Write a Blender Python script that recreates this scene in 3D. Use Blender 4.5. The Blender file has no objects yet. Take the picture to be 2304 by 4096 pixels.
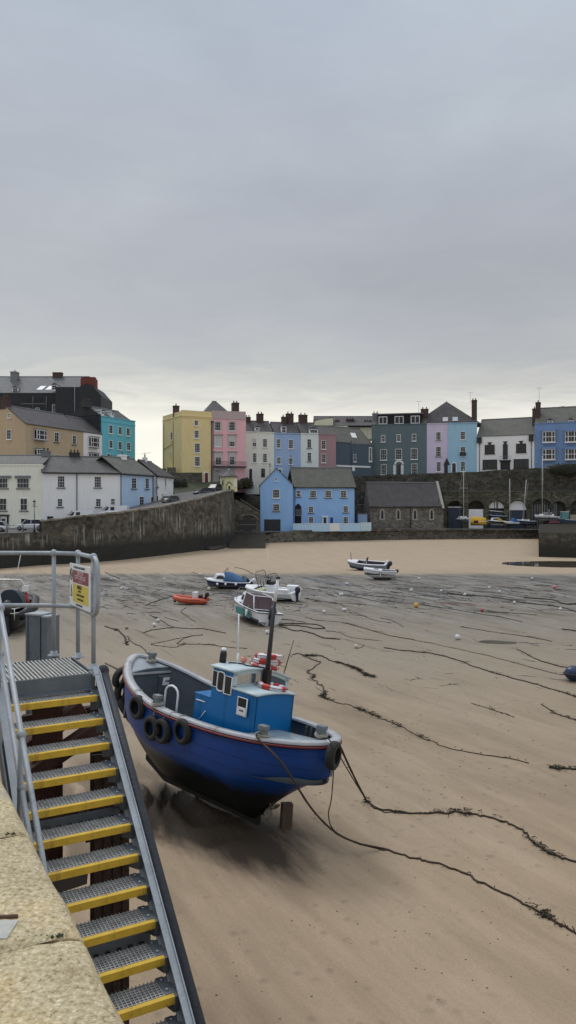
import bpy, bmesh, math, random
from mathutils import Vector, Matrix, noise
random.seed(7)
PI=math.pi; R=math.radians
C=bpy.context.scene.collection
# ---------------------------------------------------------------- camera
F=3077.0; CX=1152.0; HY=2020.0; EYE=8.0
cd=bpy.data.cameras.new('camera'); cam=bpy.data.objects.new('camera',cd); C.objects.link(cam)
bpy.context.scene.camera=cam
cam.location=(0,0,EYE); cam.rotation_euler=(R(90),0,0)
cd.sensor_fit='VERTICAL'; cd.sensor_height=36.0; cd.sensor_width=20.25
cd.lens=36.0*F/4096.0; cd.shift_y=-28.0/4096.0; cd.clip_start=0.1; cd.clip_end=6000
# ---------------------------------------------------------------- world: overcast sky
SUN_EL=52; SUN_AZ=-35   # degrees, azimuth from +Y towards +X
w=bpy.data.worlds.new('World'); bpy.context.scene.world=w; w.use_nodes=True
nt=w.node_tree; nt.nodes.clear()
def N(nt,t,**k):
    n=nt.nodes.new(t)
    for a,b in k.items():
        if a.startswith('i_'):
            key=a[2:]; key=int(key) if key.isdigit() else key.replace('_',' ')
            n.inputs[key].default_value=b
        else: setattr(n,a,b)
    return n
def srgb(r,g,b):
    f=lambda c:(c/255/12.92) if c/255<=.04045 else ((c/255+.055)/1.055)**2.4
    return (f(r),f(g),f(b),1)
def ramp(nt,stops,interp='LINEAR'):
    n=nt.nodes.new('ShaderNodeValToRGB'); e=n.color_ramp.elements
    while len(e)<len(stops): e.new(.5)
    for i,(p,c) in enumerate(stops):
        e[i].position=p
        e[i].color=c if hasattr(c,'__len__') else (c,c,c,1)
    n.color_ramp.interpolation=interp
    return n
def build_world():
    L=nt.links.new
    tc=N(nt,'ShaderNodeTexCoord'); sep=N(nt,'ShaderNodeSeparateXYZ'); L(tc.outputs['Generated'],sep.inputs[0])
    # broad soft cloud masses
    mp=N(nt,'ShaderNodeMapping'); mp.inputs['Scale'].default_value=(1.5,1.5,4.2); mp.inputs['Location'].default_value=(3.1,0.4,1.7)
    L(tc.outputs['Generated'],mp.inputs[0])
    n1=N(nt,'ShaderNodeTexNoise',i_Scale=1.25,i_Detail=2.0,i_Roughness=.45,i_Distortion=.5); L(mp.outputs[0],n1.inputs[0])
    mp2=N(nt,'ShaderNodeMapping'); mp2.inputs['Scale'].default_value=(2.2,2.2,15.0); L(tc.outputs['Generated'],mp2.inputs[0])
    n2=N(nt,'ShaderNodeTexNoise',i_Scale=3.0,i_Detail=7.0,i_Roughness=.6,i_Distortion=.6); L(mp2.outputs[0],n2.inputs[0])
    # elevation + wobble near the horizon
    ad=N(nt,'ShaderNodeMath',operation='MULTIPLY_ADD'); L(n2.outputs[0],ad.inputs[0]); ad.inputs[1].default_value=.085
    L(sep.outputs[2],ad.inputs[2])
    sb=N(nt,'ShaderNodeMath',operation='SUBTRACT'); L(ad.outputs[0],sb.inputs[0]); sb.inputs[1].default_value=.0425
    rp=ramp(nt,[(0.0,srgb(250,246,234)),(.10,srgb(248,245,234)),(.125,srgb(231,229,219)),(.148,srgb(207,207,202)),(.18,srgb(190,192,192)),(.24,srgb(181,184,189)),(.40,srgb(180,186,194)),(.56,srgb(183,193,205)),(1.0,srgb(228,232,238))])
    L(sb.outputs[0],rp.inputs[0])
    # light/dark masses
    r2=ramp(nt,[(.32,(.90,.905,.92,1)),(.5,(.985,.985,1.0,1)),(.68,(1.08,1.08,1.07,1))]); L(n1.outputs[0],r2.inputs[0])
    mx=N(nt,'ShaderNodeMix',data_type='RGBA',blend_type='MULTIPLY'); mx.inputs[0].default_value=1
    L(rp.outputs[0],mx.inputs[6]); L(r2.outputs[0],mx.inputs[7])
    n3=N(nt,'ShaderNodeTexNoise',i_Scale=5.5,i_Detail=6.0,i_Roughness=.6,i_Distortion=.5); L(mp.outputs[0],n3.inputs[0])
    r3=ramp(nt,[(.3,(.965,.965,.975,1)),(.7,(1.03,1.03,1.025,1))]); L(n3.outputs[0],r3.inputs[0])
    m3=N(nt,'ShaderNodeMix',data_type='RGBA',blend_type='MULTIPLY'); m3.inputs[0].default_value=1; L(mx.outputs[2],m3.inputs[6]); L(r3.outputs[0],m3.inputs[7]); mx=m3
    # overcast zenith is brighter than the horizon
    zr=ramp(nt,[(.6,(10,10,10,1)),(1.0,(17,17,17,1))]); L(sep.outputs[2],zr.inputs[0])
    mz=N(nt,'ShaderNodeMix',data_type='RGBA',blend_type='MULTIPLY'); mz.inputs[0].default_value=1
    L(mx.outputs[2],mz.inputs[6]); L(zr.outputs[0],mz.inputs[7])
    sk=N(nt,'ShaderNodeTexSky'); sk.sky_type='NISHITA'; sk.sun_disc=False; sk.sun_elevation=R(SUN_EL); sk.sun_rotation=R(SUN_AZ)
    mm=N(nt,'ShaderNodeMix',data_type='RGBA'); mm.inputs[0].default_value=.97
    L(sk.outputs[0],mm.inputs[6]); L(mz.outputs[2],mm.inputs[7])
    bg=N(nt,'ShaderNodeBackground'); bg.inputs[1].default_value=.1; L(mm.outputs[2],bg.inputs[0])
    out=N(nt,'ShaderNodeOutputWorld'); L(bg.outputs[0],out.inputs[0])
build_world()
sd=bpy.data.lights.new('sun','SUN'); sun=bpy.data.objects.new('sun',sd); C.objects.link(sun)
sd.energy=1.1; sd.angle=R(22); sd.color=(1,.97,.92)
_d=Vector((math.sin(R(SUN_AZ))*math.cos(R(SUN_EL)),math.cos(R(SUN_AZ))*math.cos(R(SUN_EL)),math.sin(R(SUN_EL))))
sun.rotation_euler=_d.to_track_quat('Z','Y').to_euler()
vs=bpy.context.scene.view_settings; vs.view_transform='Standard'; vs.look='None'; vs.exposure=0.0; vs.gamma=1.0
# ---------------------------------------------------------------- helpers
def px(x,y,Y):            # source pixel + depth -> world point
    return Vector(((x-CX)/F*Y, Y, EYE-(y-HY)/F*Y))
def Zm(x0,y0,s):
    return lambda x,y:(x0+x*s, y0+y*s)
Z1=Zm(0,1480,.41415); Z2=Zm(540,1580,.35887); Z3=Zm(940,1600,.38647); Z4=Zm(1400,1600,.34507); Z5=Zm(1800,1600,.34783); Z0=Zm(0,0,1)
def smooth(a,b,x):
    t=max(0,min(1,(x-a)/(b-a))); return t*t*(3-2*t)
class MB:
    def __init__(s): s.v=[]; s.f=[]; s.m=[]; s.cur=0; s.sm=set()
    def add(s,vs,fs,smooth=False):
        o=len(s.v); s.v+= [tuple(v) for v in vs]
        for f in fs:
            if smooth: s.sm.add(len(s.f))
            s.f.append(tuple(i+o for i in f)); s.m.append(s.cur)
        return s
    def box(s,a,b,mt=None):
        (x0,y0,z0),(x1,y1,z1)=a,b
        vs=[Vector(q) for q in ((x0,y0,z0),(x1,y0,z0),(x1,y1,z0),(x0,y1,z0),(x0,y0,z1),(x1,y0,z1),(x1,y1,z1),(x0,y1,z1))]
        if mt: vs=[mt@q for q in vs]
        return s.add(vs,[(3,2,1,0),(4,5,6,7),(0,1,5,4),(1,2,6,5),(2,3,7,6),(3,0,4,7)])
    def beam(s,p,q,w,h,up=(0,0,1)):   # rectangular bar from p to q
        p=Vector(p);q=Vector(q); d=(q-p); L=d.length
        if L<1e-6: return s
        d/=L; x=d.cross(Vector(up))
        if x.length<1e-4: x=d.cross(Vector((1,0,0)))
        x.normalize(); z=x.cross(d)
        a=[x*(-w/2)+z*(-h/2),x*(w/2)+z*(-h/2),x*(w/2)+z*(h/2),x*(-w/2)+z*(h/2)]
        return s.add([p+k for k in a]+[q+k for k in a],[(3,2,1,0),(4,5,6,7),(0,1,5,4),(1,2,6,5),(2,3,7,6),(3,0,4,7)])
    def prism(s,poly,off):            # poly: list of 3d points, extruded by vector off
        n=len(poly); off=Vector(off); a=[Vector(p) for p in poly]
        nrm=Vector((0,0,0))
        for i in range(n): nrm+=a[i].cross(a[(i+1)%n])
        if nrm.dot(off)>0: a=a[::-1]
        vs=a+[p+off for p in a]
        return s.add(vs,[tuple(range(n)),tuple(range(2*n-1,n-1,-1))]+[((i+1)%n,i,i+n,(i+1)%n+n) for i in range(n)])
    def tube(s,pts,r,n=8,close=False,caps=True):
        pts=[Vector(p) for p in pts]; m=len(pts)
        if m<2: return s
        rs=r if hasattr(r,'__len__') else [r]*m
        vs=[]; prev=None
        for i,p in enumerate(pts):
            if close: t=pts[(i+1)%m]-pts[(i-1)%m]
            else: t=pts[min(i+1,m-1)]-pts[max(i-1,0)]
            if t.length<1e-9: t=Vector((0,0,1))
            t.normalize()
            if prev is None:
                x=t.cross(Vector((0,0,1)))
                if x.length<.05: x=t.cross(Vector((1,0,0)))
            else: x=prev-t*prev.dot(t)
            if x.length<1e-6: x=t.orthogonal()
            x.normalize(); prev=x; y=t.cross(x)
            for k in range(n):
                a=2*PI*k/n; vs.append(p+(x*math.cos(a)+y*math.sin(a))*rs[i])
        fs=[]
        for i in range(m if close else m-1):
            j=(i+1)%m
            for k in range(n): fs.append((i*n+k,i*n+(k+1)%n,j*n+(k+1)%n,j*n+k))
        if caps and not close:
            fs.append(tuple(range(n-1,-1,-1))); fs.append(tuple((m-1)*n+k for k in range(n)))
        return s.add(vs,fs,True)
    def lathe(s,prof,c=(0,0,0),n=16,mt=None):   # prof [(r,z)]
        vs=[];c=Vector(c)
        for r,z in prof:
            for k in range(n):
                a=2*PI*k/n; q=Vector((r*math.cos(a),r*math.sin(a),z))
                if mt: q=mt@q
                vs.append(q+c)
        fs=[]
        for i in range(len(prof)-1):
            for k in range(n): fs.append((i*n+k,i*n+(k+1)%n,(i+1)*n+(k+1)%n,(i+1)*n+k))
        fs.append(tuple(range(n-1,-1,-1))); fs.append(tuple((len(prof)-1)*n+k for k in range(n)))
        return s.add(vs,fs,True)
    def ball(s,c,r,sc=(1,1,1),n=12,mt=None,jit=0):
        m=n//2; prof=[]
        vs=[];c=Vector(c)
        for i in range(m+1):
            th=PI*i/m
            for k in range(n):
                a=2*PI*k/n; q=Vector((math.sin(th)*math.cos(a)*r*sc[0],math.sin(th)*math.sin(a)*r*sc[1],-math.cos(th)*r*sc[2]))
                if jit: q*=1+jit*noise.noise(q*3/r+c*1.7)
                if mt: q=mt@q
                vs.append(q+c)
        fs=[]
        for i in range(m):
            for k in range(n): fs.append((i*n+k,i*n+(k+1)%n,(i+1)*n+(k+1)%n,(i+1)*n+k))
        return s.add(vs,fs,True)
    def sheet(s,rows,smooth=True):   # rows: list of equal-length lists of points
        n=len(rows[0]); vs=[p for r in rows for p in r]
        return s.add(vs,[(i*n+k,i*n+k+1,(i+1)*n+k+1,(i+1)*n+k) for i in range(len(rows)-1) for k in range(n-1)],smooth)
    def build(s,name,mats,parent=None,bevel=0,solid=0,fix=False,mod=None):
        me=bpy.data.meshes.new(name); me.from_pydata(s.v,[],s.f)
        if not hasattr(mats,'__len__'): mats=[mats]
        for m in mats: me.materials.append(m)
        for i,p in enumerate(me.polygons):
            p.material_index=s.m[i]
            if i in s.sm: p.use_smooth=True
        if fix:
            bm=bmesh.new(); bm.from_mesh(me); bmesh.ops.remove_doubles(bm,verts=bm.verts,dist=1e-5); bmesh.ops.recalc_face_normals(bm,faces=bm.faces); bm.to_mesh(me); bm.free()
        o=bpy.data.objects.new(name,me); C.objects.link(o)
        if parent: o.parent=parent
        if solid:
            q=o.modifiers.new('solid','SOLIDIFY'); q.thickness=solid; q.offset=0
        if bevel:
            b=o.modifiers.new('bevel','BEVEL'); b.width=bevel; b.segments=2; b.limit_method='ANGLE'; b.angle_limit=R(40)
        return o
def tag(o,label=None,cat=None,group=None,kind=None):
    if label: o['label']=label
    if cat: o['category']=cat
    if group: o['group']=group
    if kind: o['kind']=kind
    return o
def empty(name,loc,rz=0,label=None,cat=None,group=None,rot=None):
    o=bpy.data.objects.new(name,None); C.objects.link(o); o.location=loc; o.empty_display_size=.3
    o.rotation_euler=rot if rot else (0,0,rz)
    return tag(o,label,cat,group)
def copy_tree(o,parent=None):
    c=o.copy(); C.objects.link(c); c.parent=parent
    for ch in list(o.children): copy_tree(ch,c)
    return c
# ---------------------------------------------------------------- materials
MC={}
def M(name,col,rough=.7,metal=0,var=.12,scale=2.0,bump=0,bscale=None,streak=0,spec=.5,stains=0,stain_col=(.05,.05,.04,1),coat=0,stretch=(1,1,1)):
    if name in MC: return MC[name]
    m=bpy.data.materials.new(name); MC[name]=m; m.use_nodes=True; t=m.node_tree; L=t.links.new
    b=t.nodes['Principled BSDF']; b.inputs['Roughness'].default_value=rough; b.inputs['Metallic'].default_value=metal
    b.inputs['Specular IOR Level'].default_value=spec; b.inputs['Coat Weight'].default_value=coat
    col=tuple(col[:3])
    tc=N(t,'ShaderNodeTexCoord'); mp=N(t,'ShaderNodeMapping'); mp.inputs['Scale'].default_value=stretch; L(tc.outputs['Object'],mp.inputs[0])
    n=N(t,'ShaderNodeTexNoise',i_Scale=scale,i_Detail=5.0,i_Roughness=.6); L(mp.outputs[0],n.inputs[0])
    r=ramp(t,[(.25,tuple(c*(1-var) for c in col)+(1,)),(.75,tuple(min(1,c*(1+var)) for c in col)+(1,))]); L(n.outputs[0],r.inputs[0])
    out=r.outputs[0]
    if streak:
        mp=N(t,'ShaderNodeMapping'); mp.inputs['Scale'].default_value=(3,3,.25); L(tc.outputs['Object'],mp.inputs[0])
        n3=N(t,'ShaderNodeTexNoise',i_Scale=1.2,i_Detail=6.0,i_Roughness=.65); L(mp.outputs[0],n3.inputs[0])
        r3=ramp(t,[(.5,1.0),(.75,1-streak)]); L(n3.outputs[0],r3.inputs[0])
        mx=N(t,'ShaderNodeMix',data_type='RGBA',blend_type='MULTIPLY'); mx.inputs[0].default_value=1
        L(out,mx.inputs[6]); L(r3.outputs[0],mx.inputs[7]); out=mx.outputs[2]
    if stains:
        n4=N(t,'ShaderNodeTexNoise',i_Scale=scale*.6,i_Detail=7.0,i_Roughness=.7); L(tc.outputs['Object'],n4.inputs[0])
        r4=ramp(t,[(.55,0.0),(.66,stains)]); L(n4.outputs[0],r4.inputs[0])
        mx=N(t,'ShaderNodeMix',data_type='RGBA'); L(r4.outputs[0],mx.inputs[0]); L(out,mx.inputs[6]); mx.inputs[7].default_value=stain_col; out=mx.outputs[2]
    L(out,b.inputs['Base Color'])
    if bump:
        n2=N(t,'ShaderNodeTexNoise',i_Scale=bscale or scale*6,i_Detail=6.0); L(tc.outputs['Object'],n2.inputs[0])
        bp=N(t,'ShaderNodeBump'); bp.inputs['Strength'].default_value=bump; bp.inputs['Distance'].default_value=.05; L(n2.outputs[0],bp.inputs['Height']); L(bp.outputs[0],b.inputs['Normal'])
    return m
def paint(name,rgb,var=.05,streak=.16): # masonry paint, rgb in sRGB
    c=srgb(*rgb); g=sum(c[:3])/3; c=tuple(min(.85,(q*.78+g*.22)*1.27) for q in c[:3])
    return M('paint_'+name,c,rough=.85,var=var,scale=.35,streak=streak,bump=.15,bscale=6)
def stone_mat(name,c1,c2,scale=1.6,mortar=(.16,.15,.13),streaks=0,algae=None,tall=1.5,patch=.5):
    m=bpy.data.materials.new(name); MC[name]=m; m.use_nodes=True; t=m.node_tree; L=t.links.new
    b=t.nodes['Principled BSDF']; b.inputs['Roughness'].default_value=.92
    g=N(t,'ShaderNodeNewGeometry'); mp=N(t,'ShaderNodeMapping'); mp.inputs['Scale'].default_value=(1,1,tall); L(g.outputs['Position'],mp.inputs[0])
    nw=N(t,'ShaderNodeTexNoise',i_Scale=scale*1.2,i_Detail=2.0); L(mp.outputs[0],nw.inputs[0])
    vm=N(t,'ShaderNodeVectorMath',operation='MULTIPLY_ADD'); vm.inputs[1].default_value=(.25,.25,.25); L(nw.outputs[1],vm.inputs[0]); L(mp.outputs[0],vm.inputs[2])
    v=N(t,'ShaderNodeTexVoronoi',i_Scale=scale); L(vm.outputs[0],v.inputs[0])
    v2=N(t,'ShaderNodeTexVoronoi',feature='DISTANCE_TO_EDGE',i_Scale=scale); L(vm.outputs[0],v2.inputs[0])
    sp=N(t,'ShaderNodeSeparateColor'); L(v.outputs['Color'],sp.inputs[0])
    r=ramp(t,[(0,tuple(c1)+(1,)),(1,tuple(c2)+(1,))]); L(sp.outputs[0],r.inputs[0])
    n=N(t,'ShaderNodeTexNoise',i_Scale=.3,i_Detail=7.0,i_Roughness=.65); L(g.outputs['Position'],n.inputs[0])
    r2=ramp(t,[(.3,1-patch),(.7,1+patch*.7)]); L(n.outputs[0],r2.inputs[0])
    mx=N(t,'ShaderNodeMix',data_type='RGBA',blend_type='MULTIPLY'); mx.inputs[0].default_value=1; L(r.outputs[0],mx.inputs[6]); L(r2.outputs[0],mx.inputs[7])
    e=ramp(t,[(.02,1.0),(.07,0.0)]); L(v2.outputs[0],e.inputs[0])
    m2=N(t,'ShaderNodeMix',data_type='RGBA'); L(e.outputs[0],m2.inputs[0]); L(mx.outputs[2],m2.inputs[6]); m2.inputs[7].default_value=tuple(mortar)+(1,)
    out=m2.outputs[2]
    sz=N(t,'ShaderNodeSeparateXYZ'); L(g.outputs['Position'],sz.inputs[0])
    if streaks:
        mp3=N(t,'ShaderNodeMapping'); mp3.inputs['Scale'].default_value=(3.2,3.2,.12); L(g.outputs['Position'],mp3.inputs[0])
        n3=N(t,'ShaderNodeTexNoise',i_Scale=1.0,i_Detail=4.0,i_Roughness=.6); L(mp3.outputs[0],n3.inputs[0])
        mp4=N(t,'ShaderNodeMapping'); mp4.inputs['Scale'].default_value=(.22,.22,.3); L(g.outputs['Position'],mp4.inputs[0])
        n4=N(t,'ShaderNodeTexNoise',i_Scale=1.0,i_Detail=2.0); L(mp4.outputs[0],n4.inputs[0])
        r4=ramp(t,[(.46,0.0),(.6,1.0)]); L(n4.outputs[0],r4.inputs[0])
        r3=ramp(t,[(.53,0.0),(.60,streaks)]); L(n3.outputs[0],r3.inputs[0])
        mu=N(t,'ShaderNodeMath',operation='MULTIPLY'); L(r3.outputs[0],mu.inputs[0]); L(r4.outputs[0],mu.inputs[1])
        m3=N(t,'ShaderNodeMix',data_type='RGBA'); L(mu.outputs[0],m3.inputs[0]); L(out,m3.inputs[6]); m3.inputs[7].default_value=(.52,.51,.47,1); out=m3.outputs[2]
    # moss on the wall
    n5=N(t,'ShaderNodeTexNoise',i_Scale=.5,i_Detail=8.0,i_Roughness=.7); L(g.outputs['Position'],n5.inputs[0])
    r5=ramp(t,[(.52,0.0),(.68,.6)]); L(n5.outputs[0],r5.inputs[0])
    m5=N(t,'ShaderNodeMix',data_type='RGBA'); L(r5.outputs[0],m5.inputs[0]); L(out,m5.inputs[6]); m5.inputs[7].default_value=(.045,.055,.025,1); out=m5.outputs[2]
    if algae:   # tide mark: weed-blackened stone below a height
        ma=N(t,'ShaderNodeMath',operation='MULTIPLY_ADD'); L(n.outputs[0],ma.inputs[0]); ma.inputs[1].default_value=algae[2]; L(sz.outputs[2],ma.inputs[2])
        r6=ramp(t,[(0,1.0),(1,0.0)]); mr=N(t,'ShaderNodeMapRange',i_1=algae[0],i_2=algae[1]); L(ma.outputs[0],mr.inputs[0]); L(mr.outputs[0],r6.inputs[0])
        m6=N(t,'ShaderNodeMix',data_type='RGBA'); L(r6.outputs[0],m6.inputs[0]); L(out,m6.inputs[6]); m6.inputs[7].default_value=(.026,.026,.022,1); out=m6.outputs[2]
    L(out,b.inputs['Base Color'])
    bp=N(t,'ShaderNodeBump'); bp.inputs['Strength'].default_value=.8; bp.inputs['Distance'].default_value=.08
    L(v2.outputs[0],bp.inputs['Height']); L(bp.outputs[0],b.inputs['Normal'])
    return m
def slate_mat(name,col,var=.25,moss=0):
    m=bpy.data.materials.new(name); MC[name]=m; m.use_nodes=True; t=m.node_tree; L=t.links.new
    b=t.nodes['Principled BSDF']; b.inputs['Roughness'].default_value=.65
    tc=N(t,'ShaderNodeTexCoord'); mp=N(t,'ShaderNodeMapping'); mp.inputs['Rotation'].default_value=(R(90),0,0); L(tc.outputs['Object'],mp.inputs[0])
    br=N(t,'ShaderNodeTexBrick',i_Scale=2.2); br.inputs['Color1'].default_value=tuple(c*(1-var) for c in col)+(1,); br.inputs['Color2'].default_value=tuple(c*(1+var) for c in col)+(1,)
    br.inputs['Mortar'].default_value=tuple(c*.45 for c in col)+(1,); br.inputs['Mortar Size'].default_value=.025; L(mp.outputs[0],br.inputs[0])
    n=N(t,'ShaderNodeTexNoise',i_Scale=.6,i_Detail=7.0,i_Roughness=.7); L(tc.outputs['Object'],n.inputs[0])
    r=ramp(t,[(.3,.72),(.7,1.3)]); L(n.outputs[0],r.inputs[0])
    mx=N(t,'ShaderNodeMix',data_type='RGBA',blend_type='MULTIPLY'); mx.inputs[0].default_value=1; L(br.outputs[0],mx.inputs[6]); L(r.outputs[0],mx.inputs[7]); out=mx.outputs[2]
    if moss:
        n4=N(t,'ShaderNodeTexNoise',i_Scale=1.3,i_Detail=8.0,i_Roughness=.75); L(tc.outputs['Object'],n4.inputs[0])
        r4=ramp(t,[(.45,0.0),(.62,moss)]); L(n4.outputs[0],r4.inputs[0])
        m4=N(t,'ShaderNodeMix',data_type='RGBA'); L(r4.outputs[0],m4.inputs[0]); L(out,m4.inputs[6]); m4.inputs[7].default_value=(.13,.125,.07,1); out=m4.outputs[2]
    L(out,b.inputs['Base Color'])
    bp=N(t,'ShaderNodeBump'); bp.inputs['Strength'].default_value=.5; bp.inputs['Distance'].default_value=.03; L(br.outputs[1],bp.inputs['Height']); bp.invert=True; L(bp.outputs[0],b.inputs['Normal'])
    return m
WHITE=M('white_joinery',(.78,.79,.8),rough=.5,var=.03)
GLASS=M('dark_window_glass',(.018,.021,.026),rough=.12,var=.5,scale=.7,spec=.35)
BLIND=M('pale_window_blind',(.5,.52,.52),rough=.6,var=.1)
BLACK=M('black_paint',(.012,.013,.016),rough=.4,var=.2)
DARK=M('dark_recess',(.01,.01,.012),rough=.8,var=.2)
IRON=M('cast_iron',(.02,.021,.024),rough=.5,var=.3)
BRICK=M('red_brick',(.078,.05,.044),rough=.9,var=.35,scale=3,stains=.6,stain_col=(.04,.03,.028,1))
POT=M('chimney_pot_clay',(.12,.075,.055),rough=.85,var=.3)
LEAD=M('grey_sill',(.18,.19,.2),rough=.7,var=.15)
SLATE=slate_mat('roof_slate',(.088,.086,.09),moss=.25)
SLATEM=slate_mat('mossy_roof_slate',(.12,.12,.108),moss=.5)
SLATEB=slate_mat('brown_slate',(.075,.068,.07))
GREYR=slate_mat('grey_slate',(.12,.125,.135))
STONE=stone_mat('rubble_stone',(.065,.06,.05),(.20,.18,.15),mortar=(.10,.095,.08))
CHAPEL=stone_mat('chapel_stone',(.09,.082,.072),(.26,.235,.205),scale=2.2,mortar=(.18,.165,.145),patch=.35)
CLIFF=stone_mat('terrace_stone',(.034,.033,.028),(.11,.10,.082),scale=1.2,mortar=(.06,.056,.045),patch=.7)
QUAYST=stone_mat('quay_wall_stone',(.045,.042,.034),(.15,.132,.105),scale=1.2,mortar=(.08,.072,.058),streaks=.6,algae=(.9,2.4,-2.2),patch=.6)
TAR=M('road_asphalt',(.11,.105,.105),rough=.9,var=.15,scale=.5,bump=.2)
RUSTR=M('red_brown_timber',(.16,.045,.035),rough=.8,var=.3)
# ================================================================ ground
GAV=Vector((.485,-.875)); GBV=Vector((.875,.485))      # drainage direction of the harbour bed, and across it
BOAT=Vector((-1.9,20.0)); BYAW=-.75
def fb(x,y,z=0): return noise.noise(Vector((x,y,z)))
WATER_Z=-.14
def gh(x,y):
    s=x*GAV.x+y*GAV.y; t=x*GBV.x+y*GBV.y
    f=1-smooth(40,120,y)*.75
    h=(fb(s*.10,t*.33)*.085+fb(s*.3+9,t*1.1)*.045+fb(s*.9,t*2.4,4)*.018+fb(x*2.6,y*2.6,2)*.005)*f
    h+=.42*smooth(135,185,y)
    # scour round the blue boat
    dx,dy=x-BOAT.x,y-BOAT.y
    u=dx*math.cos(BYAW)+dy*math.sin(BYAW); v=-dx*math.sin(BYAW)+dy*math.cos(BYAW)
    d=math.sqrt(((u+.3)/4.9)**2+((v+.9)/2.7)**2)
    h=h*(.25+.75*smooth(.3,1.1,d))+.17*(1-smooth(.25,.85,d))-.05*smooth(.5,.9,d)*(1-smooth(.9,1.4,d))
    # furrows left by the tide between boat and stairs
    q=smooth(-8.5,-6.0,x)*(1-smooth(-1.6,.3,x+ (y-18)*.25))*smooth(16.4,18.4,y)*(1-smooth(22.5,25.5,y))
    if q>0:
        tt=t+fb(s*.3,t*.4,7)*1.6+fb(s*.9,t*.8,3)*.35
        w_=math.sin(tt*4.4+fb(s*.5,t,3)*1.5); h+=q*(.14*(.35+1.3*abs(fb(s*.22,t*.6,12)))*(1-abs(w_)**1.2*2)+math.sin(tt*11+s)*.012-.03)
    # pool at the pier foot
    d=math.sqrt(((x-39)/13)**2+((y-106)/8)**2); h-=.32*(1-smooth(.3,1.15,d))
    # drainage channel in the mid ground
    yc=47-(x-8)*.30+fb(x*.15,3)*1.2
    if 6<x<45: h-=.12*math.exp(-((y-yc)/1.1)**2)*smooth(6,10,x)
    return h*(1-smooth(200,300,y))*smooth(1,4,y) if y<300 else 0
def ground_mesh():
    ys=[-400,-60,-20,-5,1]; y=3.0
    while y<215: ys.append(y); y*=1.0115
    ys+= [225,245,280,350,600,1200,3500]
    cs=[-3,-1.8,-1.1,-.8]; c=-.6
    while c<=.601: cs.append(c); c+=.0058
    cs+=[.8,1.1,1.8,3]
    rows=[]
    for y in ys:
        s=max(abs(y),6.0) if y<6 else y
        if y<-5: s=abs(y)*3
        rows.append([(c*s,y,gh(c*s,y)) for c in cs])
    return MB().sheet(rows)
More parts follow.
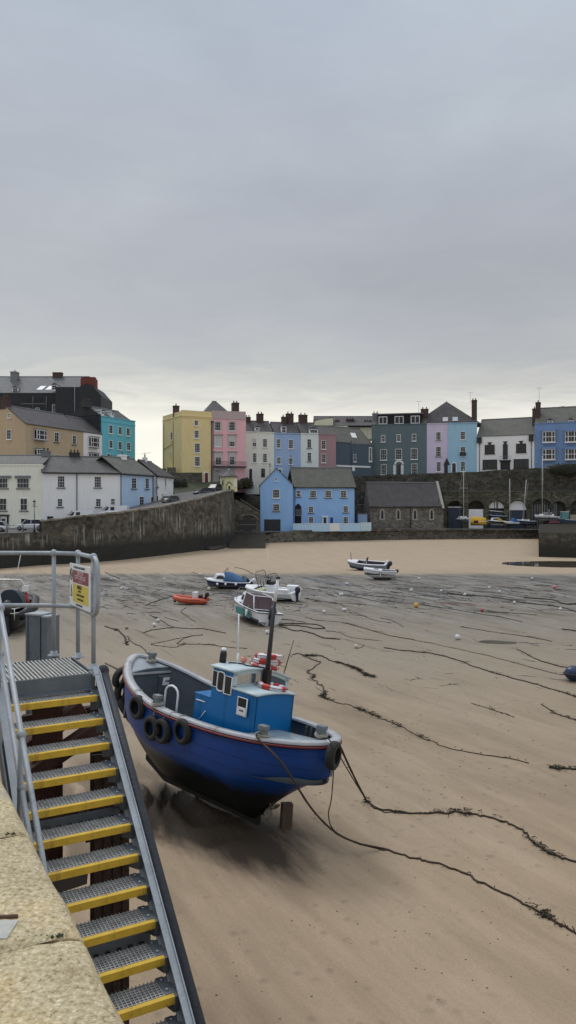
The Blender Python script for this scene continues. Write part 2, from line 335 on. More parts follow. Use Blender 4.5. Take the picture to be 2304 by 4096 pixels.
def sand_mat():
    m=bpy.data.materials.new('sand'); m.use_nodes=True; t=m.node_tree; L=t.links.new; b=t.nodes['Principled BSDF']
    g=N(t,'ShaderNodeNewGeometry')
    sep=N(t,'ShaderNodeSeparateXYZ'); L(g.outputs['Position'],sep.inputs[0])
    rot=N(t,'ShaderNodeMapping'); rot.inputs['Rotation'].default_value=(0,0,R(61)); L(g.outputs['Position'],rot.inputs[0]) # x' along the drainage
    def nz(scale,stretch,detail=6,rough=.6,dist=0):
        mp=N(t,'ShaderNodeMapping'); mp.inputs['Scale'].default_value=stretch; L(rot.outputs[0],mp.inputs[0])
        n=N(t,'ShaderNodeTexNoise',i_Scale=scale,i_Detail=float(detail),i_Roughness=rough,i_Distortion=dist); L(mp.outputs[0],n.inputs[0]); return n.outputs[0]
    def mix(f,a,c,bt='MIX'):
        mx=N(t,'ShaderNodeMix',data_type='RGBA',blend_type=bt)
        if hasattr(f,'links') or hasattr(f,'node'): L(f,mx.inputs[0])
        else: mx.inputs[0].default_value=f
        for s,i in ((a,6),(c,7)):
            if hasattr(s,'node'): L(s,mx.inputs[i])
            else: mx.inputs[i].default_value=s
        return mx.outputs[2]
    def rmp(v,stops):
        r=ramp(t,stops); L(v,r.inputs[0]); return r.outputs[0]
    def mth(op,a,c):
        n=N(t,'ShaderNodeMath',operation=op)
        for i,s in enumerate((a,c)):
            if hasattr(s,'node'): L(s,n.inputs[i])
            else: n.inputs[i].default_value=s
        return n.outputs[0]
    # dry/damp sand
    base=rmp(nz(.22,(.5,1.3,1),7,.6),[(.3,(.27,.195,.128,1)),(.5,(.37,.276,.182,1)),(.75,(.45,.342,.235,1))])
    far=mix(rmp(sep.outputs[1],[(0,0),(1,0)]),base,base)
    # warmer, drier sand on the upper beach
    mr=N(t,'ShaderNodeMapRange',i_1=70.,i_2=110.); L(mth('ADD',sep.outputs[1],mth('MULTIPLY',nz(.05,(1,1,1)),10.)),mr.inputs[0])
    base=mix(mr.outputs[0],base,(.42,.325,.225,1))
    base=mix(rmp(nz(.5,(.35,3,1),7,.65),[(.38,.6),(.6,0.)]),base,(.74,.72,.69,1),'MULTIPLY')
    # damp olive sand in the middle ground
    mr2=N(t,'ShaderNodeMapRange',i_1=24.,i_2=52.); L(mth('ADD',sep.outputs[1],mth('MULTIPLY',nz(.06,(.6,1.6,1)),14.)),mr2.inputs[0])
    mr3=N(t,'ShaderNodeMapRange',i_1=92.,i_2=84.); L(mth('ADD',sep.outputs[1],mth('MULTIPLY',nz(.25,(1,1,1)),5.)),mr3.inputs[0])
    mid=mth('MULTIPLY',mr2.outputs[0],mr3.outputs[0])
    base=mix(mth('MULTIPLY',mid,.8),base,(.235,.205,.155,1))
    # mud band with dark weed streaks
    yy=mth('ADD',mth('ADD',sep.outputs[1],mth('MULTIPLY',sep.outputs[0],.10)),mth('MULTIPLY',nz(.09,(.7,1.4,1),4),16.))
    ma=N(t,'ShaderNodeMapRange',i_1=52.,i_2=76.); L(yy,ma.inputs[0])
    mb=N(t,'ShaderNodeMapRange',i_1=93.,i_2=89.); L(mth('ADD',sep.outputs[1],mth('MULTIPLY',nz(.2,(1,1,1),3),4.)),mb.inputs[0])
    mud=mth('MULTIPLY',ma.outputs[0],mb.outputs[0])
    mudc=rmp(nz(.4,(.6,1.6,1),6,.65),[(.35,(.115,.10,.083,1)),(.5,(.19,.168,.14,1)),(.68,(.26,.25,.235,1))])
    strk=rmp(nz(.55,(.32,2.4,1),7,.72,.6),[(.41,.9),(.49,0.)])
    mudc=mix(strk,mudc,(.038,.038,.036,1))
    base=mix(mud,base,mudc)
    # scattered dark drifts of weed grit elsewhere
    drift=mth('MULTIPLY',rmp(nz(.42,(.25,2.2,1),8,.7,.5),[(.30,1.),(.40,0.)]),mth('ADD',mth('MULTIPLY',mid,.8),.16))
    base=mix(drift,base,(.07,.062,.048,1))
    # footprints and grains
    vor=N(t,'ShaderNodeTexVoronoi',i_Scale=2.2); L(g.outputs['Position'],vor.inputs[0])
    foot=rmp(vor.outputs[0],[(.0,0.),(.24,1.)])
    fmask=rmp(nz(.13,(1,1,1),3),[(.42,0.),(.5,1.)])
    footm=mth('SUBTRACT',1.,mth('MULTIPLY',fmask,mth('SUBTRACT',1.,foot)))
    base=mix(1.0,base,rmp(footm,[(0,.74),(1,1.)]),'MULTIPLY')
    grain=N(t,'ShaderNodeTexNoise',i_Scale=22.,i_Detail=6.,i_Roughness=.8); L(g.outputs['Position'],grain.inputs[0])
    base=mix(1.0,base,rmp(grain.outputs[0],[(.3,.86),(.7,1.12)]),'MULTIPLY')
    # low wet ground is browner, with hollow and furrow shade painted in
    lo=N(t,'ShaderNodeMapRange',i_1=-.02,i_2=-.10); L(sep.outputs[2],lo.inputs[0])
    nearm=N(t,'ShaderNodeMapRange',i_1=40.,i_2=28.); L(sep.outputs[1],nearm.inputs[0])
    base=mix(mth('MULTIPLY',mth('MULTIPLY',lo.outputs[0],.5),nearm.outputs[0]),base,(.085,.056,.032,1))
    # hull shade painted near-black into the damp sand round the grounded boat
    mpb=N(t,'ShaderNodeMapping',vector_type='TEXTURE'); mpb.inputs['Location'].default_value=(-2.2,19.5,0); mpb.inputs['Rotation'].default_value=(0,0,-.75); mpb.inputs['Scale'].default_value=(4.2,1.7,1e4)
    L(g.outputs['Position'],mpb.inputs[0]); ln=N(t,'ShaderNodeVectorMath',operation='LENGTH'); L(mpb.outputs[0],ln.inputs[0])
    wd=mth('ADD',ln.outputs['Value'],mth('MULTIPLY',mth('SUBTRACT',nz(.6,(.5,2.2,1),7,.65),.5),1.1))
    hull_shade=rmp(wd,[(.62,1.),(1.0,0.)])
    base=mix(mth('MULTIPLY',hull_shade,.96),base,(.034,.023,.014,1))
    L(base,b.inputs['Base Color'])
    # wetness lowers roughness
    wet=rmp(nz(.16,(.4,1.8,1),5,.6),[(.42,0.),(.62,1.)])
    rr=mth('SUBTRACT',.80,mth('MULTIPLY',mth('ADD',mth('MULTIPLY',mud,.75),mth('ADD',mth('MULTIPLY',mid,.3),.22)),mth('MULTIPLY',wet,.5)))
    L(rr,b.inputs['Roughness'])
    b.inputs['Specular IOR Level'].default_value=.38
    bn=nz(1.1,(.4,2.2,1),8,.7)
    bp=N(t,'ShaderNodeBump'); bp.inputs['Strength'].default_value=.8; bp.inputs['Distance'].default_value=.09; L(bn,bp.inputs['Height'])
    bp2=N(t,'ShaderNodeBump'); bp2.inputs['Strength'].default_value=.35; bp2.inputs['Distance'].default_value=.02; L(grain.outputs[0],bp2.inputs['Height']); L(bp.outputs[0],bp2.inputs['Normal'])
    bp3=N(t,'ShaderNodeBump'); bp3.inputs['Strength'].default_value=.6; bp3.inputs['Distance'].default_value=.04; L(footm,bp3.inputs['Height']); L(bp2.outputs[0],bp3.inputs['Normal'])
    L(bp3.outputs[0],b.inputs['Normal'])
    return m
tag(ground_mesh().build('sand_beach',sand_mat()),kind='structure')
WATER=M('shallow_water',(.07,.055,.04),rough=.04,var=.1,spec=.6)
def G(x,y,dz=0):          # source pixel -> point on the sand
    z=0
    for _ in range(6):
        Y=(EYE-z)*F/max(y-HY,1); X=(x-CX)/F*Y; z=gh(X,Y)
    return Vector((X,Y,z+dz))
def pond(name,cx,cy,rx,ry,z,n=40,ang=0):
    pts=[]
    for k in range(n):
        a=2*PI*k/n; r=1+.12*fb(math.cos(a)*1.5,math.sin(a)*1.5,cx); x=rx*r*math.cos(a); y=ry*r*math.sin(a)
        pts.append((cx+x*math.cos(ang)-y*math.sin(ang),cy+x*math.sin(ang)+y*math.cos(ang),z))
    mb=MB().add([(cx,cy,z)]+pts,[(0,1+k,1+(k+1)%n) for k in range(n)])
    return tag(mb.build(name,WATER),kind='structure')
pond('tide_pool',39,106,12.5,7.5,-.15)
def channel_water():
    rows=[]
    for i in range(60):
        x=7+i*.62; yc=47-(x-8)*.30+fb(x*.15,3)*1.2
        rows.append([(x,yc-.8,-.135),(x,yc+.8,-.135)])
    tag(MB().sheet(rows).build('drain_water',WATER),kind='structure')
channel_water()
# ================================================================ quay, streets, terraces
def wall_strip(pts,thick,name,mat,cap=None,rough=.12,parent=None,step=2.0):
    """vertical masonry wall along pts [(x,y,zbot,ztop)], front face towards the camera, a little uneven"""
    pp=[]
    for a,b in zip(pts,pts[1:]):
        n=max(1,int(math.hypot(b[0]-a[0],b[1]-a[1])/step))
        for k in range(n): pp.append([a[i]+(b[i]-a[i])*k/n for i in range(4)])
    pp.append(list(pts[-1]))
    mb=MB(); rows=[]
    for i,p in enumerate(pp):
        a=pp[max(0,i-1)]; b=pp[min(len(pp)-1,i+1)]
        d=Vector((b[0]-a[0],b[1]-a[1],0)).normalized(); nn=Vector((d.y,-d.x,0))
        if nn.y>0 and abs(nn.y)>.2: nn=-nn
        zt=p[3]+fb(p[0]*.7,p[1]*.7)*rough
        q=Vector((p[0],p[1],0)); col=[]
        for j in range(7):
            f=j/6; z=p[2]+(zt-p[2])*f
            bulge=fb(p[0]*.5+p[1]*.4,z*.6,5)*.14*(1 if 0<j<6 else .3)
            v=q+nn*(bulge+ (1-f)*.25); col.append((v.x,v.y,z))
        v=q-nn*thick; col.append((v.x,v.y,zt)); col.append((v.x,v.y,p[2]))
        rows.append(col)
    mb.sheet(rows,smooth=False)
    return mb.build(name,mat,parent)
def Gy(x,y,Y=None): # base point of wall (x,y disp px) on plain z=0
    Y=EYE*F/(y-HY); return ((x-CX)/F*Y,Y)
W=[] # quay wall: base pixel (src) + top pixel
for bx,by,ty in ((-400,2285,2134),(0,2274,2134),(166,2260,2128)):
    X,Y=Gy(bx,by); W.append((X,Y,-.6,EYE-(ty-HY)/F*Y))
tag(wall_strip(W,.9,'quay_wall',QUAYST),'low end of the dark weedy stone quay wall below the lamp post, left','quay wall')
W2=[]
for bx,by,ty in ((166,2259.5,2087),(366,2250,2064),(477,2240,2053),(640,2222,2031),(795,2203,1998),(890,2203,1970)):
    X,Y=Gy(bx,by) if bx<890 else ((bx-CX)/F*142.,142.); W2.append((X,Y,-.6,EYE-(ty-HY)/F*Y))
Y=153.; W2.append(((935-CX)/F*Y,Y,-.2,EYE-(1962-HY)/F*Y))
tag(wall_strip(W2,.7,'harbour_wall',QUAYST),'long sloping stone harbour wall streaked white by seabirds, rising past the parked cars','harbour wall')
# coping stones along the sloping wall
cp=MB()
for a,b in zip(W2,W2[1:]):
    n=int(math.hypot(b[0]-a[0],b[1]-a[1])/1.1)
    for k in range(n):
        f0=k/n; f1=(k+.93)/n
        p=[Vector((a[0]+(b[0]-a[0])*f,a[1]+(b[1]-a[1])*f,a[3]+(b[3]-a[3])*f+.10+random.uniform(-.05,.07))) for f in (f0,f1)]
        d=(p[1]-p[0]).normalized(); nn=Vector((-d.y,d.x,0))
        cp.beam(p[0]+nn*.25,p[1]+nn*.25,.85+random.uniform(-.15,.15),.2+random.uniform(0,.14))
cap=cp.build('coping',M('coping_stone',(.20,.185,.15),var=.4,scale=1.2,rough=.9,stains=.5,stain_col=(.05,.055,.03,1)),bevel=.04)
cap.parent=bpy.data.objects['harbour_wall']
# left street (quay side road climbing the hill)
st=[]
fr=[(-60,94,4.0),(W[1][0]+.3,W[1][1]+.9,4.1),(W[2][0],W[2][1]+.9,4.15),(W2[1][0]-.4,W2[1][1]+.8,5.4),(W2[2][0]-.5,W2[2][1]+.8,6.5),(W2[3][0]-.6,W2[3][1]+.8,7.7),(W2[4][0]-.6,W2[4][1]+.6,9.2),(W2[5][0]-.6,W2[5][1]+.3,10.3),(W2[6][0]-.6,W2[6][1],11.2),(-8,166,12.1)]
bk=[(-75,150,4.2),(-60,150,4.3),(-52,150,4.4),(-47,150,5.6),(-42,152,6.6),(-36,154,8.2),(-31,162,9.8),(-27.5,176,11.2),(-22,178,11.6),(-8,180,12.6)]
rows=[]
for a,b in zip(fr,bk):
    rows.append([tuple(a[i]+(b[i]-a[i])*k/6 for i in range(3)) for k in range(7)])
tag(MB().sheet(rows).build('quay_street',TAR),kind='structure')
# back hill behind the left houses
HILL=M('hill_ground',(.06,.065,.035),rough=.95,var=.4,scale=.3,bump=.3)
hb=MB()
rows=[]
for i in range(12):
    x=-110+i*9.0
    rows.append([(x,151+max(0,(x+60))*.1,4.0 if x<-45 else 9),(x,163,12),(x,185,15),(x,240,13),(x,420,0)])
tag(hb.sheet(rows).build('town_hill',HILL),kind='structure')
rows=[]
for i in range(14):
    x=-14+i*9.5
    rows.append([(x,198,13.2),(x,230,14),(x,300,12),(x,420,0)])
tag(MB().sheet(rows).build('terrace_hill',HILL),kind='structure')
# harbour yard on the right
YZ=2.35
yard=[(-10.5,156,2.4),(-6,156,2.4),(0,161,2.4),(20,168,2.4),(40,172,2.4),(70,174,2.4),(120,174,2.4)]
rows=[[(x,y+.3,z),(x,y+14,z+.05),(x-4 if x<0 else x,215,z+.1)] for x,y,z in yard]
tag(MB().sheet(rows,False).build('harbour_yard',M('yard_concrete',(.13,.125,.12),rough=.9,var=.2,scale=.4)),kind='structure')
yw=[]
for x,y,ty in ((1021,157,2150),(1090,159,2132),(1185,162,2121),(1500,169,2113),(1850,173,2115),(2155,175,2116),(2304,175,2117),(2800,176,2118)):
    yw.append(((x-CX)/F*y,y,-.4,EYE-(ty-HY)/F*y))
tag(wall_strip(yw,.8,'yard_wall',STONE,rough=.1),'low grey stone wall between the pale beach and the harbour yard','sea wall')
# slipway between the wall end and the blue house
sl=[[((x-CX)/F*Y,Y,z) for x in (915,1000,1062)] for Y,z in ((141,.1),(150,1.2),(157,2.38))]
tag(MB().sheet(sl).build('slipway',M('slipway_concrete',(.05,.046,.038),spec=.1,rough=1,var=.3,scale=.8)),kind='structure')
# rocks at the wall foot
rk=MB()
for k in range(26):
    f=random.random(); p=G(830+f*85,2203-f*18); rk.ball((p.x,p.y+.3,p.z+.1),random.uniform(.3,1.0),(1.3,1,.6),8,jit=.5)
tag(rk.build('rocks',M('weedy_rock',(.045,.042,.035),rough=.85,var=.5,scale=1)),'dark weedy boulders heaped at the foot of the harbour wall','rocks',kind='stuff')
# terrace retaining wall (upper and arched lower tier)
up=[]
for x,Y,ty in ((1290,186,1905),(1440,187,1905),(1490,188,1900),(1690,186.5,1895),(1800,185.5,1892),(1915,184,1885),(2060,182,1877),(2150,181,1872),(2304,179.5,1868),(2800,176,1862)):
    up.append(((x-CX)/F*Y,Y,1.0,EYE-(ty-HY)/F*Y))
tag(wall_strip(up,2.5,'terrace_wall',CLIFF,rough=.3),'tall black stone retaining wall holding up the pastel terrace','retaining wall')
tr=[[(x,y+.5,zt-.25),(x,y+16,zt-.1)] for x,y,zb,zt in up]
tag(MB().sheet(tr).build('terrace_street',TAR),kind='structure')
def arch_poly(xc,w,zb,zs,n=12): # arch opening outline, local xz
    r=w/2; return [(xc-r,zb)]+[(xc-r*math.cos(PI*k/n),zs+r*math.sin(PI*k/n)) for k in range(n+1)]+[(xc+r,zb)]
# lower tier with arched stores
def frame_of(pl,pr):
    d=(pr-pl); d.z=0; w=d.length; return math.atan2(d.y,d.x),w
ARCH=[]
def arch_wall():
    PL=Vector((( 1765-CX)/F*184.2,184.2,2.3)); PR=Vector(((2700-CX)/F*174.5,174.5,2.3))
    rz,wd=frame_of(PL,PR)
    e=empty('arched_wall',PL,rz,'mossy stone lower wall pierced by a row of arched boat stores','arched wall')
    ud=(PR-PL).normalized(); zt=EYE-(1966-HY)/F*184-2.3
    def u_of(pxx):
        k=(pxx-CX)/F; d=ud; return (k*PL.y-PL.x)/(d.x-k*d.y)
    arcs=[(1820,30,1),(1904,31,1),(1986,30,1),(2071,33,1),(2168,40,0),(2233,28,0),(2320,36,1),(2410,36,1),(2500,36,1),(2600,36,1)]
    # wall: strips between arches, built as vertical columns of quads with arch outline
    mb=MB(); T=1.6
    ops=[(u_of(a),b/F*182*1.0) for a,b,_ in arcs]
    SP=5.0
    u=0.0
    for (uc,r) in ops:
        mb.box((u,0,0),(uc-r,T,zt))
        n=12
        for k in range(n):
            a0=PI*k/n;a1=PI*(k+1)/n
            x0=uc-r*math.cos(a0);x1=uc-r*math.cos(a1);z0=SP+r*.9*math.sin(a0);z1=SP+r*.9*math.sin(a1)
            mb.prism([(x0,0,z0),(x1,0,z1),(x1,0,zt),(x0,0,zt)],(0,T,0))
        u=uc+r
    mb.box((u,0,0),(wd,T,zt))
    mb.build('wall',CLIFFM,e)
    mb=MB()
    for (uc,r) in ops:
        pts=[(uc-(r+.25)*math.cos(PI*k/12),-.08,SP+(r+.25)*.9*math.sin(PI*k/12)) for k in range(13)]
        mb.tube(pts,.2,6)
    mb.build('arch_ring',CLIFFM,e)
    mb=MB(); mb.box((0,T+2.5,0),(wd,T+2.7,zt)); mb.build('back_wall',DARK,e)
    mb=MB(); mb.box((-1,-.15,zt-.1),(wd,T+.1,zt+.12)); mb.build('ledge',M('mossy_ledge',(.1,.1,.07),var=.5,scale=1.5,bump=.5),e)
    # fillings
    NAVY=M('navy_doors',(.03,.045,.075),rough=.6)
    WD=M('white_doors',(.8,.8,.84),rough=.6)
    def fill(i,zlo,zhi,mat,name,dy=.5,half=False):
        uc,r=ops[i]; d=MB()
        if half:
            d.prism([(uc-r*math.cos(PI*k/12),dy,SP+r*.9*math.sin(PI*k/12)-.05) for k in range(13)],(0,.12,0))
        else: d.box((uc-r*.92,dy,zlo),(uc+r*.92,dy+.12,zhi))
        return d.build(name,mat,e)
    o=fill(0,0,5.1,NAVY,'door'); f=MB(); uc,r=ops[0]; f.box((uc-r*.95,.42,5.1),(uc+r*.95,.6,5.3)); f.build('lintel',WHITE,o)
    fill(1,0,4.7,WD,'door',dy=.2)
    o=fill(2,0,0,WHITE,'fanlight',half=True); f=MB(); uc,r=ops[2]
    for dx in (-.5,.0,.25): f.box((uc+dx,.44,SP),(uc+dx+.16,.5,SP+r*.8))
    f.build('bar',DARK,o); fill(2,0,4.4,NAVY,'door')
    fill(3,0,0,WHITE,'fanlight',half=True); uc,r=ops[3]; f=MB(); f.box((uc-r,.3,SP-.5),(uc+r,.6,SP)); f.build('lintel',WHITE,e)
    fill(3,0,4.45,NAVY,'door')
    gt=MB(); uc,r=ops[4]
    for k in range(7): gt.box((uc-r+.2+k*.55,.5,0),(uc-r+.42+k*.55,.58,SP+.8))
    gt.build('slatted_gate',LEAD,e)
    gt=MB(); uc,r=ops[5]
    for k in range(4): gt.box((uc-r+.1+k*.36,.5,0),(uc-r+.36+k*.36,.58,SP+1.2))
    gt.build('plank_door',LEAD,e)
CLIFFM=stone_mat('mossy_arch_stone',(.045,.045,.033),(.15,.14,.10),scale=1.5,mortar=(.07,.07,.05),patch=.7)
arch_wall()
# right stone pier
Y=119.; pr=[((2156-CX)/F*Y,Y)]
x0=pr[0][0]; zt=EYE-(2132-HY)/F*Y
mb=MB()
pp=[(x0,Y,-.6,zt),(x0+9,Y-4.2,-.6,zt),(x0+30,Y-12,-.6,zt)]
pierO=wall_strip(pp,6,'stone_pier',stone_mat('pier_stone',(.04,.036,.028),(.11,.10,.078),scale=1.3,mortar=(.05,.045,.035),algae=(.5,1.8,-1.6)),rough=.03)
tag(pierO,'dark square-ended stone pier at the right edge of the beach','pier')
x1=x0*174/Y; mb=MB(); mb.prism([(x0+.05,Y+.1,zt+.05),(x0+30,Y-12,zt+.05),(x1+40,174,zt+.05),(x1+.05,174,zt+.05)],(0,0,-.3)); mb.build('pier_deck',M('pier_paving',(.05,.046,.038),var=.3,rough=1,spec=.05),pierO)
mb=MB(); mb.prism([(x0,Y+.2,-.6),(x0,Y+.2,zt),(x1,174,zt),(x1,174,-.6)],(.3,0,0)); mb.build('pier_side',CLIFF,pierO)
# bank between garage and blue house
def bank():
    rows=[]
    Yn=176
    for x in range(905,1120,15):
        k=(x-CX)/F; t=(x-905)/215
        zt_=EYE-((1962+t*40)-HY)/F*Yn
        rows.append([(k*166,166,2.4),(k*170,170,6.5+fb(x*.1,1)),(k*174,174,9.5+fb(x*.1,3)),(k*Yn,Yn,zt_+fb(x*.2,9)*.3),(k*(Yn+6),Yn+6,zt_+.2)])
    tag(MB().sheet(rows).build('stone_bank',stone_mat('bank_stone',(.03,.03,.024),(.085,.08,.06),scale=1.3,mortar=(.04,.04,.03))),'dark overgrown stone bank rising between the garage and the blue house','bank')
bank()
# ================================================================ buildings
def win_mesh(parent,fr,x0,z0,x1,z1,nx=2,ny=2,frame=None,sill=None,glass=None,blind=0,surround=None,fw=.085,bar=.03,name='window',arched=False,bay=0):
    """fr: Matrix taking (x along wall, y out of wall, z up) to the thing's local space"""
    frame=frame or WHITE; glass=glass or GLASS
    if x1<x0: x0,x1=x1,x0
    if z1<z0: z0,z1=z1,z0
    w_=x1-x0; h_=z1-z0; B=bay
    m=MB()
    if bay:
        # canted bay: box out from wall
        m.box((x0,0,z0),(x1,B,z1),fr)
        o=m.build(name,frame,parent)
        g=MB()
        for a,b in ((.04,.23),(.28,.72),(.77,.96)):
            n=2 if b-a>.3 else 1
            for k in range(n):
                for j in range(2):
                    g.box((x0+w_*(a+(b-a)*k/n)+.03,B-.01,z0+h_*(.08+.44*j)),(x0+w_*(a+(b-a)*(k+1)/n)-.03,B+.03,z0+h_*(.08+.44*j+.38)),fr)
        g.box((x0-.03,B*.2,z0+h_*.1),(x0+.02,B*.85,z1-h_*.1),fr); g.box((x1-.02,B*.2,z0+h_*.1),(x1+.03,B*.85,z1-h_*.1),fr)
        g.build('pane',glass,o)
        r=MB(); r.box((x0-.12,0,z1),(x1+.12,B+.12,z1+.14),fr); r.build('bay_roof',LEAD,o)
        if sill: s=MB(); s.box((x0-.1,0,z0-.14),(x1+.1,B+.08,z0),fr); s.build('sill',sill,o)
        return o
    m.box((x0,0,z0),(x0+fw,.09,z1),fr); m.box((x1-fw,0,z0),(x1,.09,z1),fr)
    m.box((x0+fw,0,z0),(x1-fw,.09,z0+fw),fr); m.box((x0+fw,0,z1-fw),(x1-fw,.09,z1),fr)
    for i in range(1,nx):
        xx=x0+w_*i/nx; m.box((xx-bar/2,.03,z0+fw),(xx+bar/2,.07,z1-fw),fr)
    for j in range(1,ny):
        zz=z0+h_*j/ny; bb=bar*(1.7 if (ny%2==0 and j==ny//2) else 1)
        m.box((x0+fw,.02,zz-bb/2),(x1-fw,.078,zz+bb/2),fr)
    o=m.build(name,frame,parent)
    g=MB(); g.box((x0+fw,.004,z0+fw),(x1-fw,.025,z1-fw),fr); g.build('pane',glass,o)
    if blind:
        b=MB(); b.box((x0+fw,.028,z1-fw-h_*blind),(x1-fw,.034,z1-fw),fr); b.build('blind',BLIND,o)
    if sill is not None:
        s=MB(); s.box((x0-.12,0,z0-.14),(x1+.12,.2,z0),fr); s.build('sill',sill,o)
    if surround:
        s=MB(); q=.2
        s.box((x0-q,0,z0),(x0,.12,z1+q),fr); s.box((x1,0,z0),(x1+q,.12,z1+q),fr); s.box((x0,0,z1),(x1,.12,z1+q),fr)
        s.build('surround',surround,o)
    return o
def door_mesh(parent,fr,x0,z0,x1,z1,mat,surround=None,fan=False,name='door',arch=False):
    if x1<x0: x0,x1=x1,x0
    if z1<z0: z0,z1=z1,z0
    m=MB(); top=z1-(x1-x0)*.5 if arch else z1
    m.box((x0,0,z0),(x1,.06,top),fr)
    for a in (.12,.56):
        for b in (.06,.5): 
            m.box((x0+(x1-x0)*a,.06,z0+(top-z0)*b),(x0+(x1-x0)*(a+.32),.08,z0+(top-z0)*(b+.38)),fr)
    o=m.build(name,mat,parent)
    k=MB(); k.ball(fr@Vector((x0+(x1-x0)*.88,.1,z0+(top-z0)*.45)),.05,n=6); k.build('knob',LEAD,o)
    if arch:
        r=(x1-x0)/2; xc=(x0+x1)/2
        f=MB(); f.prism([fr@Vector((xc-r*math.cos(PI*i/10),0,top+.02+r*math.sin(PI*i/10))) for i in range(11)],(fr.to_3x3()@Vector((0,.05,0)))); f.build('fanlight',GLASS,o)
    if surround:
        s=MB(); q=.28; zt=z1+.1
        s.box((x0-q,0,z0),(x0,.16,top),fr); s.box((x1,0,z0),(x1+q,.16,top),fr)
        if arch:
            r=(x1-x0)/2+q/2; xc=(x0+x1)/2
            s.tube([fr@Vector((xc-r*math.cos(PI*i/12),.06,top+r*math.sin(PI*i/12))) for i in range(13)],q*.55,6)
        else: s.box((x0-q-.1,0,z1),(x1+q+.1,.3,z1+q),fr)
        s.build('surround',surround,o)
    return o
def chimney(parent,x,y,z,w_,d,h,npot=2,mat=None,stacks=None):
    mat=mat or BRICK
    m=MB(); m.box((x-w_/2,y-d/2,z),(x+w_/2,y+d/2,z+h)); m.box((x-w_/2-.07,y-d/2-.07,z+h-.28),(x+w_/2+.07,y+d/2+.07,z+h-.1))
    o=m.build('chimney',mat,parent)
    for k in range(npot):
        p=MB(); xx=x-w_/2+w_*(k+.5)/npot; p.lathe([(.15,0),(.12,.3),(.14,.42),(.16,.5)],(xx,y,z+h),8); p.build('chimney_pot',POT,o)
    return o
def roof_gable(parent,w_,d,z,hr,mat,over=.25,y0=0,x0=0,name='roof',hipL=0,hipR=0,slice=.16):
    """ridge parallel to the front"""
    x1=x0+w_; y1=y0+d; ym=(y0+y1)/2
    a=[(x0-over*(hipL==0),y0-over,z),(x1+over*(hipR==0),y0-over,z),(x1-hipR,ym,z+hr),(x0+hipL,ym,z+hr)]
    b=[(x1+over*(hipR==0),y1+over,z),(x0-over*(hipL==0),y1+over,z),(x0+hipL,ym,z+hr),(x1-hipR,ym,z+hr)]
    m=MB(); m.prism(a,(0,0,.14)); m.prism(b,(0,0,.14))
    if hipL: m.prism([a[0],a[3],b[1]],(0,0,.14))
    if hipR: m.prism([a[1],b[0],a[2]],(0,0,.14))
    o=m.build(name,mat,parent)
    r=MB(); r.tube([(x0+hipL,ym,z+hr+.16),(x1-hipR,ym,z+hr+.16)],.13,6); r.build('ridge_tiles',LEAD,o)
    return o
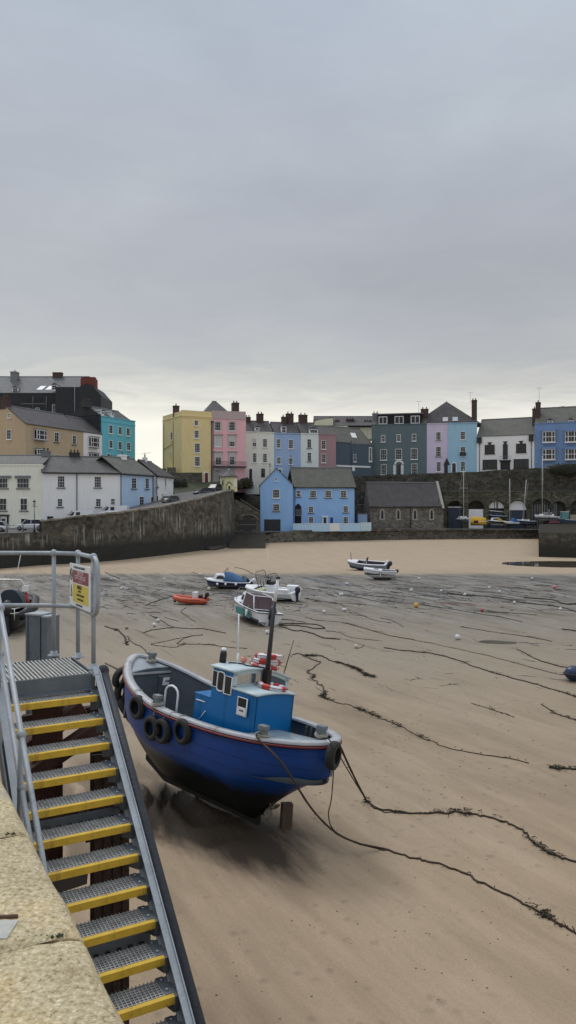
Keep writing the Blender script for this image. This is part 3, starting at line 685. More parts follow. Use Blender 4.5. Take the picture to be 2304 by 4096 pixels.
class Bld:
    def __init__(s,name,label,cat,Z,xl,Yl,xr,Yr,ytop,zb,depth,mat,group=None,wall=True,gable=0,parapet=None,parap_mat=None):
        x,y=Z(xl,ytop); PL=px(x,y,Yl); x2,_=Z(xr,ytop); PR=px(x2,y,Yr); s.Z=Z
        s.zt=PL.z; s.h=PL.z-zb; s.zb=zb
        s.PL=Vector((PL.x,PL.y,zb)); d=Vector((PR.x-PL.x,PR.y-PL.y,0)); s.w=d.length; s.u=d.normalized(); s.d=depth
        s.rz=math.atan2(d.y,d.x); s.e=empty(name,s.PL,s.rz,label,cat,group)
        s.fr=Matrix(((1,0,0,0),(0,-1,0,0),(0,0,1,0),(0,0,0,1)))     # x right, y out (towards camera)
        s.frL=Matrix(((0,-1,0,0),(-1,0,0,0),(0,0,1,0),(0,0,0,1)))   # left side wall: x along = local -y.. see below
        if wall:
            m=MB()
            if gable=='side':   # gable ends at left/right, ridge along x
                g=wall if not isinstance(wall,bool) else 2
                for x_ in (0,):
                    m.prism([(0,0,0),(0,depth,0),(0,depth,s.h),(0,depth/2,s.h+g),(0,0,s.h)],(s.w,0,0))
            elif gable=='front':
                g=wall if not isinstance(wall,bool) else 2
                m.prism([(0,0,0),(s.w,0,0),(s.w,0,s.h),(s.w/2,0,s.h+g),(0,0,s.h)],(0,depth,0))
            else: m.box((0,0,0),(s.w,depth,s.h))
            s.wall=m.build('wall',mat,s.e)
        if parapet:
            m=MB(); t=.22
            m.box((-.1,-.14,s.h-.02),(s.w+.1,depth+.1,s.h+.14)); m.box((-.06,-.1,s.h-parapet),(s.w+.06,0.0,s.h-parapet+.18))
            m.build('cornice',parap_mat or mat,s.e)
    def uv(s,x,y,Z=None):
        X,Y=(Z or s.Z)(x,y); k=(X-CX)/F; t=(k*s.PL.y-s.PL.x)/(s.u.x-k*s.u.y)
        yy=s.PL.y+t*s.u.y; return t,EYE-(Y-HY)/F*yy-s.zb
    def uvL(s,x,y,Z=None):   # on the left side wall: distance back from the front corner
        X,Y=(Z or s.Z)(x,y); k=(X-CX)/F; dx,dy=-s.u.y,s.u.x
        t=(k*s.PL.y-s.PL.x)/(dx-k*dy); yy=s.PL.y+t*dy; return t,EYE-(Y-HY)/F*yy-s.zb
    def win(s,x0,y0,x1,y1,nx=2,ny=2,sill='w',**k):
        a=s.uv(x0,y0); b=s.uv(x1,y1)
        if sill=='w': sill=WHITE
        elif sill=='d': sill=BLACK
        elif sill=='g': sill=LEAD
        return win_mesh(s.e,s.fr,a[0],b[1],b[0],a[1],nx,ny,sill=sill,**k)
    def winL(s,x0,y0,x1,y1,nx=2,ny=2,sill=None,**k):
        a=s.uvL(x0,y0); b=s.uvL(x1,y1)
        fr=Matrix(((0,-1,0,0),(1,0,0,0),(0,0,1,0),(0,0,0,1)))
        return win_mesh(s.e,fr,a[0],b[1],b[0],a[1],nx,ny,sill=WHITE if sill is None else sill,**k)
    def door(s,x0,y0,x1,y1,mat,**k):
        a=s.uv(x0,y0); b=s.uv(x1,y1); return door_mesh(s.e,s.fr,a[0],b[1],b[0],a[1],mat,**k)
    def pipe(s,x,y0,y1,r=.07,mat=None):
        a=s.uv(x,y0); b=s.uv(x,y1); m=MB(); m.tube([(a[0],-.1,a[1]),(a[0],-.1,b[1])],r,6); m.box((a[0]-.14,-.2,a[1]-.05),(a[0]+.14,-.02,a[1]+.2)); m.build('drainpipe',mat or BLACK,s.e)
    def gutter(s,mat=None):
        m=MB(); m.tube([(-.1,-.32,s.h-.05),(s.w+.1,-.32,s.h-.05)],.11,6); m.build('gutter',mat or BLACK,s.e)
def dormer(b,x0,y0,x1,y1,yb=1.2,mat=None,roofm=None,depth=2.2,glassbars=(2,2)):
    """dormer: front rectangle in photo coordinates on a plane set back yb from the facade"""
    a=b.uv(x0,y0); c=b.uv(x1,y1); k=1+yb/170
    X0,Z1_,X1,Z0_=a[0]*k,a[1]+ (a[1]+b.zb-EYE)*(k-1),c[0]*k,c[1]+(c[1]+b.zb-EYE)*(k-1)
    m=MB(); m.box((X0,yb,Z0_-.8),(X1,yb+depth,Z1_)); o=m.build('dormer',mat or WHITE,b.e)
    r=MB(); xm=(X0+X1)/2; hh=(X1-X0)*.42
    r.prism([(X0-.15,yb-.15,Z1_),(xm,yb-.15,Z1_+hh),(X1+.15,yb-.15,Z1_)],(0,depth,0)); r.build('dormer_roof',roofm or SLATEB,o)
    fr=Matrix(((1,0,0,0),(0,-1,0,yb),(0,0,1,0),(0,0,0,1)))
    win_mesh(o,fr,X0+.1,Z0_,X1-.1,Z1_-.08,*glassbars,name='dormer_window')
    return o
def aerial(b,x,y,z,h=1.6):
    m=MB(); m.tube([(x,y,z),(x,y,z+h)],.03,5); m.tube([(x-.7,y,z+h),(x+.7,y,z+h)],.025,5)
    for k in range(5): m.tube([(x-.6+k*.3,y-.2,z+h),(x-.6+k*.3,y+.2,z+h)],.02,4)
    m.build('aerial',IRON,b.e)
NAVYD=M('dark_door_paint',(.02,.022,.03),rough=.4)
REDD=M('dark_red_door',(.16,.012,.02),rough=.4)
STG=M('mid_grey_door',(.35,.36,.36),rough=.5)  # plain even grey door paint
# ---- front row along the quay, left
b=Bld('cream_house','pale cream rendered house at the far left behind the lamp post, with mullioned upper windows','house',Z1,-160,125.5,413,125.5,917,3.9,9,paint('cream',(226,224,196)))
for x in (-150,165): b.win(x,1045,x+118,1143,4,2,sill='d',surround=None)
b.win(2,1045,78,1143,4,2,sill='d') if False else None
b.win(-30,1045,78,1143,4,2,sill='d')
for x in (-5,195): b.win(x,1238,x+72,1358,2,2,sill='d',fw=.09)
b.win(200,1432,275,1480,2,1,sill=None)
for x in (148,-40):
    a=b.uv(x,1030); c=b.uv(x+148,1046); m=MB(); m.box((a[0],-.35,c[1]),(c[0],0,a[1]+.15)); m.build('canopy',LEAD,b.e)
b.door(5,1412,68,1528,WHITE,surround=BLACK); m=MB(); a=b.uv(8,1430); c=b.uv(62,1500); m.box((a[0]+.15,-.12,c[1]),(c[0]-.15,-.085,a[1]-.1)); m.build('door_glass',GLASS,b.e)
roof_gable(b.e,b.w,9,b.h+.1,1.6,SLATE,over=.1); m=MB(); m.box((-.1,-.12,b.h-.1),(b.w,0.3,b.h+.18)); m.build('cornice',paint('cream',(1,1,1)),b.e)
chimney(b.e,b.w-.9,4.5,b.h+.3,1.3,.9,2.3,2,LEAD)
b=Bld('white_house','long white rendered cottage with a black gutter and four small-paned windows beside the cream house','house',Z1,414,125,1168,129.5,992,4.0,9,paint('white',(214,222,232),streak=.1))
b.win(554,1022,626,1136,3,4,sill='d'); b.win(910,1027,978,1136,3,4,sill='d')
for x in (552,922): b.win(x,1240,x+54,1322,2,3,sill='d',fw=.11)
b.win(1068,1240,1112,1303,3,2,sill=None); b.win(455,1412,515,1470,2,2,sill=None,frame=LEAD)
roof_gable(b.e,b.w,9,b.h,2.9,SLATE,over=.3,hipR=2.4); b.gutter(); b.pipe(742,1000,1380); b.pipe(1168,1005,1330)
chimney(b.e,b.uv(745,860)[0],4.6,b.h+2.4,1.7,.8,1.3,3,IRON)
chimney(b.e,b.w-.4,6.5,b.h-.2,1.0,.9,3.2,2)
b=Bld('light_blue_cottage','sky blue cottage on the quay with white sash windows, beside the white house','house',Z1,1172,129.5,1481,139,1004,5.0,8,paint('skyblue',(152,186,232)))
b.win(1268,1040,1315,1146,2,4,sill='d'); b.win(1400,1045,1437,1150,2,4,sill='d'); b.win(1343,1220,1388,1310,2,3,sill='d',fw=.09)
b.win(1453,1222,1476,1306,1,2,sill='d')
roof_gable(b.e,b.w,8,b.h,3.0,SLATEM,over=.3); b.gutter(); b.pipe(1474,1018,1330)
chimney(b.e,b.w*.62,4,b.h+1.9,1.4,1.0,1.8,1,paint('white',(1,1,1)))
b=Bld('white_end_cottage','tapering white cottage at the end of the quay row next to the first black car','house',Z2,240,140,432,150,905,6.5,7,paint('white',(1,1,1)))
b.win(235,1000,258,1030,1,2,sill='d') ; b.win(330,930,345,1025,1,3); b.win(295,1100,312,1120,1,1,sill=None); b.win(236,1120,256,1250,1,2,sill='d'); b.win(345,1105,357,1122,1,1,sill=None)
roof_gable(b.e,b.w,7,b.h,2.9,SLATEB,over=.3,hipR=3.0); b.gutter(); b.pipe(238,915,1260); b.pipe(428,975,1110)
chimney(b.e,b.w*.35,3.5,b.h+2.4,.7,.7,1.3,1,paint('white',(1,1,1)))
# ---- second row, left
OCH=paint('ochre',(176,152,116)); 
b=Bld('ochre_house','ochre brown gabled house with bay windows above the front row, left','house',Z1,248,141,805,156.5,522,9.0,10,OCH,wall=3.6,gable='side')
b.win(328,572,425,682,4,2,sill='g',bay=.7); b.win(523,598,567,700,2,3,sill='d',fw=.09); b.win(697,628,733,722,2,3,sill='d',fw=.09)
b.win(330,760,428,860,4,2,sill='g',bay=.7); b.win(530,812,563,850,2,2,sill=None)
b.winL(110,575,66,672,2,3); b.winL(104,417,78,462,2,2)
a=b.uv(300,520); roof_gable(b.e,b.w,10,b.h,3.6,SLATEB,over=.2)
chimney(b.e,.6,5.2,b.h+3.0,1.5,1.1,2.3,2)
m=MB(); m.box((.05,-.12,0),(.2,-.02,b.h)); m.build('drainpipe',OCH,b.e)
b=Bld('white_bay_house','narrow white house with stacked bay windows between the ochre and turquoise houses','house',Z1,806,156.6,986,162.4,601,9.0,9,paint('white',(1,1,1)),wall=3.4,gable='side')
b.win(858,645,935,752,3,2,sill='g',bay=.6); b.win(858,800,935,868,3,2,sill='g',bay=.6)
roof_gable(b.e,b.w,9,b.h,3.4,SLATEB,over=.1)
TQ=paint('turquoise',(70,176,196))
b=Bld('turquoise_house','tall turquoise house with rows of white sash windows behind the quay cottages','house',Z1,986,162.5,1305,172.5,448,9.0,9,TQ,parapet=1.0)
for (x,y,x1,y1) in ((1050,530,1087,616),(1140,546,1175,628),(1218,557,1252,640),(1052,676,1086,758),(1140,690,1175,772),(1222,697,1257,778),(1140,820,1175,895),(1220,826,1254,905)):
    b.win(x,y,x1,y1,2,3,fw=.10)
b.win(1030,808,1064,915,1,2)
m=MB(); m.box((-.15,.3,0),(-.02,9.2,b.h+.5)); m.build('slate_hung_side',slate_mat('dark_slate_hanging',(.022,.024,.03)),b.e)
SLH=MC['dark_slate_hanging']
m=MB(); m.prism([(-.3,-.2+.5,b.h+.3),(-.3,4.6,b.h+2.9),(-.3,9.2,b.h+.3)],(-.3+.6,0,0)); m.build('side_gable',SLH,b.e)
roof_gable(b.e,b.w,8.6,b.h,2.4,SLATEB,over=-.3,y0=.4); chimney(b.e,-.3,4.0,b.h+2.0,2.4,1.0,1.5,3,IRON)
dormer(b,1010,398,1042,432,1.0,roofm=GREYR); dormer(b,1108,410,1136,446,1.0,roofm=GREYR)
# dark slate building
b=Bld('slate_hung_block','large dark slate-hung building with dormers towering over the left of the town','building',Z1,-330,190,585,190,225,10.0,16,SLH)
b2h=b.h
for q in ((252,368,283,408),(345,365,380,424)): b.win(*q,2,2)
b.win(505,335,552,424,2,4,fw=.10)
for q in ((265,272,285,308),(385,265,400,300)): b.win(*q,1,1,frame=DARK,sill=None)
m=MB()
for x in (320,450): a=b.uv(x,255); m.tube([(a[0],-.1,a[1]),(a[0],-.1,a[1]-4)],.08,5)
a=b.uv(200,327); c=b.uv(445,322); m.box((a[0],-.14,a[1]-.08),(c[0],-.02,a[1]+.08)); m.build('pipework',LEAD,b.e)
roof_gable(b.e,b.uv(790,190)[0],15,b.h,5.2,GREYR,over=.1)
dormer(b,108,172,166,216,.6,roofm=GREYR); dormer(b,488,145,545,192,.6,roofm=GREYR)
for x in (335,420):
    a=b.uv(x,198); m=MB(); m.prism([(a[0],1.3,b.h+.95),(a[0]+1.4,1.3,b.h+.95),(a[0]+2.0,2.9,b.h+2.1),(a[0]+.6,2.9,b.h+2.1)],(0,-.1,.15)); m.build('skylight',WHITE,b.e)
chimney(b.e,b.uv(472,100)[0],7.4,b.h+3.0,2.4,1.2,3.4,0); chimney(b.e,b.uv(60,100)[0],6,b.h+1,1.6,2,5.3,1,LEAD)
# projecting right block
a=b.uv(585,190); c=b.uv(790,190); g=b.uv(1000,260)
m=MB(); m.box((a[0]-.5,-2.5,0),(c[0],10,a[1]+.3))
m.prism([(c[0],-2.5,0),(g[0],-2.5,0),(g[0],-2.5,g[1]),(g[0]-2.2,-2.5,g[1]+2.5),(c[0]+1.8,-2.5,a[1]+1.2),(c[0],-2.5,a[1]+.3)],(0,12,0)); m.build('end_block',SLH,b.e)
m=MB(); t=b.uv(750,180); m.tube([(t[0],-2.65,t[1]),(t[0],-2.65,t[1]-14)],.12,6); m.build('drainpipe',LEAD,b.e)
q0=b.uv(790,70); q1=b.uv(930,200); m=MB(); m.box((q0[0],-1.2,q1[1]-1),(q1[0],1.4,q0[1]-.5))
for k in range(5): m.box((q0[0]+.1+k*.7,-.9,q0[1]-.5),(q0[0]+.6+k*.7,.9,q0[1]+random.uniform(-.25,.1)))
m.build('chimney',M('bright_brick',(.16,.045,.035),var=.25,scale=3,rough=.9),b.e)
# old town wall behind
def castle():
    PL=px(540,1872,168); e=empty('town_wall',(PL.x,PL.y,10),0,'battlemented dark medieval wall on the skyline between the turquoise and yellow houses','town wall')
    h=PL.z-10; m=MB(); m.box((0,0,0),(14.5,1.4,h-1.0)); m.build('wall',STONE,e)
    m=MB()
    for k,(a,bb) in enumerate(((540,592),(601,624),(633,660),(668,700))):
        x0=(a-540)/F*168; x1=(bb-540)/F*168; m.box((x0,.1,h-1.0),(x1,1.3,h-.1+(.25 if k==3 else 0)))
    m.build('battlements',STONE,e)
castle()
def town_crane():
    p=px(579,1828,240); m=MB(); m.tube([(p.x,p.y,10),(p.x,p.y,p.z+1.4)],.07,5); m.tube([(p.x-1.0,p.y,p.z+.9),(p.x+1.9,p.y,p.z+1.4)],.05,5); tag(m.build('aerial_mast',LEAD),'thin mast with a slanting arm on the skyline in the gap beside the turquoise house','mast')
town_crane()
# ---- middle row
YE=paint('yellow',(212,190,124))
b=Bld('yellow_house','tall yellow five-storey house with a red door and a plain side wall','house',Z2,522,168,856,171.5,232,10.6,12,YE,parapet=.3)
m=MB(); m.box((.02,-.05+.07,b.h+.1),(b.w,.5,b.h+1.3)); m.box((-.0,.5,b.h+.1),(.4,11.9,b.h+1.1)); m.build('parapet',YE,b.e)
for q in ((660,278,704,346,2,3),(660,390,711,484,3,4),(663,536,724,645,3,4),(663,686,724,795,3,4),(634,867,710,952,3,4)): b.win(*q,fw=.10)
b.door(775,868,812,1020,REDD,surround=WHITE,arch=True); a=b.uv(548,1018); m=MB(); m.box((0,-.1,0),(b.w*.62,0,a[1])); m.build('plinth',paint('white',(1,1,1)),b.e)
b.winL(418,412,400,505,1,3); b.winL(403,630,392,665,1,2); b.pipe(850,300,1000)
m=MB(); t1=b.uvL(428,290); t2=b.uvL(428,850); t0=b.uvL(322,560); fr=lambda t,z:(-.08,t,z)
m.tube([fr(t1[0],t1[1]),fr(t2[0],t2[1])],.09,5); m.tube([fr(t0[0],t1[1]),fr(t0[0],3)],.09,5); m.tube([fr(t0[0],t0[1]-1),fr(t1[0],t0[1])],.06,5); m.build('side_pipes',M('ochre_pipe',(.3,.25,.12)),b.e)
m=MB(); t=b.uvL(440,840); m.prism([(-.1,t[0],0),(-2.6,t[0],0),(-1.6,t[0],t[1]),(-.1,t[0],t[1])],(0,3,0)); m.build('buttress',YE,b.e)
chimney(b.e,.6,5,b.h+.2,1.2,1.0,2.6,1); 
b=Bld('pink_house','tall pink house with grey window surrounds and an iron balcony beside the yellow house','house',Z2,858,171.6,1236,173.8,262,10.8,12,paint('pink',(216,160,168)),parapet=.05,parap_mat=paint('pinkgrey',(170,150,150)))
m=MB(); m.box((0,.05,b.h+.14),(b.w,.5,b.h+1.8)); m.build('parapet',paint('pinkgrey',(1,1,1)),b.e)
SG=paint('pinkgrey',(1,1,1))
for q in ((888,298,956,400,3,3,0),(1046,298,1116,400,3,3,0),(888,455,964,578,2,3,.95),(1046,455,1112,578,3,4,.5),(895,645,962,782,2,4,.35),(1052,645,1112,782,3,4,.3)):
    b.win(*q[:6],blind=q[6],surround=SG,fw=.09)
m=MB(); 
for x in (872,1032):
    for y in (438,628): a=b.uv(x,y); c=b.uv(x+110,y+8); m.box((a[0],-.3,c[1]),(c[0],0,a[1]+.1))
m.build('window_hoods',SG,b.e)
a=b.uv(865,798); c=b.uv(1228,790); m=MB(); m.box((0.02,-1.0,a[1]-.12),(b.w,0,a[1]+.08)); m.build('balcony_floor',IRON,b.e)
m=MB(); m.tube([(0,-.95,a[1]+1.1),(b.w,-.95,a[1]+1.1)],.04,5)
for k in range(40): m.tube([(k*b.w/39,-.95,a[1]),(k*b.w/39,-.95,a[1]+1.1)],.022,4)
m.build('balcony_railing',IRON,b.e)
m=MB(); c=b.uv(1115,830); m.box((0.02,-.06,0),(c[0],-.003,a[1]-.15)); m.build('grey_ground_floor',paint('groundgrey',(160,155,165)),b.e)
b.door(895,840,940,1000,STG,surround=SG)
rp=roof_gable(b.e,b.w*.95,9,b.h+.6,3.9,SLATE,over=0,y0=1.5,x0=-2.0,hipL=3.2,hipR=3.2); chimney(b.e,b.uv(1160,130)[0],4,b.h+.6,1.4,2.0,3.6,2); b.pipe(868,300,1000,mat=BLACK)
# terraces behind the blue house
def terr(nm,lab,xl,Yl,xr,Yr,yt,mat,wins,doors,zb=11.5,dep=9,roofh=3.0,ridge='side',dm=(),chim=(),par=.9):
    b=Bld(nm,lab,'house',Z3,xl,Yl,xr,Yr,yt,zb,dep,mat,group='pastel terrace houses on the hill',parapet=.02)
    for q in wins: b.win(*q[:6],**(q[6] if len(q)>6 else {}))
    for q in doors: b.door(*q[:5],**q[5])
    roof_gable(b.e,b.w,dep-.8,b.h,roofh,SLATEB,over=-.1,y0=.5)
    for q in dm: dormer(b,*q)
    for q in chim: chimney(b.e,b.uv(q[0],0)[0],q[1],b.h+q[2],q[3],q[4],q[5],q[6] if len(q)>6 else 2)
    return b
S=dict(fw=.09)
b=terr('cream_terrace_house','off-white terrace house with a pedimented arched door, right of the pink house',112,178,405,180,332,paint('offwhite',(206,208,196)),
 [(180,395,222,485,2,4,dict(blind=.5,fw=.09)),(287,400,332,490,3,4,S),(182,548,224,648,3,4,S),(288,552,331,650,3,4,S),(270,708,310,800,2,4,dict(sill=None,frame=LEAD))],
 [(145,712,176,835,BLACK,dict(surround=WHITE,arch=True))],dm=((215,280,262,322,.9),),chim=((182,4.5,1.6,1.1,1.2,2.4),(309,4.5,.9,1.5,1.2,4.0)),zb=10.5)
b=terr('blue_terrace_house','cornflower blue terrace house on the hill, right of the off-white one',406,180,680,181.5,347,paint('cornflower',(132,164,206)),
 [(430,402,472,498,3,4,S),(553,410,602,505,3,4,S),(432,590,474,664,3,4,S),(555,598,598,668,3,4,S)],
 [(440,720,478,765,GLASS,dict(surround=WHITE,arch=True))],dm=((488,272,540,340,.9),),chim=((560,4.5,.9,1.5,1.2,3.6,2),(612,4.5,.9,1.7,1.2,4.4,2)))
b=terr('pale_green_terrace_house','pale grey-green terrace house with a flat dormer, between the blue and maroon houses',681,181.5,865,182.5,350,paint('palegreen',(196,208,206)),
 [(746,403,790,498,2,3,dict(sill=BLACK)),(748,542,790,636,2,3,dict(sill=BLACK)),(752,702,792,778,2,3,dict(sill=None))],
 [(684,700,706,780,NAVYD,dict(arch=True))],chim=((757,5,1.9,2.0,1.2,3.2,2),))
dormer(b,778,300,866,345,.8,mat=WHITE,roofm=GREYR,glassbars=(5,1))
b=terr('maroon_terrace_house','dusky maroon terrace house with an arched doorway at the end of its row',866,182.5,1046,183.5,356,paint('maroon',(152,116,124)),
 [(893,418,940,510,2,4,S),(895,558,940,650,2,4,S),(900,715,940,780,2,3,dict(sill=None))],
 [(978,712,1018,785,NAVYD,dict(surround=WHITE,arch=True))],roofh=2.2)
# cream buildings on the skyline
b=Bld('cream_skyline_house','cream house rising behind the maroon terrace house with tall chimneys','house',Z3,820,215,1165,215,268,12,12,paint('agedcream',(206,203,170),streak=.3))
roof_gable(b.e,b.w+16,12,b.h,3.2,SLATEB,over=0); m=MB(); a=b.uv(830,215); m.prism([(0,0,b.h),(a[0],0,a[1]),(b.uv(1015,185)[0],0,b.uv(0,185)[1]),(b.uv(1015,270)[0],0,b.h)],(0,8,0)); m.build('gable_wall',MC['paint_agedcream'],b.e)
for x,y0,n in ((847,190,2),(1000,165,2),(1065,190,2),(1200,175,3),(1385,195,3),(1260,205,2)):
    t=b.uv(x,y0); chimney(b.e,t[0],3,b.h+.5,1.2 if n==2 else 2.2,1.1,t[1]-b.h-.8,n)
m=MB(); a=b.uv(1165,262); c=b.uv(1440,290); m.box((a[0],1,c[1]-3),(c[0],9,a[1]-.5)); m.build('rear_wing',MC['paint_agedcream'],b.e)
# slate-blue building beside
DT=paint('darkteal',(66,84,98))
b=Bld('dark_teal_house','dark blue-grey rendered house with a mossy roof and a white band, beside the maroon house','house',Z3,1048,186,1418,193,437,13,9,DT)
b.win(1226,560,1252,640,1,2); b.win(1385,488,1416,640,2,2,fw=.2); a=b.uv(1048,680); c=b.uv(1400,668); m=MB(); m.box((0,-.08,a[1]-.2),(c[0],0,a[1]+.2)); m.build('white_band',WHITE,b.e)
roof_gable(b.e,b.w,9,b.h,4.2,SLATEM,over=.1); b.pipe(1200,430,680,mat=DT)
m=MB(); t=b.uv(1250,375); m.prism([(t[0],1.4,b.h+1.45),(t[0]+1.6,1.4,b.h+1.45),(t[0]+2.2,2.8,b.h+2.75),(t[0]+.6,2.8,b.h+2.75)],(0,-.1,.15)); m.build('skylight',WHITE,b.e)
b.door(1212,690,1240,735,WHITE)
# ---- right terrace
def zbase(Z,x,y,Y): q=Z(x,y); return EYE-(q[1]-HY)/F*Y
TG=paint('tealgrey',(84,104,110))
b=Bld('teal_grey_house','wide dark teal-grey house with nine white sash windows and a white quoined doorway','house',Z4,250,196,890,193,290,zbase(Z4,250,880,196),11,TG,parapet=.02)
for q in ((360,407,408,488,3,4),(540,400,588,483,3,4),(718,393,767,476,3,2),(350,574,428,697,3,4),(524,568,602,690,3,4),(706,562,783,688,3,4),(358,748,425,868,3,4),(712,738,780,860,3,4)): b.win(*q,fw=.11)
b.door(550,745,592,862,NAVYD,arch=True)
m=MB()
for k in range(7):
    for sx in (516,606): a=b.uv(sx,752+k*16); m.box((a[0]-.28-(k%2)*.08,-.14,a[1]-.42),(a[0]+.28+(k%2)*.08,0,a[1]))
a=b.uv(526,740);c=b.uv(610,740)
for k in range(8):
    t=PI*(k+.5)/8; xc=(a[0]+c[0])/2; rr=(c[0]-a[0])/2+.05; q=(xc-rr*math.cos(t),a[1]-.1+rr*.8*math.sin(t)); m.ball((q[0],-.08,q[1]),.32,(1,.5,1),6)
m.build('quoined_surround',WHITE,b.e)
roof_gable(b.e,b.w,9,b.h,3.0,SLATEM,over=0,y0=1.2)
a=b.uv(315,225); c=b.uv(830,205); m=MB(); m.box((a[0],1.0,b.h),(c[0],6,b.h+2.7)); o=m.build('dormer',DARK,b.e); m=MB(); m.box((a[0]-.3,.8,b.h+2.7),(c[0]+.3,6.2,b.h+2.95)); m.build('dormer_roof',LEAD,o)
fr=Matrix(((1,0,0,0),(0,-1,0,1.0),(0,0,1,0),(0,0,0,1)))
for x0,x1 in ((328,428),(514,618),(702,806)):
    t0=b.uv(x0,0)[0]; t1=b.uv(x1,0)[0]; win_mesh(o,fr,t0,b.h+.25,t1,b.h+2.2,2,1,fw=.16,bar=.12,name='dormer_window')
chimney(b.e,.6,4,b.h,1.6,1.3,3.4,2,LEAD); chimney(b.e,b.w-.7,4,b.h,1.9,1.3,4.2,2); aerial(b,b.w-2.2,4,b.h+3,3.2)
b=Bld('lilac_house','lilac house with three stacked windows next to the dark teal-grey one','house',Z4,891,193,1170,192,278,zbase(Z4,891,850,193),11,paint('lilac',(188,176,204)),parapet=.02)
for q in ((996,370,1054,466,3,4,dict(sill=LEAD)),(994,540,1056,655,3,4,dict(sill=BLACK)),(1002,716,1054,832,3,4,dict())): b.win(*q[:6],**q[6],fw=.1)
b.door(1092,722,1150,846,BLACK,arch=False)
a=b.uv(1085,745); c=b.uv(1160,745); m=MB(); m.prism([(a[0],-.2,a[1]-.2),(c[0],-.2,a[1]-.2),((a[0]+c[0])/2,-.2,a[1]+1.6)],(0,.2,0)); m.build('door_hood',BLACK,b.e)
roof_gable(b.e,b.w*1.0,9,b.h,1.6,SLATEB,over=0,y0=2)
PXL=b
b=Bld('pale_blue_house','light sky-blue house with iron-balconied windows, right half of a pair with the lilac one','house',Z5,-25,192,312,190.5,272,zbase(Z5,0,840,192),11,paint('paleblue',(132,180,206)),parapet=.02)
for q in ((118,362,176,456,3,4,{}),(118,536,180,645,3,4,{}),(122,706,175,822,3,4,{})): b.win(*q[:6],**q[6],fw=.10)
a=b.uv(112,645); c=b.uv(184,645); m=MB(); m.box((a[0],-.4,a[1]),(c[0],-.36,a[1]+.9)); m.build('window_guard',IRON,b.e)
b.door(25,728,66,832,NAVYD,surround=WHITE,arch=True)
xx=-6.8
roof_gable(b.e,17,9,b.h,6.2,SLATEB,over=0,y0=2,x0=-8.9,hipL=8.4,hipR=8.4)
for sx,sy in ((60,245),(-55,245)):
    a=b.uv(sx,sy); m=MB(); m.box((a[0]-.65,2.4,b.h+.9),(a[0]+.65,2.6,b.h+1.9)); m.build('skylight',WHITE,b.e)
chimney(b.e,b.w-.6,3.5,b.h-.5,1.3,1.6,6.6,2); aerial(b,b.w-1.6,3,b.h+5,3)
b=Bld('white_modern_house','white flat-fronted house with black-framed windows, black door and hoppers, between the blue houses','house',Z5,313,190.5,970,184.5,425,zbase(Z5,313,822,190.5),11,paint('coolwhite',(216,220,230),streak=.06))
BK=dict(frame=BLACK,sill=BLACK,fw=.16,bar=.14)
for q in ((400,517,514,618,3,2,BK),(760,503,876,603,3,2,BK),(608,508,664,680,2,2,dict(frame=BLACK,sill=None,fw=.14,bar=.1)),(375,688,543,792,3,1,BK),(732,680,906,785,3,1,BK)): b.win(*q[:6],**q[6])
b.door(580,705,692,802,BLACK); a=b.uv(572,692); c=b.uv(702,692); m=MB(); m.box((a[0],-1.0,a[1]-.35),(c[0],0,a[1]-.05)); m.build('porch_roof',BLACK,b.e)
m=MB(); m.tube([(a[0],-.95,a[1]+.9),(c[0],-.95,a[1]+.9)],.03,4)
for k in range(9): t=a[0]+(c[0]-a[0])*k/8; m.tube([(t,-.95,a[1]),(t,-.95,a[1]+.9)],.02,4)
m.build('porch_railing',LEAD,b.e)
for x,y in ((457,500),(636,490),(818,485)):
    t=b.uv(x,y); m=MB(); m.prism([(t[0]-.55,-.1,t[1]+.3),(t[0]+.55,-.1,t[1]+.3),(t[0]+.15,-.1,t[1]-.45),(t[0]-.15,-.1,t[1]-.45)],(0,.1,0)); m.build('keystone',BLACK,b.e)
for x,y in ((340,475),(937,450)):
    b.pipe(x,y+25,815); t=b.uv(x,y); m=MB(); m.box((t[0]-.55,-.6,t[1]-.5),(t[0]+.55,-.02,t[1]+1.0)); m.build('hopper',BLACK,b.e)
roof_gable(b.e,b.w,10,b.h,4.6,SLATEM,over=.1)
t=b.uv(545,245); chimney(b.e,t[0],9,b.h+3,4.6,1.6,t[1]-b.h-2.6,5,paint('coolwhite',(1,1,1)))
for x in (640,735,800,845,890): t=b.uv(x,275); chimney(b.e,t[0]*1.03,14,b.h+1,2.0 if x!=800 else 4,1.5,t[1]-b.h-.8+random.uniform(-.6,.6),2,IRON)
b=Bld('periwinkle_house','deep periwinkle blue house with white bay windows at the right edge of the terrace','house',Z5,972,184.5,1560,180,275,zbase(Z5,972,800,184.5),11,paint('periwinkle',(98,132,180)),parapet=.02)
for q in ((1068,360,1212,488),(1325,355,1470,486),(1068,565,1212,688),(1325,560,1470,686)): b.win(*q,4,2,bay=.8,sill='w')
b.win(1102,748,1176,782,3,1,sill=None)
m=MB(); 
for x in (1060,1318):
    for y in (350,555): a=b.uv(x,y); c=b.uv(x+160,y); m.box((a[0],-.95,a[1]-.3),(c[0],0,a[1]+.2))
m.build('bay_caps',MC['paint_periwinkle'],b.e)
roof_gable(b.e,b.w,9,b.h,4.2,SLATEM,over=0,y0=.8); dormer(b,1112,238,1182,262,1.0,roofm=SLATEB); dormer(b,1348,232,1418,258,1.0,roofm=SLATEB)
chimney(b.e,b.uv(1000,0)[0],3,b.h+.5,1.1,1.4,5.0,1); chimney(b.e,-.3,3,b.h-1,.9,1.4,5.0,1); aerial(b,b.uv(1012,0)[0],3,b.h+5,4)
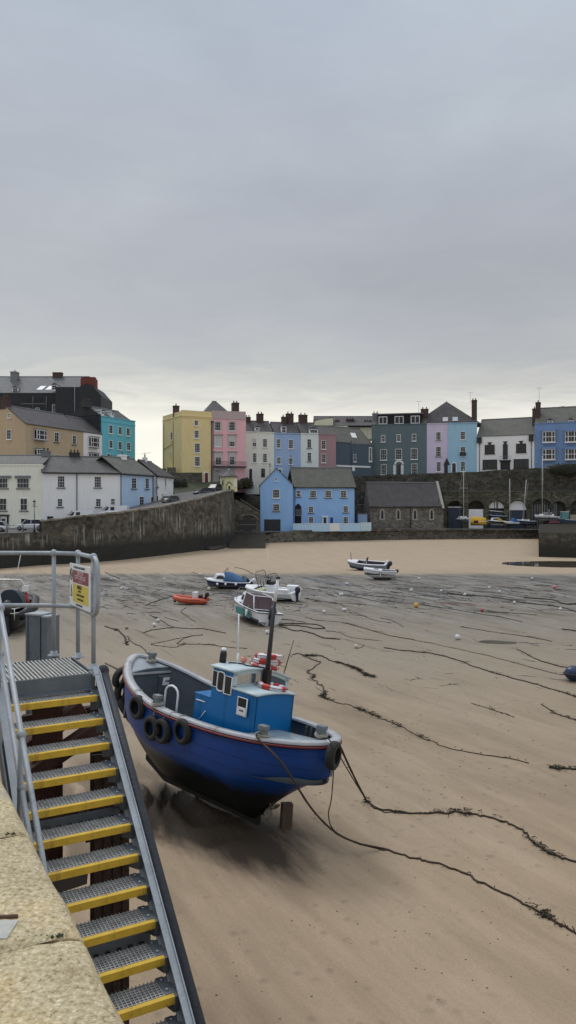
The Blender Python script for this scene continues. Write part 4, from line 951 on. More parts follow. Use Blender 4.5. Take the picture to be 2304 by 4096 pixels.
# ---- blue house on the yard
BL=paint('azure',(116,168,226),streak=.1)
b=Bld('blue_gable_house','bright blue gabled house with a dark garage door at the edge of the beach','house',Z3,262,164,600,164,880,2.35,9,BL,wall=2.95*1.2,gable='front')
b.win(390,925,462,1015,4,3,sill='w',fw=.09); b.win(392,1075,462,1150,4,3,sill='d',fw=.09); b.win(412,800,438,838,2,2,sill='w')
a=b.uv(298,1235); c=b.uv(476,1355); m=MB()
for k in range(10): m.box((a[0]+.1,-.06-(k%2)*.02,c[1]+(a[1]-c[1])*k/10),(c[0]-.1,.02,c[1]+(a[1]-c[1])*(k+1)/10))
m.build('garage_door',M('navy_garage',(.018,.024,.032),rough=.5),b.e)
m=MB(); h=2.95*1.2
m.prism([(-.25,-.25,b.h-.25),(b.w/2,-.25,b.h+h),(b.w/2,-.25,b.h+h+.18),(-.25,-.25,b.h-.05)],(0,9.5,0)); m.prism([(b.w+.25,-.25,b.h-.25),(b.w/2,-.25,b.h+h),(b.w/2,-.25,b.h+h+.18),(b.w+.25,-.25,b.h-.05)],(0,9.5,0)); m.build('roof',SLATEM,b.e)
m=MB(); m.tube([(-.15,-.1,b.h-.2),(-.15,-.1,0)],.08,6); m.build('drainpipe',IRON,b.e)
b=Bld('blue_wing_house','long bright blue house with a mossy slate roof beside the gabled blue house','house',Z3,606,167.5,1242,170,905,2.35,8,BL)
for q in ((632,935,682,1002,3,2),(772,935,842,1012,4,3),(930,935,998,1012,4,3),(1090,935,1156,1012,4,3),(758,1098,812,1168,3,3),(1118,1095,1172,1165,3,3),(760,1206,812,1275,3,3),(1118,1206,1172,1280,3,3)): b.win(*q,sill='d' if q[1]!=1206 else None,fw=.10,bar=.035)
b.door(914,1215,944,1282,NAVYD,surround=WHITE)
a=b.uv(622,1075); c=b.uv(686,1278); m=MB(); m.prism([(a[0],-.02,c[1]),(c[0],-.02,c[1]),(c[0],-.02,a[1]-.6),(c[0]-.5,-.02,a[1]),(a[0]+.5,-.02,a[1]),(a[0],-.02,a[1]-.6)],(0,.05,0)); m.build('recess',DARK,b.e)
t=b.uv(622,1195); m=MB(); m.box((t[0],-.7,t[1]-.1),(c[0],0,t[1]+.1)); 
for k in range(7): m.box((t[0]+k*(c[0]-t[0])/6.5,-.7,t[1]+.1),(t[0]+k*(c[0]-t[0])/6.5+.08,-.64,t[1]+1.2))
m.box((t[0],-.72,t[1]+1.2),(c[0],-.62,t[1]+1.3)); m.build('balcony',LEAD,b.e)
roof_gable(b.e,b.w,8,b.h,4.4,SLATEM,over=.25); b.gutter(); b.pipe(620,915,1290); b.pipe(1240,915,1310)
t=b.uv(578,770); chimney(b.e,.2,2.4,b.h,1.0,1.0,t[1]-b.h-1,1,IRON)
m=MB(); a=b.uv(1000,1225); m.box((a[0]-.3,-.06,a[1]-1),(a[0]+.3,0,a[1]+.2)); m.build('blue_plaque',M('plaque',(.02,.04,.2)),b.e)
# garden wall in front, and lean-to gate piece
e=Bld('garden_wall','low sky-blue garden wall with a white gate in front of the long blue house','garden wall',Z3,600,162.5,1400,166,1283,2.35,.3,paint('azurelight',(150,190,232)))
a=e.uv(978,1280); m=MB(); m.box((a[0],-.08,.1),(a[0]+2.2,0,e.h+.05)); m.build('gate',WHITE,e.e)
a=e.uv(1300,1265); m=MB(); m.box((a[0],-.08,.1),(a[0]+2.4,0,e.h+.25)); m.build('gate',M('pale_gate',(.5,.66,.7)),e.e)
m=MB(); m.box((0,-.04,e.h),(e.w,.34,e.h+.08)); m.build('coping',WHITE,e.e)
b=Bld('blue_shed','small blue-grey shed between the long blue house and the stone chapel','shed',Z3,1274,172,1368,172,1183,2.35,3,paint('shedblue',(120,150,184)))
m=MB(); m.box((-.1,-.1,b.h),(b.w+.1,3.1,b.h+.1)); m.build('roof',LEAD,b.e)
m=MB(); m.box((b.w*.3,-.05,0),(b.w*.7,0,b.h*.85)); m.build('door',paint('shedblue',(1,1,1)),b.e)
# steps and white railing between
def side_stair():
    e=empty('stone_steps',px(*Z3(1270,1080),181),0,'stone steps with white rails climbing behind the small blue-grey shed','steps'); m=MB()
    for k in range(9): m.box((k*.55,0+k*.1,-6),(k*.55+.6,2.5,-1.2+k*.42))
    m.build('steps',STONE,e); m=MB()
    for k in range(5): m.tube([(k*1.2,-.1,-.6+k*.8),(k*1.2,-.1,1.0+k*.8)],.06,5)
    m.tube([(0,-.1,1.0),(4.8,-.1,4.2)],.06,5); m.tube([(0,-.1,-.1),(7.0,-.1,-.1)],.1,5); m.build('railing',LEAD,e)
side_stair()
# garage with arched doors, left of the blue house
b=Bld('stone_garage','dark stone outbuilding with an arched pair of black doors beside the blue gable house','garage',Z2,1105,158,1392,159,1330,2.3,12,STONE,wall=False)
m=MB(); pz=lambda x,y:(b.uv(x,y)[0],0,b.uv(x,y)[1])
A=[pz(1105,1530),pz(1392,1530),pz(1392,1315),pz(1180,1185),pz(1105,1160)]; A=[(p[0],0,0 if i<2 else p[2]) for i,p in enumerate(A)]
m.prism(A,(0,10,0)); m.build('wall',STONE,b.e)
m=MB(); a=pz(1398,1308);c=pz(1175,1170); m.prism([a,c,(c[0],0,c[2]+.3),(a[0],0,a[2]+.3)],(0,11,0)); m.build('roof',SLATEM,b.e)
a=b.uv(1158,1350);c=b.uv(1350,1515); w_=c[0]-a[0]; m=MB(); m.prism([(a[0],-.1,c[1]),(c[0],-.1,c[1]),(c[0],-.1,a[1]-.9)]+[(c[0]-w_*k/8,-.1,a[1]-.9+.9*math.sin(PI*k/8)) for k in range(1,8)]+[(a[0],-.1,a[1]-.9)],(0,.1,0)); o=m.build('door',BLACK,b.e)
m=MB()
for y in (1383,1445,1508):
    z=b.uv(1158,y)[1]
    if y==1445: m.box((a[0]+.1,-.16,z-.06),(c[0]-.1,-.1,z+.06))
    else: m.box((a[0]+.1,-.16,z-.06),(a[0]+w_*.25,-.1,z+.06)); m.box((c[0]-w_*.25,-.16,z-.06),(c[0]-.1,-.1,z+.06))
m.build('hinge',LEAD,o)
m=MB(); m.tube([(a[0]+w_/2-(w_/2+.25)*math.cos(PI*k/10),-.12,a[1]-.9+1.2*math.sin(PI*k/10)) for k in range(11)],.22,6); m.build('arch_ring',CHAPEL,b.e)
# chapel
b=Bld('stone_chapel','small grey stone chapel with four pointed windows and a plain slate roof','chapel',Z4,235,174,1082,176,1238,2.35,8,CHAPEL,wall=5.4*1.02,gable='side')
roof_gable(b.e,b.w-.6,8,b.h,5.5,SLATEB,over=.3,x0=.0)
for x in (343,529,722,915):
    a=b.uv(x,1262);c=b.uv(x+60,1392); x0,x1=a[0]+.35,c[0]-.35; zt=a[1]-.3; zb=c[1]+.3; xm=(x0+x1)/2; zs=zb+(zt-zb)*.62
    def lanc(x0,x1,zb,zs,zt,y,dy):
        xm=(x0+x1)/2; hw=(x1-x0)/2
        P=[(x0,y,zb),(x1,y,zb),(x1,y,zs)]+[(xm+hw*math.cos(t)**1.0*(1),y,zs+(zt-zs)*math.sin(t)**.85) for t in (R(25),R(50),R(70))]+[(xm,y,zt)]+[(xm-hw*math.cos(t),y,zs+(zt-zs)*math.sin(t)**.85) for t in (R(70),R(50),R(25))]+[(x0,y,zs)]
        return MB().prism(P,(0,dy,0))
    o=lanc(x0-.32,x1+.32,zb-.3,zs,zt+.4,-.10,.10).build('window',M('pale_dressed_stone',(.36,.35,.32),var=.15,scale=3),b.e)
    lanc(x0,x1,zb,zs,zt,-.15,.05).build('pane',GLASS,o)
b.pipe(700,1250,1478); m=MB(); m.tube([(-.1,-.38,b.h-.05),(b.w-.4,-.38,b.h-.05)],.12,6); m.build('gutter',BLACK,b.e)
m=MB(); 
m.prism([(b.w-.5,-.6,b.h-.3),(b.w-.5,4,b.h+6.0),(b.w-.5,8.6,b.h-.3)],(.6,0,0)); m.build('gable_coping',M('pale_dressed_stone',(1,1,1)),b.e)
# small hexagonal-roofed yellow kiosk
def kiosk():
    p=px(917,1966,152); e=empty('yellow_kiosk',(p.x,p.y,p.z),R(8),'tiny pale yellow lodge with a pyramid slate roof at the top of the harbour wall','lodge')
    KY=paint('kiosk',(206,204,150)); h=4.4*152/165; w=1.55
    m=MB(); P=[(w*1.15*math.cos(PI/4*k+PI/8),w*1.0*math.sin(PI/4*k+PI/8)+1.6,0) for k in range(8)]
    m.prism(P,(0,0,2.85)); m.build('wall',KY,e)
    m=MB(); m.lathe([(2.05,0),(1.6,.3),(.05,1.45)],(0,1.6,2.85),8); o=m.build('roof',SLATE,e); m=MB(); m.ball((0,1.6,4.4),.14,n=8); m.build('finial',WHITE,o)
    m=MB(); m.prism([(-.45,-.35,0),(.45,-.35,0),(.45,-.35,1.2),(0,-.35,1.75),(-.45,-.35,1.2)],(0,.7,0)); m.build('porch',KY,e)
    m=MB(); m.prism([(-.62,-.4,1.15),(0,-.4,1.85),(.62,-.4,1.15),(.62,-.4,1.28),(0,-.4,2.0),(-.62,-.4,1.28)],(0,.7,0)); m.build('porch_roof',BLACK,e)
    m=MB(); m.box((-.2,-.39,.1),(.2,-.345,1.1)); m.build('door',M('green_door',(.03,.06,.02)),e)
    m=MB(); m.box((-1.35,.55,1.1),(-.85,.6,2.2)); m.build('window',BLACK,e); m=MB(); m.box((.95,.3,.9),(1.4,.9,2.5)); m.build('window',WHITE,e)
kiosk()
# ================================================================ foreground staircase
GALV=M('galvanised_steel',(.34,.37,.40),rough=.55,metal=.25,var=.18,scale=5,bump=.12,bscale=40,stains=.35,stain_col=(.14,.15,.16,1))
GALVD=M('dull_galvanised',(.14,.165,.19),rough=.6,metal=.2,var=.25,scale=4,stains=.4,stain_col=(.06,.065,.07,1))
GRAT=M('steel_grating',(.42,.42,.41),rough=.6,metal=.2,var=.3,scale=9,stains=.4,stain_col=(.16,.13,.09,1))
YEL=M('yellow_nosing',(.62,.40,.035),rough=.62,var=.14,scale=6,stains=.75,stain_col=(.20,.12,.035,1),bump=.1,bscale=30)
RUST=M('rusty_pile',(.045,.026,.019),rough=.9,var=.5,scale=5,bump=.5,bscale=20,stains=.6,stain_col=(.10,.045,.022,1))
BRACE=M('rusty_brace',(.075,.032,.022),rough=.85,var=.4,scale=4,bump=.3)
RUB=M('black_rubber',(.028,.033,.042),rough=.62,var=.35,scale=6,bump=.2)
D=Vector((.485,-.875,0)); RT=Vector((.875,.485,0)); UP=Vector((0,0,1))
P0=Vector((-1.858,7.5,6.143)); RISE=.1743; GO=.2128; SW=.84
def SP_(k,w,dz=0,dd=0): # point k treads down, w metres to the left of the right-hand ends
    return P0+D*(GO*k+dd)-RT*w+UP*(-RISE*k+dz)
STM=Matrix(((RT.x,-D.x,0,0),(RT.y,-D.y,0,0),(0,0,1,0),(0,0,0,1)))  # local x right, y back up the flight, z up
stair=empty('steel_staircase',(0,0,0),0,'galvanised steel harbour stairs with yellow-edged grating treads and a railed landing','staircase')
def tread_root(k):
    p=SP_(k,0); e=empty('tread',p,math.atan2(RT.y,RT.x)); e.parent=stair; return e
tr0=tread_root(0)
m=MB(); m.box((-SW,0,-.060),(0,.045,0.0)); m.build('nosing',YEL,tr0,bevel=.004)
m=MB()
for i in range(7): m.box((-SW+.01,.052+i*.031,-.032),(-.065,.060+i*.031,-.001))
for i in range(26):
    x=-SW+.02+i*(SW-.085)/25; m.box((x-.0032,.046,-.03),(x+.0032,.262,.0))
m.build('grating',GRAT,tr0)
m=MB(); m.box((-.06,.046,-.05),(-.004,.27,.003)); m.build('end_plate',GALVD,tr0)
m=MB(); m.box((-SW,.046,-.05),(-SW+.008,.27,0)); m.build('end_plate',GALVD,tr0)
for y in (.09,.22): m=MB(); m.lathe([(.012,0),(.012,.012),(.006,.016)],(-.032,y,.003),6); m.build('bolt',GALV,tr0)
for k in range(1,14):
    c=copy_tree(tr0,stair); c.location=SP_(k,0)
# stringers
m=MB(); a=SP_(-1.15,-.045,.035); b_=SP_(14,-.045,.035); m.beam(a,b_,.062,.012); 
m.beam(SP_(-1.15,-.072,-.07),SP_(14,-.072,-.07),.010,.20); m.beam(SP_(-1.15,-.045,-.165),SP_(14,-.045,-.165),.062,.012)
m.build('stringer',GALV,stair)
m=MB(); m.beam(SP_(-1,SW+.05,-.06),SP_(14,SW+.05,-.06),.06,.20); m.build('stringer',GALV,stair)
m=MB()
for k in range(14): m.prism([SP_(k,0.004,-.004,-.27),SP_(k,.004,-.004,0.0),SP_(k,.004,-.13,-.02),SP_(k,.004,-.20,-.25)],RT*.035)
m.build('tread_bracket',GALVD,stair)
# rubber fender pipe beside the stringer
m=MB(); m.tube([SP_(-1.15,-.125,-.02),SP_(3,-.125,-.03),SP_(14,-.125,-.03)],.046,14); m.ball(SP_(-1.15,-.125,-.02),.062,n=12); m.build('fender_pipe',RUB,stair)
m=MB(); m.tube([SP_(11.15,-.125,-.03),SP_(11.2,-.125,-.03)],.050,14); m.build('pipe_joint',BLACK,stair)
# cross channels with slots
for k in (4.15,8.15):
    m=MB(); m.beam(SP_(k,-.0,-.19,-.17),SP_(k,SW,-.19,-.17),.03,.15); o=m.build('cross_channel',GALVD,stair)
    m=MB()
    for j in range(9): q=SP_(k,.06+j*.09,-.18,-.150); m.beam(q,q-RT*.035,.006,.014)
    m.build('slot',DARK,o)
# landing
LZ=P0.z+RISE
def LP(x,y,z=0): # landing: x metres left of right edge, y back from the front edge
    return Vector((P0.x,P0.y,LZ))-D*(GO+y)-RT*x+UP*z
LW,LD=.90,.93
m=MB()
for i in range(23): x=.03+i*(LW-.06)/22; m.beam(LP(x,.02,-.012),LP(x,LD-.01,-.012),.014,.03)
for j in range(8): m.beam(LP(0.02,.06+j*.115,-.022),LP(LW,.06+j*.115,-.022),.005,.02)
m.build('landing_grating',M('pale_landing_grating',(.46,.46,.43),rough=.65,metal=.1,var=.2,scale=6),stair)
m=MB(); m.beam(LP(-.02,0,-.075),LP(LW+.03,0,-.075),.012,.155); m.beam(LP(0,LD,-.07),LP(LW,LD,-.07),.012,.14); m.beam(LP(-.02,-.03,-.07),LP(-.02,LD,-.07),.012,.15); m.beam(LP(0,-.02,-.15),LP(LW,-.02,-.15),.05,.012); m.build('landing_frame',GALVD,stair)
m=MB(); m.beam(LP(-.045,-.06,-.01),LP(-.045,.14,-.01),.085,.02); m.build('corner_plate',GALV,stair)
# railings
RR=.0235
def rail(pts,name='handrail',r=RR): m=MB(); m.tube(pts,r,12); return m.build(name,GALV,stair)
def knuckle(mb,p,r=.041): mb.ball(p,r,(1,1,1.05),12)
z0=LZ; pA=Vector((-2.615,8.59,z0)); pB=Vector((-2.318,8.49,z0)); pC=Vector((-2.0,7.91,z0)); HH=1.145
for p in (pA,pB,pC):
    m=MB(); m.tube([p+UP*-.02,p+UP*HH],RR,12); o=m.build('post',GALV,stair)
    m=MB(); knuckle(m,p+UP*HH); knuckle(m,p+UP*.56,.036) ; m.build('rail_joint',GALV,o)
    m=MB(); m.lathe([(.07,0),(.07,.01),(.045,.012),(.04,.05),(.026,.055)],p+UP*.0,10); m.build('base_flange',GALV,o)
pL=px(-120,2221,8.62); pL.z=z0+HH
rail([pL,pA+UP*HH,pB+UP*HH]); q=Vector((pL.x,pL.y,z0+.56)); rail([q,pA+UP*.56,pB+UP*.56],'mid_rail')
# right-hand closed loop end
e1=pC+D*.06
lp=[pB+UP*HH,pC+UP*HH]+[pC+D*(.02+.15*math.sin(t))+UP*(HH-.15*(1-math.cos(t))) for t in (.4,.8,1.2,1.57)]+[pC+D*.17+UP*(HH-.35)]+[pC+D*(.02+.15*math.cos(t))+UP*(.56+.15*(1-math.sin(t))) for t in (.0,.4,.8,1.2,1.57)]+[pC+UP*.56,pB+UP*.56]
rail(lp,'loop_rail')
# left-hand sloping rails
HW=SW+.04
h1,h2=.80,.37
ua=SP_(-2.2,HW,h1); rail([ua,SP_(7.5,HW,h1),SP_(13,HW,h1)])
rail([SP_(-1.0,HW,h2),SP_(13,HW,h2)],'mid_rail')
for k in (-.55,4.6,9.4):
    m=MB(); m.tube([SP_(k,HW+.02,-.25),SP_(k,HW+.005,h1)],RR,12); o=m.build('post',GALV,stair)
    m=MB(); knuckle(m,SP_(k,HW,h1),.043); knuckle(m,SP_(k,HW,h2),.038); m.build('rail_joint',GALV,o)
m=MB(); m.tube([SP_(-.2,HW+.10,h1+.12),SP_(-.2,HW+.10,-1.3)],.03,12); m.beam(SP_(-.2,HW+.14,-.72),SP_(.15,HW+.14,-.72),.05,.01); m.build('post',GALV,stair)
m=MB(); m.beam(SP_(1.2,HW+.07,-.02),SP_(4.8,HW+.07,-.02),.012,.16); m.beam(SP_(.2,HW+.09,-.5),SP_(7,HW+.09,-.5),.012,.12); m.build('side_plate',GALVD,stair)
# rusty supports below
def hpile(x,y,z0,z1,w,name='pile',mat=None,yaw=.3):
    m=MB(); t=.03; mt=Matrix.Translation((x,y,0))@Matrix.Rotation(yaw,4,'Z')
    m.box((-w/2,-w/2,z0),(w/2,-w/2+t,z1),mt); m.box((-w/2,w/2-t,z0),(w/2,w/2,z1),mt); m.box((-t/2,-w/2+t,z0),(t/2,w/2-t,z1),mt)
    for k in range(4): m.box((-w/2+.02+k*w/4,-w/2-.012,z0),(-w/2+.035+k*w/4,-w/2-.002,z1),mt)
    return m.build(name,mat or RUST,stair)
hpile(-1.80,7.75,-1.,5.55,.36); hpile(-2.50,8.0,-1.,6.1,.30,mat=BRACE); hpile(-2.35,6.6,-1.,4.9,.26)
def br(p,q,w=.2,h=.14,mat=None): m=MB(); m.beam(p,q,w,h); m.build('brace',mat or BRACE,stair)
br(px(330,2822,8.2),px(118,2985,8.0)); br(px(395,2905,8.1),px(120,3095,7.8)); br(px(300,2860,8.6),px(150,2790,8.6),.1,.1,RUST)
br(px(90,2880,8.4),px(420,2835,8.4),.1,.1,RUST)
br(px(120,3290,7.4),px(430,3220,7.9),.12,.12,RUST); br(px(140,3560,7.0),px(330,3500,7.4),.16,.12,BLACK)
m=MB(); m.tube([px(345,3235,7.2),px(352,3370,7.1)],.022,8); m.tube([px(325,3245,7.2),px(333,3280,7.1)],.03,8); m.build('chain',RUST,stair)
# grey steel box pile behind the landing
p=px(158,2457,9.25); e=empty('steel_box_pile',(p.x,p.y,0),R(-24),'grey steel box pile with a pale cap plate standing behind the landing','pile')
m=MB(); m.box((-.105,-.1,-1),(.10,.1,p.z)); m.box((-.112,-.112,-1),(-.085,-.1,p.z)); m.box((.08,-.112,-1),(.105,-.1,p.z)); m.build('column',GALVD,e)
m=MB(); m.box((.115,-.1,-1),(.20,.12,p.z-.02)); m.build('side_column',GALVD,e)
m=MB(); m.box((-.12,-.12,p.z),(.11,.11,p.z+.018)); m.box((.12,-.11,p.z-.018),(.205,.12,p.z)); m.build('cap_plate',GALV,e)
# ---------------- warning sign on the loop rail
def text(body,size,mt,mat,parent,name='lettering',align='CENTER',bold=0.0,sx=1):
    cu=bpy.data.curves.new(name,'FONT'); cu.body=body; cu.size=size; cu.align_x=align; cu.align_y='CENTER'; cu.extrude=.0012; cu.offset=bold
    o=bpy.data.objects.new(name,cu); C.objects.link(o); dg=bpy.context.evaluated_depsgraph_get(); me=bpy.data.meshes.new_from_object(o.evaluated_get(dg))
    C.objects.unlink(o); bpy.data.objects.remove(o)
    me.transform(mt@Matrix.Diagonal((sx,1,1,1))); me.materials.clear(); me.materials.append(mat)
    q=bpy.data.objects.new(name,me); C.objects.link(q); q.parent=parent; return q
SX=Vector((-2.40,8.50,0)); SXr=Vector((-2.013,7.85,0)); sd_=(SXr-SX); SWD=sd_.length; sd_.normalize(); sn=sd_.cross(UP)
sg=empty('warning_sign',(SX.x,SX.y,6.905),math.atan2(sd_.y,sd_.x),'white-bordered red and yellow bilingual warning sign fixed to the landing railing','sign')
SWH=M('sign_white',(.78,.8,.82),rough=.35,var=.04); SRED=M('sign_red',(.23,.012,.03),rough=.35,var=.08); SYE=M('sign_yellow',(.68,.53,.06),rough=.35,var=.06)
H_=.458
m=MB(); m.box((0,-.012,0),(SWD,0,H_)); m.build('board',SWH,sg,bevel=.003)
m=MB(); m.box((SWD*.19,-.0155,H_*.565),(SWD*.95,-.012,H_*.855)); m.build('red_panel',SRED,sg)
m=MB(); m.box((SWD*.19,-.0155,H_*.115),(SWD*.95,-.012,H_*.535)); m.build('yellow_panel',SYE,sg)
TM=lambda x,z,y=-.0175: Matrix.Translation((x,y,z))@Matrix.Rotation(R(90),4,'X')
PK=M('sign_pink_white',(.55,.35,.38),rough=.4); BK_=M('sign_black',(.03,.025,.02),rough=.4)
xc=SWD*.57
text('DIM DIM',.062,TM(xc,H_*.795),PK,sg,bold=.0022); text('CERB-CERDDED',.058,TM(xc,H_*.70),PK,sg,bold=.002); text('CERDDED DIM',.026,TM(xc,H_*.61),PK,sg)
text('PERYGL',.05,TM(xc-.03,H_*.475),BK_,sg,bold=.002); text('GRISIAU',.026,TM(xc-.03,H_*.385),BK_,sg,bold=.001); text('BYDDWCH YN OFALUS',.026,TM(xc,H_*.295),BK_,sg,bold=.001); text('TAKE CARE  STEPS',.026,TM(xc,H_*.20),BK_,sg,bold=.001)
text('CYNGOR SIR PENFRO',.034,TM(SWD*.5,H_*.925,-.0135),BK_,sg,sx=1.3); text('PEMBROKESHIRE',.026,TM(SWD*.5,H_*.055,-.0135),BK_,sg,sx=1.3)
m=MB(); m.tube([(SWD*.095+.045*math.cos(t*PI/8)*1.0,-.013,H_*.74+.058*math.sin(t*PI/8)) for t in range(16)],.006,6,close=True); m.beam((SWD*.06,-.014,H_*.80),(SWD*.13,-.014,H_*.68),.006,.01); m.build('prohibition_symbol',BK_,sg)
m=MB(); m.prism([(SWD*.045,-.012,H_*.22),(SWD*.145,-.012,H_*.22),(SWD*.095,-.012,H_*.5)],(0,-.003,0)); m.build('warning_triangle',BK_,sg)
m=MB(); m.prism([(SWD*.065,-.0155,H_*.245),(SWD*.125,-.0155,H_*.245),(SWD*.095,-.0155,H_*.42)],(0,-.002,0)); m.build('triangle_inset',SYE,sg)
m=MB(); 
for z in (.06,.40):
    m.tube([(SWD-.02,.0,z),(SWD+.06,.02,z)],.006,6)
m.build('bracket',GALV,sg)
# ---------------- quay coping in the near left corner
def coping_mat():
    m=bpy.data.materials.new('weathered_granite'); m.use_nodes=True; t=m.node_tree; L=t.links.new; b=t.nodes['Principled BSDF']; b.inputs['Roughness'].default_value=.9
    tc=N(t,'ShaderNodeNewGeometry')
    n=N(t,'ShaderNodeTexNoise',i_Scale=48.,i_Detail=6.,i_Roughness=.8); L(tc.outputs['Position'],n.inputs[0])
    r=ramp(t,[(.34,(.17,.13,.075,1)),(.45,(.44,.36,.21,1)),(.56,(.59,.505,.33,1)),(.68,(.82,.76,.60,1))]); L(n.outputs[0],r.inputs[0])
    n2=N(t,'ShaderNodeTexNoise',i_Scale=3.5,i_Detail=6.,i_Roughness=.65); L(tc.outputs['Position'],n2.inputs[0])
    r2=ramp(t,[(.3,(.78,.76,.72,1)),(.5,(1,1,1,1)),(.7,(1.08,1.0,.85,1))]); L(n2.outputs[0],r2.inputs[0])
    mx=N(t,'ShaderNodeMix',data_type='RGBA',blend_type='MULTIPLY'); mx.inputs[0].default_value=1; L(r.outputs[0],mx.inputs[6]); L(r2.outputs[0],mx.inputs[7])
    n3=N(t,'ShaderNodeTexNoise',i_Scale=2.0,i_Detail=8.,i_Roughness=.7); L(tc.outputs['Position'],n3.inputs[0]); r3=ramp(t,[(.56,0.),(.7,.7)]); L(n3.outputs[0],r3.inputs[0])
    m2=N(t,'ShaderNodeMix',data_type='RGBA'); L(r3.outputs[0],m2.inputs[0]); L(mx.outputs[2],m2.inputs[6]); m2.inputs[7].default_value=(.38,.36,.31,1)
    L(m2.outputs[2],b.inputs['Base Color'])
    v=N(t,'ShaderNodeTexVoronoi',i_Scale=95.); L(tc.outputs['Position'],v.inputs[0])
    bp=N(t,'ShaderNodeBump'); bp.inputs['Strength'].default_value=.6; bp.inputs['Distance'].default_value=.008; L(n.outputs[0],bp.inputs['Height'])
    bp2=N(t,'ShaderNodeBump'); bp2.inputs['Strength'].default_value=.4; bp2.inputs['Distance'].default_value=.006; L(v.outputs[0],bp2.inputs['Height']); L(bp.outputs[0],bp2.inputs['Normal'])
    L(bp2.outputs[0],b.inputs['Normal']); return m
COP=coping_mat()
E0=Vector((-.53,2.37,6.4)); QZ=6.4
def edge_at(Y): t=(Y-E0.y)/.875; return Vector((E0.x-.485*t,Y,QZ))
qe=empty('quay_edge',edge_at(3.0),0,'pale yellow granular stone coping of the quay in the near left corner','quay')
JD=Vector((-1,-.13,0))
def block(Ya,Yb,name='coping_stone'):
    a=edge_at(Ya)-qe.location; b=edge_at(Yb)-qe.location; wd=1.15; g=.011
    yv=Vector((0,1,0)); m=MB()
    pa=a+(b-a).normalized()*g; pb=b-(b-a).normalized()*g
    n=14; rows=[]
    for i in range(n+1):
        f=(i-1)/(n-2)*.97+.015 if 0<i<n else i/n; p=pa+(pb-pa)*f; wob=.012*fb(p.y*3,1.3)
        nrm=RT*1.0
        prof=[]
        for (o_,z_) in ((.05,-.5),(.052,-.09),(.045,-.05),(.02,-.018),(-.02,-.004),(-.06,0),(-.3,.002)):
            prof.append(p+RT*(o_+wob)+UP*(z_+.004*fb(p.y*5,o_*20)))
        prof.append(p+JD*wd+UP*0)
        if i in (0,n): prof=[v_-UP*.012 for v_ in prof]
        rows.append(prof)
    m.sheet(rows); 
    for r_ in (rows[0],rows[-1]): m.add([*r_,r_[-1]+UP*-.5],[tuple(range(len(r_)+1))])
    return m.build(name,COP,qe)
for a,b in ((-.9,.17),(.18,.99),(1.0,1.93),(1.94,2.865),(2.87,3.755),(3.76,4.64),(4.65,5.6),(5.61,6.6)): block(a,b)
m=MB(); jm=M('joint_moss',(.05,.055,.03),rough=.95,var=.5,scale=30)
for Y in (2.868,3.758):
    for k in range(40):
        f=random.random()**1.5*.5; p=edge_at(Y)-qe.location+JD*(.03+f*.6)+Vector((0,random.uniform(-.006,.008),-.003)); m.ball(p,random.uniform(.002,.007),n=6)
m.build('moss',jm,qe)
m=MB(); q=px(-12,3745,2.90); q=Vector((q.x,q.y,QZ))-qe.location; m.box((q.x-.05,q.y-.07,0.0),(q.x+.062,q.y+.055,.006)); m.build('inset_plate',M('worn_plate',(.42,.42,.38),var=.2,scale=20,rough=.7),qe)
m=MB(); m.tube([(q.x-.05,q.y+.075,.006),(q.x+.05,q.y+.08,.006)],.008,6); m.build('rust_mark',M('rust_mark',(.10,.05,.03),var=.3),qe)
# the quay deck that the camera stands on, and its wall down to the sand
m=MB(); A=[edge_at(-3)+JD*1.16,edge_at(6.6)+JD*1.16,Vector((-30,20,QZ)),Vector((-30,-10,QZ)),Vector((-2,-10,QZ))]
m.prism([p+UP*-.01 for p in A],(0,0,-.4)); o=m.build('quay_deck',M('quay_paving',(.3,.27,.2),rough=.9,var=.3,scale=3,bump=.4)); tag(o,kind='structure')
m=MB(); m.prism([edge_at(-3)+Vector((0,0,-.45)),edge_at(6.6)+Vector((0,0,-.45)),edge_at(6.6)+Vector((-6,0,-.45)),edge_at(-3)+Vector((-6,0,-.45))],(0,0,-6.6)); o=m.build('near_quay_wall',QUAYST); tag(o,'sheer dark stone face of the near quay below its yellow coping','quay wall')
# ================================================================ blue fishing boat
BO=Vector((-1.9,20.0,.12)); BM=Matrix.Translation(BO)@Matrix.Rotation(-.75,4,'Z')@Matrix.Rotation(.05,4,'Y')@Matrix.Rotation(-.10,4,'X')
BMi=BM.inverted()
boat=empty('fishing_boat',BO,0,'blue wooden fishing boat with a bright blue wheelhouse lying aground in the foreground','boat',rot=(-.10,.05,-.75))
def _ray(x,y): return BMi@Vector((0,0,EYE)),BMi.to_3x3()@Vector(((x-CX)/F,1,(HY-y)/F))
def bv(x,y,v): c,d=_ray(x,y); t=(v-c.y)/d.y; return c+d*t
def bu(x,y,u): c,d=_ray(x,y); t=(u-c.x)/d.x; return c+d*t
def bz(x,y,w_): c,d=_ray(x,y); t=(w_-c.z)/d.z; return c+d*t
HULLB=M('boat_hull_blue',(.002,.048,.245),rough=.45,spec=.3,var=.18,scale=1.5,coat=.08,stains=.35,stain_col=(.006,.018,.07,1),bump=.12,bscale=3)
